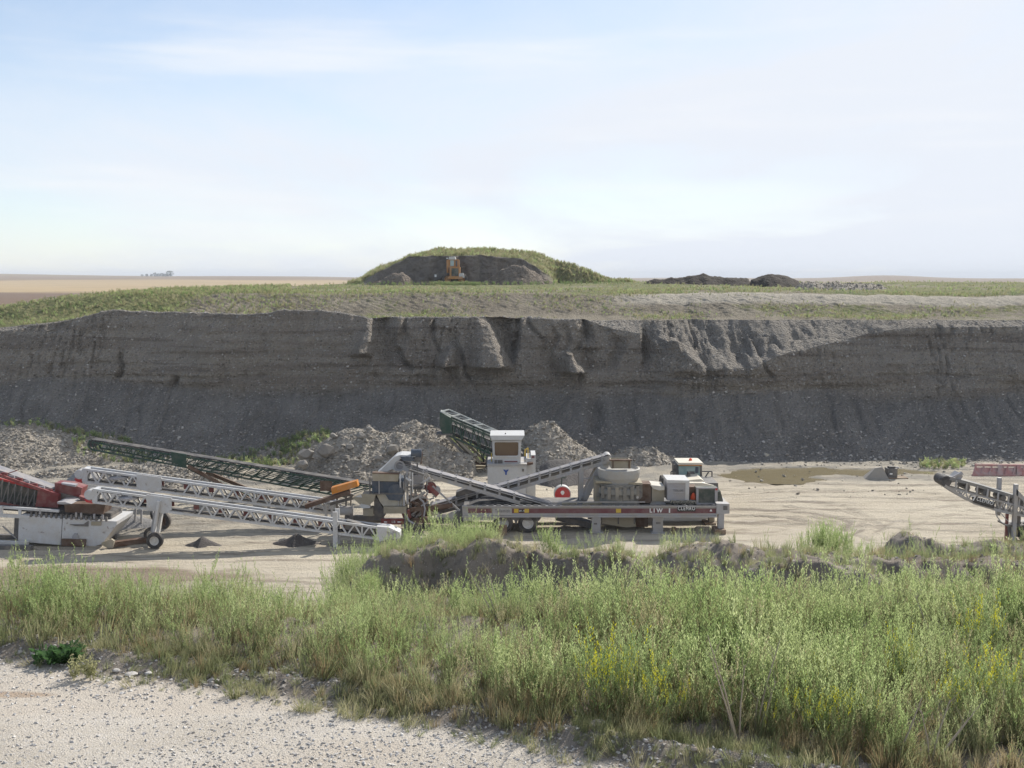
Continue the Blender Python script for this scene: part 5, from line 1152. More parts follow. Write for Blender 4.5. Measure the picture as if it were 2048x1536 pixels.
for x0, y0 in ((2019, 965), (2030, 969)):
    a = at(x0, y0, YE - .1); MB().box(a.x, a.x + .18, YE - .1 if x0 > 2025 else YE + W + .15, (YE + .1) if x0 > 2025 else YE + W + .35, 0.0 if x0 > 2025 else 1.2, a.z).build('mast', M_grey, rc)
MB().pprism([(2033, 978), (2058, 1003), (2058, 1012), (2033, 990)], YE - .1, YE - .04).build('gusset', M_grey, rc)
a = at(2019, 1030, YE); MB().box(a.x - .05, a.x + .06, YE + .2, YE + .35, 0, a.z).build('leg_post', M_red, rc)
a = at(2041, 1030, YE); MB().box(a.x, a.x + .12, YE + .2, YE + .35, .9, a.z).build('leg_post', M_dgrey, rc)
MB().pbox(2016, 1050, 2160, 1054, YE, YE + 1.2).build('cross_member', M_dgrey, rc)
MB().pbox(2032, 1054, 2160, 1074, YE + .3, YE + 1.2).build('axle_box', M_beige, rc)
MB().pprism([(2016, 1052), (2022, 1052), (2034, 1078), (2056, 1094), (2044, 1096), (2018, 1074)], YE + .1, YE + .25).build('hitch_arm', M_dgrey, rc)
for px in (2058, 2110):
    c = at(px, 1085, YE); wheel(rc, (c.x, YE + .1, .52), .52, .35)
MB().pipe([at(1991, 1020, YE), at(1994, 1033, YE), at(2002, 1044, YE), at(2012, 1050, YE), at(2018, 1049, YE)], .03, 6).build('cable', M_grey, rc)
MB().pipe([at(1998, 1022, YE), at(2010, 1036, YE), at(2016, 1042, YE)], .022, 6).build('cable', M_grey, rc)

# ------------------------------------------------------------------ bits on the far side of the pit floor
g = ground(1997, 952)
o = thing('screen_deck', 'faded red steel screen deck lying by the pit wall at the far right', 'grate', (g.x, g.y, 0))
Yg = g.y
for i in range(7):
    x = 1952 + i * 16; MB().beam(at(x, 931, Yg + .6), at(x - 6, 951, Yg), .10, .10).build('rib', M_pinkgrate, o)
MB().beam(at(1950, 930, Yg + .6), at(2062, 931, Yg + .6), .16, .16).build('top_rail', M_pinkgrate, o)
MB().beam(at(1944, 951, Yg), at(2056, 952, Yg), .16, .18).build('bottom_rail', M_pinkgrate, o)
rr = random.Random(5)
a0, a1, b0, b1 = at(1951, 935, Yg + .52), at(2060, 936, Yg + .52), at(1946, 950, Yg + .05), at(2056, 951, Yg + .05)
MB().add([a0, a1, b1, b0], [(0, 1, 2, 3)]).add([Vector(v) + Vector((0, .05, 0)) for v in (a0, a1, b1, b0)], [(3, 2, 1, 0)]).build('mesh_panel', M_pinkgrate, o)
for x in (2000, 2038): MB().beam(at(x, 931, Yg + .5), at(x + 1, 951, Yg - .06), .3, .1).build('post', M_pinkgrate, o)
g = ground(1752, 957)
o = MB().add([(g.x - .95, g.y - .4, -.05), (g.x + .75, g.y - .5, -.05), (g.x + .85, g.y + .6, -.05), (g.x - .8, g.y + .6, -.05), (g.x - .1, g.y - .1, .72), (g.x + .35, g.y - .15, .80), (g.x + .38, g.y + .2, .78), (g.x - .08, g.y + .2, .70)],
     [(0, 3, 2, 1), (4, 5, 6, 7), (0, 1, 5, 4), (1, 2, 6, 5), (2, 3, 7, 6), (3, 0, 4, 7)]).build('ballast_block', M_conc, None, loc=(g.x, g.y, 0)); tag(o, 'pointed grey block beside the puddle on the right', 'block')
g = ground(1783, 957)
o = thing('pump_unit', 'dark box shaped pump on a low skid beside the puddle', 'pump', (g.x, g.y, 0))
MB().box(g.x - 1.1, g.x + 1.0, g.y - .35, g.y + .5, 0, .10).build('skid', M_wood, o)
MB().box(g.x - .32, g.x + .32, g.y - .2, g.y + .4, .10, .70).build('pump_body', M_dgrey, o)
MB().box(g.x - .20, g.x + .20, g.y - .1, g.y + .3, .70, .82).build('pump_head', M_belt, o)
MB().tube((g.x - .1, g.y + .1, .78), (g.x + .5, g.y + .1, .70), .07, 10).build('outlet_pipe', M_lilac, o)
MB().box(g.x - .2, g.x - .02, g.y - .22, g.y - .2, .3, .4).build('label_plate', M_letter, o)

# ------------------------------------------------------------------ orange loader up on the mound
YDZ = 147.0
g = at(905, 566, YDZ); zb = float(bench_z(np.array([g.x]), np.array([YDZ]))[0])
dz = thing('orange_loader', 'faded orange wheel loader working below the dark face of the mound', 'loader', (g.x, YDZ + 2, zb))
def dp(x0, y0, x1, y1, a, b, nm, mm, par=None): return MB().pbox(x0, y0, x1, y1, YDZ + a, YDZ + b).build(nm, mm, par or dz)
cb = dp(895, 519, 917, 535, 1.6, 3.0, 'cab', M_dozer)
dp(900.5, 520.5, 908, 532, 1.5, 1.6, 'rear_window', M_tealglass, cb); dp(911, 521, 914.5, 533, 1.5, 1.6, 'rear_window', M_dgrey, cb)
MB().pprism([(898, 513.5), (909, 513.2), (911, 517), (911, 519), (897, 519)], YDZ + 1.4, YDZ + 3.2).build('cab_roof', M_cabwhite, dz)
hd = dp(899, 534, 920, 555, .2, 2.2, 'engine_hood', M_dozer); dp(903, 536.5, 916.5, 552, .1, .2, 'radiator_grille', M_panelgreen, hd)
dp(893, 520, 897, 548, 1.5, 1.9, 'ladder_post', M_dozer); dp(917, 520, 919, 534, 1.5, 1.9, 'ladder_post', M_dozer)
dp(896, 553, 925, 558, .0, 1.0, 'counterweight', M_dozer)
MB().pprism([(918, 547), (926, 546), (928.5, 552), (928.5, 556), (918, 554)], YDZ + .1, YDZ + 1.2).build('fender', M_cabwhite, dz)
MB().pprism([(868, 551), (876, 545), (893, 538), (896, 546), (880, 558), (870, 560)], YDZ + 2.4, YDZ + 3.0).build('lift_arm', M_dgrey, dz)
MB().pbox(869, 549, 873, 554, YDZ + 2.3, YDZ + 2.4).build('work_lamp', M_letter, dz)
MB().pbox(892.5, 515.5, 896, 517.5, YDZ + 1.8, YDZ + 1.9).build('mirror', M_letter, dz)
for x in (896, 923):
    for yy in (1.0, 3.8):
        c = at(x, 558, YDZ + yy); wheel(dz, (c.x, YDZ + yy, zb + .8), .8, .6, mat=M_dozer)

# ------------------------------------------------------------------ heaps
HEAPS = []
def heap(name, label, pts, Y, base_py, slope=0.72, noise=.18, mat=None, peak=2.2, cat='heap', zb=None, res=.16, grp=None, ang=0.0):
    """a heap whose ridge follows pts; sides fall away at the gravel's angle of rest"""
    P = [at(x, y, Y) for x, y in pts]; x0, x1 = P[0].x - 1.5, P[-1].x + 1.5; hmax = max(p.z for p in P)
    base = (lambda x, y: floor_z(x, y)) if zb is None else zb
    dep = hmax / slope + 2.0
    if zb is not None: dep = 5.0
    nx, ny = int((x1 - x0) / res) + 2, int(2 * dep / res) + 2
    xs_, ys_ = np.linspace(x0, x1, nx), np.linspace(Y - dep, Y + dep, ny)
    XX, YY = np.meshgrid(xs_, ys_)
    ridge = np.interp(XX, [p.x for p in P], [p.z for p in P], left=P[0].z - 1.0, right=P[-1].z - 1.0) + noise * .6 * fbm(XX * 1.1, XX * 0, 3, len(HEAPS) + 300)
    dy_ = YY - Y - .4 * fbm(XX * .4, XX * 0 + 2, 3, len(HEAPS) + 310)
    ZZ = ridge - np.sqrt((dy_ * slope) ** 2 + .04) + .2 + noise * (fbm(XX * .8, YY * .8, 4, len(HEAPS) + 320) + .5 * fbm(XX * 3, YY * 3, 3, len(HEAPS) + 330))
    ZZ = np.maximum(ZZ, base(XX, YY) - .25)
    g = Vector(((x0 + x1) / 2, Y, 0))
    o = link(name, grid_mesh(name, XX, YY, ZZ), mat or M_rubble, None, loc=g); tag(o, label, cat, grp)
    HEAPS.append((o, XX, YY, ZZ, base)); return o
h_left = heap('rubble_heap', 'long grey rubble heap at the foot of the wall on the far left', [(-60, 862), (0, 852), (60, 848), (110, 857), (150, 866), (200, 874), (240, 884), (280, 896), (310, 910)], 81.0, 918, .42)
h_main = heap('rubble_heap', 'big boulder strewn rubble heap behind the screening plant', [(592, 925), (640, 888), (690, 862), (735, 853), (765, 864), (800, 868), (850, 880), (900, 896), (950, 910)], 75.0, 945, .62, .30)
h_back = heap('rubble_heap', 'rubble heap left of the rear green conveyor with its head box', [(760, 870), (800, 850), (830, 842), (860, 848), (880, 860), (920, 885), (960, 905)], 79.0, 930, .62, .25)
h_right = heap('rubble_heap', 'steep rubble heap right of the white control cabin', [(985, 900), (1040, 872), (1062, 856), (1092, 843), (1108, 846), (1125, 858), (1150, 880), (1175, 897), (1205, 912)], 78.5, 925, .75, .30)
h_small = heap('rubble_heap', 'low rubble heap behind the round crusher', [(1195, 922), (1230, 904), (1260, 896), (1285, 900), (1300, 899), (1312, 897), (1330, 906), (1365, 920)], 79.5, 925, .6, .25)
heap('rubble_heap', 'overgrown low rubble heap left of the big boulder heap', [(470, 912), (520, 900), (570, 888), (610, 872), (650, 868), (690, 872)], 81.0, 930, .5, .22)
h_far = heap('soil_heap', 'brown earth heap at the foot of the wall at the right edge', [(1930, 930), (1970, 908), (2010, 898), (2060, 894), (2120, 892)], 82.5, 935, .6, .12, M_darkgravel)
h_grey = heap('gravel_stockpile', 'smooth grey gravel cone under the rear white stacker', [(90, 985), (130, 962), (158, 939), (170, 936), (185, 944), (230, 972), (260, 988)], 65.5, 990, .70, .04, M_greygravel)
heap('gravel_stockpile', 'grey crushed gravel under the head of the front white stacker', [(130, 1042), (165, 1020), (188, 1012), (215, 1014), (255, 1028), (330, 1048)], 58.6, 1060, .65, .04, M_greygravel)
heap('sand_cone', 'small dark sand cone beneath the front stacker near its wheel', [(360, 1094), (392, 1082), (405, 1072), (420, 1080), (455, 1094)], YA + .6, 1094, .75, .03, M_darkgravel, res=.06)
heap('sand_cone', 'small dark sand ridge beneath the front stacker near its tail', [(520, 1094), (560, 1082), (575, 1078), (592, 1068), (606, 1076), (650, 1092)], YA + .6, 1094, .75, .03, M_darkgravel, res=.06)
heap('gravel_heap', 'dark gravel heap right of the white control cabin', [(1078, 934), (1095, 922), (1130, 916), (1160, 925), (1195, 940)], 72.5, 945, .55, .05, M_darkgravel)
heap('rubble_heap', 'low rubble ridge behind the grey gravel cone', [(50, 952), (110, 943), (170, 938), (230, 932), (300, 924), (380, 920), (450, 926), (490, 938)], 73.5, 965, .35, .22)
zbf = lambda x, y: bench_z(x, y)
M_dark2 = M_soil
heap('topsoil_heap', 'long black topsoil heap on the bench skyline right of the mound', [(1285, 566), (1310, 559), (1345, 556), (1375, 551), (1405, 549), (1440, 554), (1480, 552), (1500, 560)], 140.0, 568, .5, .25, M_soil, zb=zbf, res=.25)
heap('topsoil_heap', 'short black topsoil heap on the bench skyline at the right', [(1500, 562), (1525, 549), (1555, 547), (1580, 556), (1600, 562)], 136.0, 568, .5, .2, M_soil, zb=zbf, res=.25)
heap('rubble_heap', 'pale rubble heap among weeds on the bench at the right', [(1590, 572), (1620, 563), (1650, 566), (1690, 566), (1740, 569), (1770, 574)], 120.0, 575, .4, .2, M_rubble, zb=zbf, res=.25)

M_brownsoil = M_ground('brown_subsoil', (0.15, 0.125, 0.10), (0.21, 0.175, 0.14), (0.09, 0.075, 0.062), (0.26, 0.22, 0.18), 3.0, 0.25, 0.3, 0.4)
heap('soil_heap', 'brown slumped soil at the right foot of the dark mound face', [(955, 572), (985, 552), (1005, 538), (1030, 530), (1050, 534), (1075, 545), (1100, 560), (1115, 572)], 147.6, 572, .9, .35, M_brownsoil, zb=zbf, res=.25)
heap('soil_heap', 'brown slumped soil at the left foot of the dark mound face', [(730, 574), (760, 560), (785, 548), (805, 546), (822, 556), (835, 574)], 147.4, 572, .9, .30, M_brownsoil, zb=zbf, res=.25)
# ================================================================== STONES, PLANTS AND OTHER LOOSE COVER
def proto_coll(name, objs):
    c = bpy.data.collections.new(name)
    for o in objs: c.objects.link(o)
    return c
def proto(name, verts, faces, mats, mi=None, smooth=False):
    me = bpy.data.meshes.new(name); me.from_pydata(verts, [], faces); me.update()
    for m_ in mats: me.materials.append(m_)
    if mi is not None: me.polygons.foreach_set('material_index', np.asarray(mi, np.int32))
    if smooth: me.polygons.foreach_set('use_smooth', np.ones(len(me.polygons), bool))
    return bpy.data.objects.new(name, me)
def scatter(name, coll, P, R, S, I, label=None, parent=None, cat=None):
    """one object: points, each carrying an instance of one of the prototypes"""
    P = np.asarray(P, float)
    if parent is not None: P = P - np.array(ORIGIN[parent.name])
    me = bpy.data.meshes.new(name); me.vertices.add(len(P)); me.vertices.foreach_set('co', P.astype(np.float32).ravel())
    a = me.attributes.new('rot', 'FLOAT_VECTOR', 'POINT'); a.data.foreach_set('vector', np.asarray(R, np.float32).ravel())
    a = me.attributes.new('scl', 'FLOAT_VECTOR', 'POINT'); a.data.foreach_set('vector', np.asarray(S, np.float32).ravel())
    a = me.attributes.new('idx', 'INT', 'POINT'); a.data.foreach_set('value', np.asarray(I, np.int32).ravel())
    o = bpy.data.objects.new(name, me); col.objects.link(o)
    if parent is not None: o.parent = parent
    ng = bpy.data.node_groups.new(name + '_scatter', 'GeometryNodeTree')
    ng.interface.new_socket('Geometry', in_out='INPUT', socket_type='NodeSocketGeometry'); ng.interface.new_socket('Geometry', in_out='OUTPUT', socket_type='NodeSocketGeometry')
    gi, go = ng.nodes.new('NodeGroupInput'), ng.nodes.new('NodeGroupOutput')
    iop, ci = ng.nodes.new('GeometryNodeInstanceOnPoints'), ng.nodes.new('GeometryNodeCollectionInfo')
    ci.inputs['Collection'].default_value = coll; ci.inputs['Separate Children'].default_value = True; ci.inputs['Reset Children'].default_value = True
    def na(nm, ty):
        n_ = ng.nodes.new('GeometryNodeInputNamedAttribute'); n_.data_type = ty; n_.inputs['Name'].default_value = nm; return n_.outputs['Attribute']
    L = ng.links.new
    L(gi.outputs[0], iop.inputs['Points']); L(ci.outputs[0], iop.inputs['Instance']); iop.inputs['Pick Instance'].default_value = True
    L(na('idx', 'INT'), iop.inputs['Instance Index']); L(na('rot', 'FLOAT_VECTOR'), iop.inputs['Rotation']); L(na('scl', 'FLOAT_VECTOR'), iop.inputs['Scale'])
    L(iop.outputs[0], go.inputs[0])
    md = o.modifiers.new('scatter', 'NODES'); md.node_group = ng
    return tag(o, label, cat, kind='stuff')
def stone_mat(name, a, bcol, c):
    m, nt, b, _ = new_mat(name); n = NT(nt); oi = nt.nodes.new('ShaderNodeObjectInfo')
    x = n.mix(n.rng(oi.outputs['Random'], 0, .6, smooth=False), a, bcol); x = n.mix(n.rng(oi.outputs['Random'], .6, 1.0, smooth=False), x, c)
    x = n.mix(n.rng(n.noise(6, 5, .65), .4, .7, 0, .5), x, n.mix(.5, x, (.1, .09, .08)))
    nt.links.new(x, b.inputs['Base Color']); b.inputs['Roughness'].default_value = .9; b.inputs['Specular IOR Level'].default_value = .2; n.bump(b, n.noise(12, 5, .7), .03, .7); return m
MS_rub = stone_mat('rubble_stone', (.22, .195, .165), (.33, .30, .25), (.44, .405, .35))
MS_grav = stone_mat('road_pebble', (.42, .405, .395), (.52, .49, .45), (.62, .60, .57))
MS_dark = stone_mat('wall_stone', (.20, .185, .17), (.32, .295, .265), (.48, .45, .41))
def rock_shape(seed, n=16, sub=False):
    r = random.Random(seed); bm = bmesh.new()
    for i in range(n):
        t, z = r.uniform(0, 6.283), r.uniform(-1, 1); q = math.sqrt(1 - z * z); k = r.uniform(.75, 1.05)
        bm.verts.new((q * math.cos(t) * .5 * k, q * math.sin(t) * .42 * k, z * .33 * k))
    bmesh.ops.convex_hull(bm, input=bm.verts)
    for v in [v for v in bm.verts if not v.link_faces]: bm.verts.remove(v)
    bm.verts.index_update(); V = [tuple(v.co) for v in bm.verts]; F = [tuple(v.index for v in f.verts) for f in bm.faces]; bm.free(); return V, F
def rock_coll(nm, mat): return proto_coll(nm, [proto('%s_%02d' % (nm, i), *rock_shape(40 + i, 14), [mat]) for i in range(7)])
RC_rub, RC_grav, RC_dark = rock_coll('rubble_stones', MS_rub), rock_coll('road_pebbles', MS_grav), rock_coll('wall_stones', MS_dark)
def rnd_rs(n, smin, smax, power=2.5, flat=1.0):
    R = nrng.uniform(-.5, .5, (n, 3)); R[:, 2] = nrng.uniform(0, 6.28, n)
    s = smin + (smax - smin) * nrng.random(n) ** power; S = np.stack([s, s * nrng.uniform(.7, 1.1, n), s * nrng.uniform(.6, 1.0, n) * flat], -1)
    return R, S, nrng.integers(0, 7, n)
# stones on every rubble heap: part of the heap
for o, XX, YY, ZZ, base in HEAPS:
    if not o.name.startswith('rubble_heap'): continue
    far_ = YY.mean() > 100
    ok = (ZZ > base(XX, YY) + .02) & (np.gradient(ZZ, axis=0) > -.01 if not far_ else ZZ > -99)
    idx = np.flatnonzero(ok.ravel()); n_ = min(len(idx) * 1, 3400)
    k = nrng.choice(idx, n_, replace=len(idx) < n_); P = np.stack([XX.ravel()[k] + nrng.uniform(-.08, .08, n_), YY.ravel()[k] + nrng.uniform(-.08, .08, n_), ZZ.ravel()[k] + .02], -1)
    R, S, I = rnd_rs(n_, .08, .50, 3.6); scatter('stones', RC_rub, P, R, S, I, parent=o)
# stones stuck in and fallen from the wall
Rr, Cc = Yw.shape
n_ = 15000; ri = nrng.integers(4, Rr - 4, n_); ci_ = nrng.integers(120, Cc - 120, n_)
keep = (nrng.random(n_) < np.where(ri < NT_, .95, np.where(ri < NT_ + NF, .55, .8)))
P = np.stack([X[ri, ci_], Yw[ri, ci_], Zw[ri, ci_]], -1)[keep]; R, S, I = rnd_rs(len(P), .06, .34, 4.0)
scatter('bank_stones', RC_dark, P, R, S, I, 'stones stuck in the pit wall and lying on its fallen gravel')
n_ = 5000; xv = nrng.uniform(-44, 44, n_); k = nrng.random(n_) ** 2.2; ci_ = np.clip(((xv + 61) / 122 * (Cc - 1)).astype(int), 0, Cc - 1); ri = np.clip((6 + k * 30).astype(int), 0, NT_ - 1)
P = np.stack([X[ri, ci_], Yw[ri, ci_], Zw[ri, ci_]], -1); R, S, I = rnd_rs(n_, .10, .50, 3.0)
scatter('toe_stones', RC_dark, P, R, S, I, 'bigger stones that rolled to the foot of the pit wall')
# rubble strewn along the foot of the wall and over the rough left floor
n_ = 16000; yv = nrng.uniform(66, 81.5, n_); xv = nrng.uniform(-.5, .52, n_) * yv
dens = .07 + .9 * sstep(76.5, 79.5, yv + 1.5 * fbm(xv * .2, yv * 0, 3, 201)) + .55 * sstep(-8, -16, xv) * sstep(.05, .3, fbm(xv * .15, yv * .3, 3, 202))
k = nrng.random(n_) < dens * .55; xv, yv = xv[k], yv[k]; R, S, I = rnd_rs(len(xv), .07, .42, 3.5)
scatter('floor_stones', RC_rub, np.stack([xv, yv, floor_z(xv, yv) + .02], -1), R, S, I, 'loose stones strewn along the foot of the pit wall')
# pebbles of the gravel road and its verge
n_ = 46000; yv = 7.2 + 4.6 * nrng.random(n_) ** 1.3; xv = nrng.uniform(-.56, .56, n_) * yv; d_ = yv - road_edge(xv)
patch = .35 + .65 * sstep(-.15, .25, fbm(xv * .9, yv * 1.6, 4, 203))
k = nrng.random(n_) < np.where(d_ < 0, patch, np.where(d_ < .7, .6, .05)); xv, yv = xv[k], yv[k]; R, S, I = rnd_rs(len(xv), .008, .055, 4.2, .8)
scatter('gravel', RC_grav, np.stack([xv, yv, bank_z(xv, yv) + .003], -1), R, S, I, 'pale loose gravel on the road in front')

# single boulders
def boulder(px, py, wpx, Y, seed, label, mat=MS_rub, hf=.8, grp=None, dz=0.0, smooth=False, name='boulder'):
    V, F = rock_shape(seed, 26 if not smooth else 40); w = wpx / FPX * Y; c = at(px, py, Y); rz = random.Random(seed).uniform(-.4, .4)
    o = proto(name, [(v[0] * w, v[1] * w, v[2] * w * hf * 1.5) for v in V], F, [mat]); col.objects.link(o); o.location = c + Vector((0, 0, dz)); o.rotation_euler = (0, rz * .5, rz)
    if smooth:
        o.data.polygons.foreach_set('use_smooth', np.ones(len(F), bool)); md = o.modifiers.new('round', 'SUBSURF'); md.levels = md.render_levels = 2
    return tag(o, label, 'rock', grp)
MS_big = stone_mat('boulder_stone', (.22, .20, .175), (.27, .25, .22), (.32, .295, .26))
for i, (x, y, w, Y, lab) in enumerate(((612, 908, 36, 72.6, 'dark slab like boulder at the left end of the big rubble heap'), (648, 901, 44, 72.6, 'long dark boulder lying on the left slope of the big rubble heap'), (606, 928, 30, 71.8, 'grey boulder at the lower left foot of the big rubble heap'),
        (738, 858, 18, 75.0, 'pale boulder on the crest of the big rubble heap'), (722, 872, 24, 74, 'round boulder just below the crest of the big rubble heap'), (785, 898, 34, 73, 'brown boulder on the right slope of the big rubble heap'), (690, 915, 22, 72.4, 'small pale boulder low on the big rubble heap'), (757, 915, 18, 72.3, 'light boulder above the orange belt guard'),
        (700, 893, 18, 73, 'grey boulder in the middle of the big rubble heap'), (668, 872, 20, 74.4, 'flat boulder on the upper left of the big rubble heap'), (1104, 846, 16, 78.2, 'pale boulder on top of the steep heap right of the control cabin'), (1064, 858, 12, 78.2, 'small boulder on the left shoulder of the steep heap behind the cabin'))):
    boulder(x, y, w, Y, 500 + i, lab, MS_big, .75, 'boulders on the rubble heaps')
MS_beige = stone_mat('beige_stone', (.40, .35, .27), (.44, .39, .30), (.46, .41, .32)); MS_pink = stone_mat('pinkish_stone', (.36, .30, .26), (.40, .33, .29), (.42, .36, .32))
boulder(1533, 914, 24, 80.2, 531, 'lone beige boulder at the foot of the wall above the puddle', MS_beige, .8)
def near_rock(px, py, wpx, seed, label, mat, hf):
    g = ground(px, py, 9.8); Y = g.y; z = float(bank_z(np.array([g.x]), np.array([Y]))[0]); w = wpx / FPX * Y
    V, F = rock_shape(seed, 40)
    o = proto('stone', [(v[0] * w, v[1] * w, v[2] * w * hf * 1.5) for v in V], F, [mat], smooth=True); col.objects.link(o); o.location = (g.x, Y, z + w * hf * .28)
    md = o.modifiers.new('round', 'SUBSURF'); md.levels = md.render_levels = 2; tag(o, label, 'rock')
near_rock(768, 1424, 32, 541, 'rounded pinkish stone at the edge of the gravel road', MS_pink, .55)
near_rock(1195, 1468, 46, 542, 'rounded brown stone in the dirt below the yellow weeds', MS_dark, .5)
near_rock(1247, 1470, 30, 543, 'angular dark stone right of the rounded brown stone', MS_dark, .7)
near_rock(232, 1341, 20, 544, 'small white stone beside the pale shrub', MS_grav, .5)
near_rock(262, 1347, 32, 545, 'flat white stone right of the pale shrub', MS_grav, .3)
near_rock(296, 1346, 20, 546, 'small flat white stone farther right of the pale shrub', MS_grav, .4)
near_rock(1388, 1528, 20, 547, 'small reddish stone at the bottom edge of the gravel', MS_pink, .6)
near_rock(912, 1462, 22, 548, 'small grey stone in the gravel near the bottom middle', MS_rub, .5)

# ------------------------------------------------------------------ plants
def leaf_mat(name, a, bcol, c=None, trans=.35):
    m, nt, b, out = new_mat(name); n = NT(nt); oi = nt.nodes.new('ShaderNodeObjectInfo')
    x = n.mix(n.rng(oi.outputs['Random'], 0, 1, smooth=False), a, bcol)
    x = n.mix(n.rng(n.noise(1.3, 3), .42, .62, 0, .8), x, c or bcol)
    b.inputs['Roughness'].default_value = .7; b.inputs['Specular IOR Level'].default_value = .2; nt.links.new(x, b.inputs['Base Color'])
    t = nt.nodes.new('ShaderNodeBsdfTranslucent'); nt.links.new(x, t.inputs[0]); ms = nt.nodes.new('ShaderNodeMixShader'); ms.inputs[0].default_value = trans
    nt.links.new(b.outputs[0], ms.inputs[1]); nt.links.new(t.outputs[0], ms.inputs[2]); nt.links.new(ms.outputs[0], out.inputs[0]); return m
ML_stem = leaf_mat('weed_stem', (.17, .22, .09), (.24, .26, .12), None, .5); ML_pale = leaf_mat('weed_pods', (.38, .45, .195), (.50, .55, .28), (.31, .41, .155), .62)
ML_leaf = leaf_mat('weed_leaf', (.15, .23, .085), (.22, .29, .12), (.19, .26, .10), .6); ML_dry = leaf_mat('dry_stem', (.34, .27, .15), (.42, .35, .21), (.27, .20, .11), .5)
ML_yel = leaf_mat('yellow_petals', (.58, .56, .03), (.66, .62, .05), None, .4); ML_grass = leaf_mat('bench_grass', (.215, .24, .115), (.31, .31, .175), (.235, .265, .125), .55)
ML_hay = leaf_mat('pale_dry_grass', (.38, .35, .20), (.46, .42, .26), (.30, .31, .15), .55); ML_deep = leaf_mat('deep_green_leaf', (.07, .14, .05), (.10, .18, .07), None, .45)
ML_dead = leaf_mat('dead_stalk', (.34, .28, .21), (.40, .34, .26), None, .05)
class Plant:
    def __init__(s, seed): s.r = random.Random(seed); s.v, s.f, s.m = [], [], []
    def quad(s, pts, m): n = len(s.v); s.v += [tuple(p) for p in pts]; s.f.append(tuple(range(n, n + len(pts)))); s.m.append(m)
    def ribbon(s, pts, w0, w1, m, ang=None):
        a = s.r.uniform(0, 3.14) if ang is None else ang; d = Vector((math.cos(a), math.sin(a), 0)); k = len(pts)
        for i in range(k - 1):
            wa, wb = w0 + (w1 - w0) * i / (k - 1), w0 + (w1 - w0) * (i + 1) / (k - 1)
            s.quad([pts[i] - d * wa / 2, pts[i] + d * wa / 2, pts[i + 1] + d * wb / 2, pts[i + 1] - d * wb / 2], m)
    def leaf(s, p, d, L, w, m):
        d = d.normalized(); t = d.cross(Vector((s.r.uniform(-1, 1), s.r.uniform(-1, 1), s.r.uniform(-.4, .4)))).normalized() * w / 2
        s.quad([p, p + d * L * .5 + t, p + d * L, p + d * L * .5 - t], m)
    def raceme(s, p, d, L, n, m, sz=.014):
        d = d.normalized()
        for i in range(n):
            q = p + d * L * (i / n); a = s.r.uniform(0, 6.283); o = Vector((math.cos(a) * .55, math.sin(a) * .55, 1.0)).normalized()
            s.leaf(q + o * .004, o, sz * s.r.uniform(1.1, 2.1), sz * .52, m)
def weed(seed, h=.45, nb=5, flower=None):
    P = Plant(seed); r = P.r; lean = Vector((r.uniform(-.16, .16), r.uniform(-.16, .16), 0))
    pt = lambda t: Vector((lean.x * h * t * t * 2, lean.y * h * t * t * 2, h * t))
    P.ribbon([pt(i / 4) for i in range(5)], .0045, .002, 0); P.ribbon([pt(i / 4) for i in range(5)], .0045, .002, 0)
    P.raceme(pt(.60), pt(1) - pt(.6), h * .42, 26, 1, .013)
    for i in range(nb):
        t = r.uniform(.25, .75); a = r.uniform(0, 6.283); p = pt(t); L = h * r.uniform(.22, .46)
        o = Vector((math.cos(a), math.sin(a), 0)); k = r.uniform(.16, .42); e1 = p + o * L * k + Vector((0, 0, L * .5)); e2 = e1 + o * L * k * .45 + Vector((0, 0, L * .62))
        P.ribbon([p, e1, e2], .003, .0015, 0); P.raceme(e1 + (e2 - e1) * .1, e2 - e1, L * .72, r.randint(10, 16), 1 if not (flower and r.random() < .55) else 3, .012)
    for i in range(9):
        t = r.uniform(.05, .6); a = r.uniform(0, 6.283); P.leaf(pt(t), Vector((math.cos(a), math.sin(a), r.uniform(.4, 1.6))), h * r.uniform(.08, .18), h * .018, 2 if t > .2 else 4)
    for i in range(6):
        a = r.uniform(0, 6.283); P.leaf(Vector((0, 0, 0)), Vector((math.cos(a), math.sin(a), r.uniform(.6, 2.2))), h * r.uniform(.2, .5), h * .014, 4)
    return P
WM = [ML_stem, ML_pale, ML_leaf, ML_yel, ML_dry]
def tuft(seed, n=26, h=.3, spread=.10, mats=0):
    P = Plant(seed); r = P.r
    for i in range(n):
        a = r.uniform(0, 6.283); b_ = Vector((math.cos(a), math.sin(a), 0)) * r.uniform(0, spread); L = h * r.uniform(.5, 1.1); o = Vector((math.cos(a), math.sin(a), 0)) * r.uniform(.05, .45)
        P.ribbon([b_, b_ + o * L * .4 + Vector((0, 0, L * .6)), b_ + o * L * 1.1 + Vector((0, 0, L))], h * .035, h * .008, 0)
    return P
def fluffy(seed, h=.5):          # weedy clump with a leafy outline, seen from far
    P = Plant(seed); r = P.r
    for i in range(8):
        a = r.uniform(0, 6.283); tip = Vector((math.cos(a), math.sin(a), 0)) * r.uniform(.05, .42) * h + Vector((0, 0, h * r.uniform(.6, 1.05))); P.ribbon([Vector((0, 0, 0)), tip * .5, tip], h * .02, h * .01, 0)
        for k in range(9): t = r.uniform(.25, 1); P.leaf(tip * t, Vector((r.uniform(-1, 1), r.uniform(-1, 1), r.uniform(0, 1.4))), h * r.uniform(.12, .22), h * .07, 0)
    return P
def pobj(nm, P, mats): return proto(nm, P.v, P.f, mats, P.m)
WEED = proto_coll('weeds', [pobj('weed_%d' % i, weed(20 + i, .45, 3 + i), WM) for i in range(6)] + [pobj('weed_6', weed(27, .45, 5), [ML_dry, ML_hay, ML_leaf, ML_yel, ML_dry])])
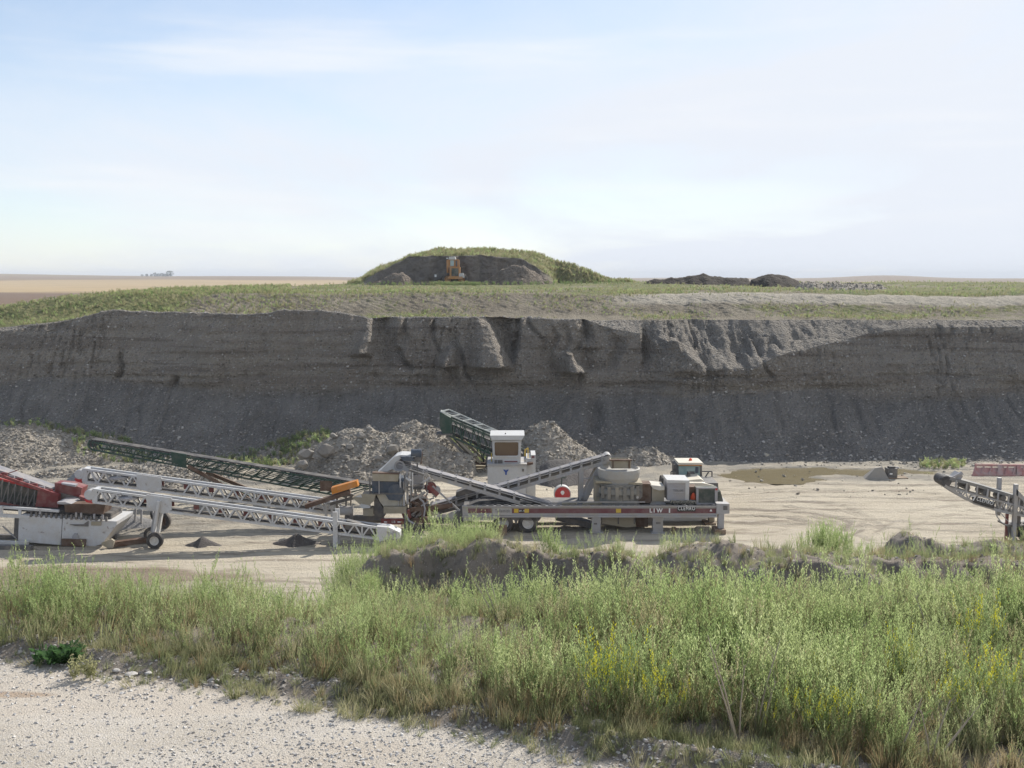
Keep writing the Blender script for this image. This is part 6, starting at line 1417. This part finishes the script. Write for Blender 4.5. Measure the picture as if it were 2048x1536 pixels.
TUFT = proto_coll('tufts', [pobj('tuft_%d' % i, tuft(50 + i), [(ML_grass, ML_hay, ML_grass, ML_dry)[i]]) for i in range(4)])
FLUF = proto_coll('clumps', [pobj('clump_%d' % i, fluffy(70 + i, 1.0), [(ML_grass, ML_pale, ML_hay, ML_leaf)[i % 4]]) for i in range(8)])
def uprights(n, lo, hi, tilt=.12):
    R = nrng.uniform(-tilt, tilt, (n, 3)); R[:, 2] = nrng.uniform(0, 6.28, n); s = nrng.uniform(lo, hi, n); return R, np.stack([s, s, s * nrng.uniform(.85, 1.15, n)], -1)
# the weed bed
n_ = 92000; yv = nrng.uniform(6.8, 14.5, n_); xv = nrng.uniform(-.78, 1.0, n_) * (yv + .5)
we = weed_edge(xv) + .18 * fbm(xv * 1.7, yv * 0, 4, 211); d_ = yv - we
far_e = np.where(xv < -3, 12.9, 13.1) + .5 * fbm(xv * .6, yv * 0, 3, 212)
dens = sstep(-.05, .25, d_) * sstep(far_e + .3, far_e - .5, yv) * (.62 + .38 * sstep(-.3, .2, fbm(xv * 1.1, yv * 1.1, 4, 213)))
dens *= 1 - .75 * sstep(3.2, 3.8, xv + .3 * fbm(yv, xv, 2, 5)) * sstep(11.6, 12.4, yv)
dens = dens * (.35 + .65 * sstep(-.28, .0, fbm(xv * 1.5 + 9, yv * 1.3, 4, 231)))
k = nrng.random(n_) < dens * .31; xw, yw = xv[k], yv[k]; dw = d_[k]
R, S = uprights(len(xw), .46, 1.14, .20); S *= ((.55 + .45 * sstep(0, .5, dw)) * (.84 + .16 * sstep(-3.5, -1, xw)))[:, None] * (1 + .55 * fbm(xw * .9, yw * .9, 4, 214))[:, None] * np.where(nrng.random(len(xw)) < .04, 1.35, 1.0)[:, None]
I = nrng.integers(0, 6, len(xw)); I = np.where(nrng.random(len(xw)) < .12 + .30 * sstep(.5, .0, dw) + .25 * sstep(.05, .3, fbm(xw * .7, yw * 1.2, 3, 219)), 6, I)
scatter('weeds', WEED, np.stack([xw, yw, bank_z(xw, yw) - .01], -1), R, S, I, 'dense bed of pale grey green seeding weeds')
R2, S2 = uprights(len(xw), .35, .95, .4); k = (nrng.random(len(xw)) < .45) & (dw > .1)
scatter('bed_grass', TUFT, np.stack([xw, yw, bank_z(xw, yw) - .01], -1)[k], R2[k], S2[k], nrng.choice([0, 0, 1, 2, 2, 3], len(xw))[k], 'light yellow green grass between the weeds')
# dry grass along its foot
n_ = 2000; xv = nrng.uniform(-6.4, 8.0, n_); yv = weed_edge(xv) + nrng.normal(.06, .16, n_)
k = nrng.random(n_) < (.15 + .55 * sstep(-3, 1, xv)) * sstep(-.3, .2, fbm(xv * 1.6, yv * 0, 3, 218)); xv, yv = xv[k], yv[k]; R, S = uprights(len(xv), .25, .72, .4)
scatter('dry_grass', TUFT, np.stack([xv, yv, bank_z(xv, yv) - .01], -1), R, S, nrng.choice([1, 3, 3, 0], len(xv)), 'dry brown grass along the foot of the weed bed')
n_ = 6000; xv = nrng.uniform(-5.6, 3.4, n_); yv = road_edge(xv) + nrng.uniform(-.12, .75, n_); k = nrng.random(n_) < .3 + .7 * sstep(-.1, .3, fbm(xv * 1.3, yv * 2.0, 4, 232)); xv, yv = xv[k], yv[k]; R, S, I = rnd_rs(len(xv), .012, .10, 4.0)
scatter('verge_stones', RC_dark, np.stack([xv, yv, bank_z(xv, yv) + .003], -1), R, S, I, 'grey clods and stones along the road verge')
# low green scraps on the verge
n_ = 4200; xv = nrng.uniform(-5.2, 3.0, n_); yv = road_edge(xv) + nrng.uniform(-.25, .75, n_)
k = nrng.random(n_) < sstep(.0, .35, fbm(xv * 1.0, yv * 1.2, 3, 215)) * .9 + .08; xv, yv = xv[k], yv[k]; R, S = uprights(len(xv), .12, .48, .6)
scatter('verge_grass', TUFT, np.stack([xv, yv, bank_z(xv, yv) - .005], -1), R, S, nrng.choice([0, 2, 1], len(xv)), 'low scraps of grass on the road verge')
# scattered plants over the dirt berm behind
n_ = 17000; yv = nrng.uniform(12.8, 26, n_); xv = nrng.uniform(-.15, .92, n_) * (yv + 1)
bz = bank_z(xv, yv); slope_ = np.abs(bank_z(xv, yv + .15) - bz) / .15
dens = sstep(-.1, .3, fbm(xv * .6, yv * .5, 4, 216)) * sstep(2.4, .5, slope_) * sstep(-3.5, -2, xv) * np.where(yv < 17, .8, .55)
k = nrng.random(n_) < dens * .9; xv, yv, bz = xv[k], yv[k], bz[k]; R, S = uprights(len(xv), .45, 1.0, .2)
I = nrng.integers(0, 7, len(xv)); scatter('berm_weeds', WEED, np.stack([xv, yv, bz - .01], -1), R, S, I, 'thin weeds scattered over the dirt berm')
n_ = 13000; yv = nrng.uniform(13, 26, n_); xv = nrng.uniform(-.12, .92, n_) * (yv + 1); bz = bank_z(xv, yv)
k = nrng.random(n_) < .15 + .7 * sstep(-.1, .25, fbm(xv * .5 + 4, yv * .5, 4, 217)); xv, yv, bz = xv[k], yv[k], bz[k]; R, S = uprights(len(xv), .25, .8, .3)
scatter('berm_grass', TUFT, np.stack([xv, yv, bz - .01], -1), R, S, nrng.choice([0, 1, 2, 3], len(xv), p=[.4, .2, .3, .1]), 'short green and dry grass on the dirt berm')
n_ = 9000; yv = nrng.uniform(12, 26, n_); xv = nrng.uniform(-.16, .62, n_) * (yv + 1); R, S, I = rnd_rs(n_, .015, .13, 4.0)
scatter('clods', RC_dark, np.stack([xv, yv, bank_z(xv, yv) + .004], -1), R, S, I, 'clods and small stones on the dirt berm')
# tall weeds on the left end of the berm
n_ = 900; px_ = nrng.uniform(655, 990, n_); Y_ = nrng.uniform(20.2, 22.6, n_); xv = (px_ - 1024) / FPX * Y_
bz = bank_z(xv, Y_); topz = np.array([at(p, np.interp(p, [655, 690, 760, 850, 930, 985, 1000], [1140, 1112, 1085, 1062, 1047, 1052, 1075]), 21.2).z for p in px_])
hgt = np.clip(topz - bz, .25, 1.25); k = nrng.random(n_) < .75
R, S = uprights(n_, 1, 1.2, .2); S = S * (hgt / .52 * nrng.uniform(.6, 1.0, n_))[:, None]; S[:, :2] *= .75
scatter('berm_tall_weeds', WEED, np.stack([xv, Y_, bz - .02], -1)[k], R[k], S[k], nrng.integers(0, 6, n_)[k], 'tall bright green weeds on the left end of the dirt berm')
# left flank of the bank
n_ = 1600; yv = nrng.uniform(12.6, 20, n_); xv = -2.0 - nrng.random(n_) ** 2 * 1.9 - .11 * (yv - 15); bz = bank_z(xv, yv); R, S = uprights(n_, .6, 1.1, .2)
scatter('flank_weeds', WEED, np.stack([xv, yv, bz - .01], -1), R, S, nrng.integers(0, 7, n_), 'weeds running down the left flank of the berm')
# growth on the bench, the mound and the pit floor
def bench_scatter(name, n_, ylo, yhi, xlo, xhi, slo, shi, lab, seed, coll=FLUF, pw=1.0, thr=(-.2, .25), gate=None):
    yv = ylo + (yhi - ylo) * nrng.random(n_) ** pw; xv = nrng.uniform(xlo, xhi, n_) * yv
    d = sstep(*thr, fbm(xv * .16, yv * .3, 4, seed))
    if gate is not None: d = d * gate(xv, yv)
    k = nrng.random(n_) < d; xv, yv = xv[k], yv[k]; R, S = uprights(len(xv), slo, shi, .25)
    return scatter(name, coll, np.stack([xv, yv, bench_z(xv, yv) - .03], -1), R, S, nrng.choice([0, 1, 2, 2, 4, 5, 6, 6, 3], len(xv)), lab)
bench_scatter('bench_weeds', 30000, 90.6, 106, -.64, .68, .08, .30, 'low weeds and grass over the bench above the wall', 221, gate=lambda x, y: np.clip(.75 + .5 * sstep(97, 100, y) + .5 * sstep(94, 92, y) + sstep(-24, -30, x), 0, 1) * (1 - .85 * sstep(96, 97.4, y) * sstep(101, 100, y) * sstep(9, 15, x)))
bench_scatter('plateau_weeds', 12500, 101, 190, -.64, .68, .12, .38, 'taller weeds on the plateau out to the skyline', 222, pw=1.4, thr=(-.3, .25), gate=lambda x, y: 1 - .8 * sstep(.16, .13, np.abs(x / y + .03)) * sstep(122, 130, y))
bench_scatter('left_brow_weeds', 7000, 92, 125, -.60, -.20, .14, .42, 'yellow green weeds on the left brow of the bench', 223, thr=(-.6, -.1))
# mound grass
MXx, MYy, MZz, MT, MS_ = MOUND
ri = nrng.integers(0, MXx.shape[0], 16000); cj = nrng.integers(0, MXx.shape[1], 16000)
keep = (MS_[ri, cj] < .3) & (MT[ri] > .9) & (MT[ri] < 3.3) & (MZz[ri, cj] > 12.6); P = np.stack([MXx[ri, cj], MYy[ri, cj], MZz[ri, cj] - .05], -1)[keep]
R, S = uprights(len(P), .12, .5, .4); S *= (1 + .6 * fbm(P[:, 0] * .3, P[:, 1] * .3, 3, 241))[:, None]; scatter('mound_grass', FLUF, P, R, S, nrng.choice([1, 2, 2, 6, 6, 4], len(P)), 'rough dry grass over the mound')
n_ = 600; px_ = np.concatenate([nrng.uniform(860, 960, 350), nrng.uniform(690, 1250, 250)]); Y_ = nrng.uniform(140, 146, n_); xv = (px_ - 1024) / FPX * Y_; R, S = uprights(n_, .25, .6, .2)
scatter('mound_foot_weeds', FLUF, np.stack([xv, Y_, bench_z(xv, Y_)], -1), R, S, nrng.choice([0, 3, 4, 7], n_), 'green weeds in front of the dark mound face')
def floor_weeds(name, boxes, lab, z=None, s=(.2, .6)):
    P = []
    for x0, x1, y0, y1, n in boxes:
        for _ in range(n): g = ground(rnd.uniform(x0, x1), rnd.uniform(y0, y1)); P.append((g.x, g.y))
    P = np.array(P); zz_ = floor_z(P[:, 0], P[:, 1])
    for o, XX, YY, ZZ, base in HEAPS:
        i = np.clip(((P[:, 0] - XX[0, 0]) / (XX[0, 1] - XX[0, 0])).round().astype(int), -1, XX.shape[1]); j = np.clip(((P[:, 1] - YY[0, 0]) / (YY[1, 0] - YY[0, 0])).round().astype(int), -1, XX.shape[0])
        ins = (i >= 0) & (i < XX.shape[1]) & (j >= 0) & (j < XX.shape[0]); zz_[ins] = np.maximum(zz_[ins], ZZ[j[ins], i[ins]])
    R, S = uprights(len(P), *s, .25); return scatter(name, FLUF, np.column_stack([P, zz_ - .03]), R, S, nrng.choice([0, 1, 2, 3, 4, 5], len(P)), lab)
floor_weeds('floor_weeds', ((150, 420, 903, 930, 420), (0, 160, 905, 918, 120), (430, 600, 900, 935, 420), (560, 660, 905, 925, 260), (900, 970, 912, 932, 130), (1840, 1930, 927, 938, 110), (80, 240, 885, 905, 60)), 'patchy yellow green weeds on the far pit floor')

# single plants one can point at
def merged(name, label, cat, plants, mats, grp=None):
    """plants: list of (Plant, (x, y, z), scale, rot)"""
    V, F, M_, n0 = [], [], [], 0
    L0 = Vector(plants[0][1])
    for P, loc, s_, rz in plants:
        c_, sn = math.cos(rz), math.sin(rz)
        V += [((v[0] * c_ - v[1] * sn) * s_ + loc[0] - L0.x, (v[0] * sn + v[1] * c_) * s_ + loc[1] - L0.y, v[2] * s_ + loc[2] - L0.z) for v in P.v]
        F += [tuple(i + n0 for i in f) for f in P.f]; M_ += P.m; n0 = len(V)
    o = proto(name, V, F, mats, M_); col.objects.link(o); o.location = L0; return tag(o, label, cat, grp)
WP = [weed(90 + i, .5, 9) for i in range(4)]
def bushy(px, Y, w, h, n, label, mats=WM, name='weed_bush', P_=None, zoff=0.0, grp=None):
    x0 = (px - 1024) / FPX * Y; pl = []
    for i in range(n):
        a, q = rnd.uniform(0, 6.283), math.sqrt(rnd.random()) * w / 2; x, y = x0 + q * math.cos(a), Y + q * math.sin(a) * .7
        pl.append((rnd.choice(P_ or WP), (x, y, float(bank_z(np.array([x]), np.array([y]))[0]) - .02 + zoff), h / .58 * rnd.uniform(.65, 1.0) * (1 - .35 * (2 * q / w) ** 2), rnd.uniform(0, 6.28)))
    return merged(name, label, 'plant', pl, mats, grp)
bushy(1662, 23.0, 1.25, 1.3, 70, 'biggest grey green bushy weed standing on the berm against the pale pit floor')
bushy(1105, 21.2, .62, .95, 34, 'narrow tall weed on the berm below the trailer wheels')
bushy(1748, 22.8, .8, .7, 26, 'low loose weed right of the biggest bushy weed on the berm')
bushy(1590, 23.4, .7, .45, 16, 'low pale weed left of the biggest bushy weed on the berm')
bushy(1345, 21.3, .7, .55, 22, 'leafy weed on the berm below the right trailer leg')
bushy(1270, 21.0, .9, .42, 20, 'low weed on the berm left of the right trailer leg')
def at_bank(px, py): g = ground(px, py, 9.8); return g.x, g.y
DEEP = [tuft(120 + i, 40, .3, .12) for i in range(2)]
def broad(seed):
    P = Plant(seed); r = P.r
    for i in range(60): a = r.uniform(0, 6.283); p = Vector((math.cos(a) * r.uniform(0, .12), math.sin(a) * r.uniform(0, .12), r.uniform(0, .12))); P.leaf(p, Vector((math.cos(a), math.sin(a), r.uniform(.1, 1.2))), r.uniform(.06, .13), .05, 0)
    return P
x, y = at_bank(110, 1322); z = float(bank_z(np.array([x]), np.array([y]))[0])
merged('leafy_weed', 'dark green broad leaved weed at the left road edge', 'plant', [(broad(131 + i), (x + rnd.uniform(-.16, .16), y + rnd.uniform(-.05, .1), z), rnd.uniform(.6, .95), rnd.uniform(0, 6)) for i in range(6)], [ML_deep])
x, y = at_bank(165, 1352); z = float(bank_z(np.array([x]), np.array([y]))[0])
merged('pale_shrub', 'small pale yellowish shrub right of the dark green weed at the road edge', 'plant', [(fluffy(141 + i, .28), (x + rnd.uniform(-.12, .12), y + rnd.uniform(-.06, .06), z - .01), rnd.uniform(.55, .85), rnd.uniform(0, 6)) for i in range(6)], [ML_hay])
# yellow flowering ones
WY = [weed(150 + i, .5, 9, True) for i in range(3)]
MY_ = [ML_stem, ML_leaf, ML_leaf, ML_yel, ML_dry]
for i, (px, py, s_, lab) in enumerate(((1230, 1445, 1.05, 'largest yellow flowering weed in the middle of the weed bed'), (1275, 1450, .85, 'yellow flowering weed just right of the largest one'), (1330, 1470, .7, 'lower yellow flowering weed behind the left dead stalks'), (1205, 1430, .7, 'yellow flowering weed just left of the largest one'),
        (1590, 1500, .6, 'yellow flowering weed low at the foot of the bed right of the dead stalks'), (1690, 1500, .65, 'yellow flowering weed left of the leaning pale stick'), (1990, 1470, .95, 'tall yellow flowering weed at the right edge'), (1930, 1480, .8, 'yellow flowering weed right of the leaning pale stick'), (1800, 1400, .75, 'yellow flowering weed deep in the bed above the leaning pale stick'), (1640, 1420, .6, 'short yellow flowering weed above the dead stalks'), (1965, 1330, .9, 'yellow flowering weed high up by the right hand dirt mound'))):
    x, y = at_bank(px, py); pl = []
    for k in range(9): xx, yy = x + rnd.uniform(-.2, .2), y + rnd.uniform(-.12, .16); pl.append((WY[k % 3], (xx, yy, float(bank_z(np.array([xx]), np.array([yy]))[0]) - .01), s_ * 1.3 * rnd.uniform(.75, 1.15), rnd.uniform(0, 6)))
    merged('flowering_weed', lab, 'plant', pl, MY_, 'yellow flowering weeds')
# bare dead stalks
def stalks(label, px, py, tips, grp='bare dead stalks in front of the weed bed'):
    x, y = at_bank(px, py); z = float(bank_z(np.array([x]), np.array([y]))[0]) - .02; mb = MB()
    for tx, ty, dy_ in tips:
        e = at(tx, ty, y + dy_); m_ = (Vector((x, y, z)) + e) / 2 + Vector((rnd.uniform(-.02, .02), 0, rnd.uniform(-.02, .02)))
        mb.tube((x, y, z), m_, .008, 5, .0065).tube(m_, e, .0065, 5, .003)
        for k in range(3):
            t = rnd.uniform(.45, .95); p = lerp(m_, e, t); mb.tube(p, p + Vector((rnd.uniform(-.10, .10), rnd.uniform(-.05, .05), rnd.uniform(.05, .13))), .0025, 4, .001)
    o = mb.build('dead_stalk', ML_dead, None, loc=(x, y, z)); tag(o, label, 'plant', grp)
stalks('forked dead stalk with thin bare branches in front of the weed bed', 1478, 1504, ((1415, 1270, .05), (1490, 1330, .05), (1425, 1325, -.05), (1450, 1400, .1)))
stalks('leaning dead stalk just right of the forked one', 1510, 1484, ((1552, 1362, .0), (1516, 1395, .05), (1560, 1280, .1)))
stalks('long leaning pale stick at the lower right', 1785, 1539, ((1844, 1395, .0),))
stalks('spiky brown dead stalks at the lower right corner', 1860, 1544, ((1935, 1440, .1), (1900, 1400, .05), (1842, 1420, .0), (1960, 1410, .2)))
stalks('dead stalk with a curved top by the right hand dirt mound', 1885, 1330, ((1830, 1190, .3), (1878, 1245, .1), (1890, 1225, .2)))
stalks('pale dead twigs in front of the dark dirt berm', 1000, 1250, ((930, 1128, .4), (975, 1135, .3), (960, 1150, .2)))

ML_far = leaf_mat('far_tree_leaf', (.015, .035, .015), (.025, .05, .02), None, .1)
# distant trees on the field edge
def far_tree(px, h, seed, label):
    Y = 2450.0; x = (px - 1024) / FPX * Y; i = np.argmin(np.abs(yr - Y)); j = np.argmin(np.abs(XF[i] - x)); z = float(ZF[i, j]) - .5
    t = thing('distant_tree', label, 'tree', (x, Y, z), 'distant trees on the field edge'); r = random.Random(seed)
    MB().tube((x, Y, z), (x, Y, z + h * .45), .35, 6, .2).build('trunk', M_brown, t)
    mb = MB()
    for k in range(120):
        a, q, w = r.uniform(0, 6.283), r.random() ** .5 * h * .62, r.uniform(.16, .30) * h; zc = z + h * r.uniform(.08, .95); c = Vector((x + math.cos(a) * q * (1.15 - abs((zc - z) / h - .5)), Y + math.sin(a) * q, zc))
        u, v = Vector((r.uniform(-1, 1), r.uniform(-1, 1), r.uniform(-1, 1))).normalized() * w / 2, Vector((r.uniform(-1, 1), r.uniform(-1, 1), r.uniform(-1, 1))).normalized() * w / 2
        mb.add([c - u, c + v, c + u, c - v], [(0, 1, 2, 3)])
    mb.build('crown', ML_far, t)
for i, (px, h) in enumerate(((288, 5), (297, 6), (306, 6), (314, 9), (321, 7), (328, 8), (335, 7), (343, 13))):
    far_tree(px, h, 700 + i, 'tallest distant tree at the right end of the row on the horizon' if i == 7 else 'lone low distant tree at the left end of the row on the horizon' if i == 0 else 'rounded taller distant tree in the middle of the row on the horizon' if i == 3 else 'small distant tree in the row on the left horizon')
# ------------------------------------------------------------------ haze over the far country
m = bpy.data.materials.new('haze_air'); m.use_nodes = True; nt = m.node_tree; nt.nodes.clear()
out = nt.nodes.new('ShaderNodeOutputMaterial'); pv = nt.nodes.new('ShaderNodeVolumePrincipled')
pv.inputs['Color'].default_value = (0.88, 0.93, 1.0, 1); pv.inputs['Density'].default_value = 0.0002; pv.inputs['Anisotropy'].default_value = 0.0
nt.links.new(pv.outputs[0], out.inputs['Volume'])
o = MB().box(-11000, 11000, -40, 9300, -12, 48).build('haze', m); tag(o, 'thin pale haze over the pit and the far fields', kind='stuff')
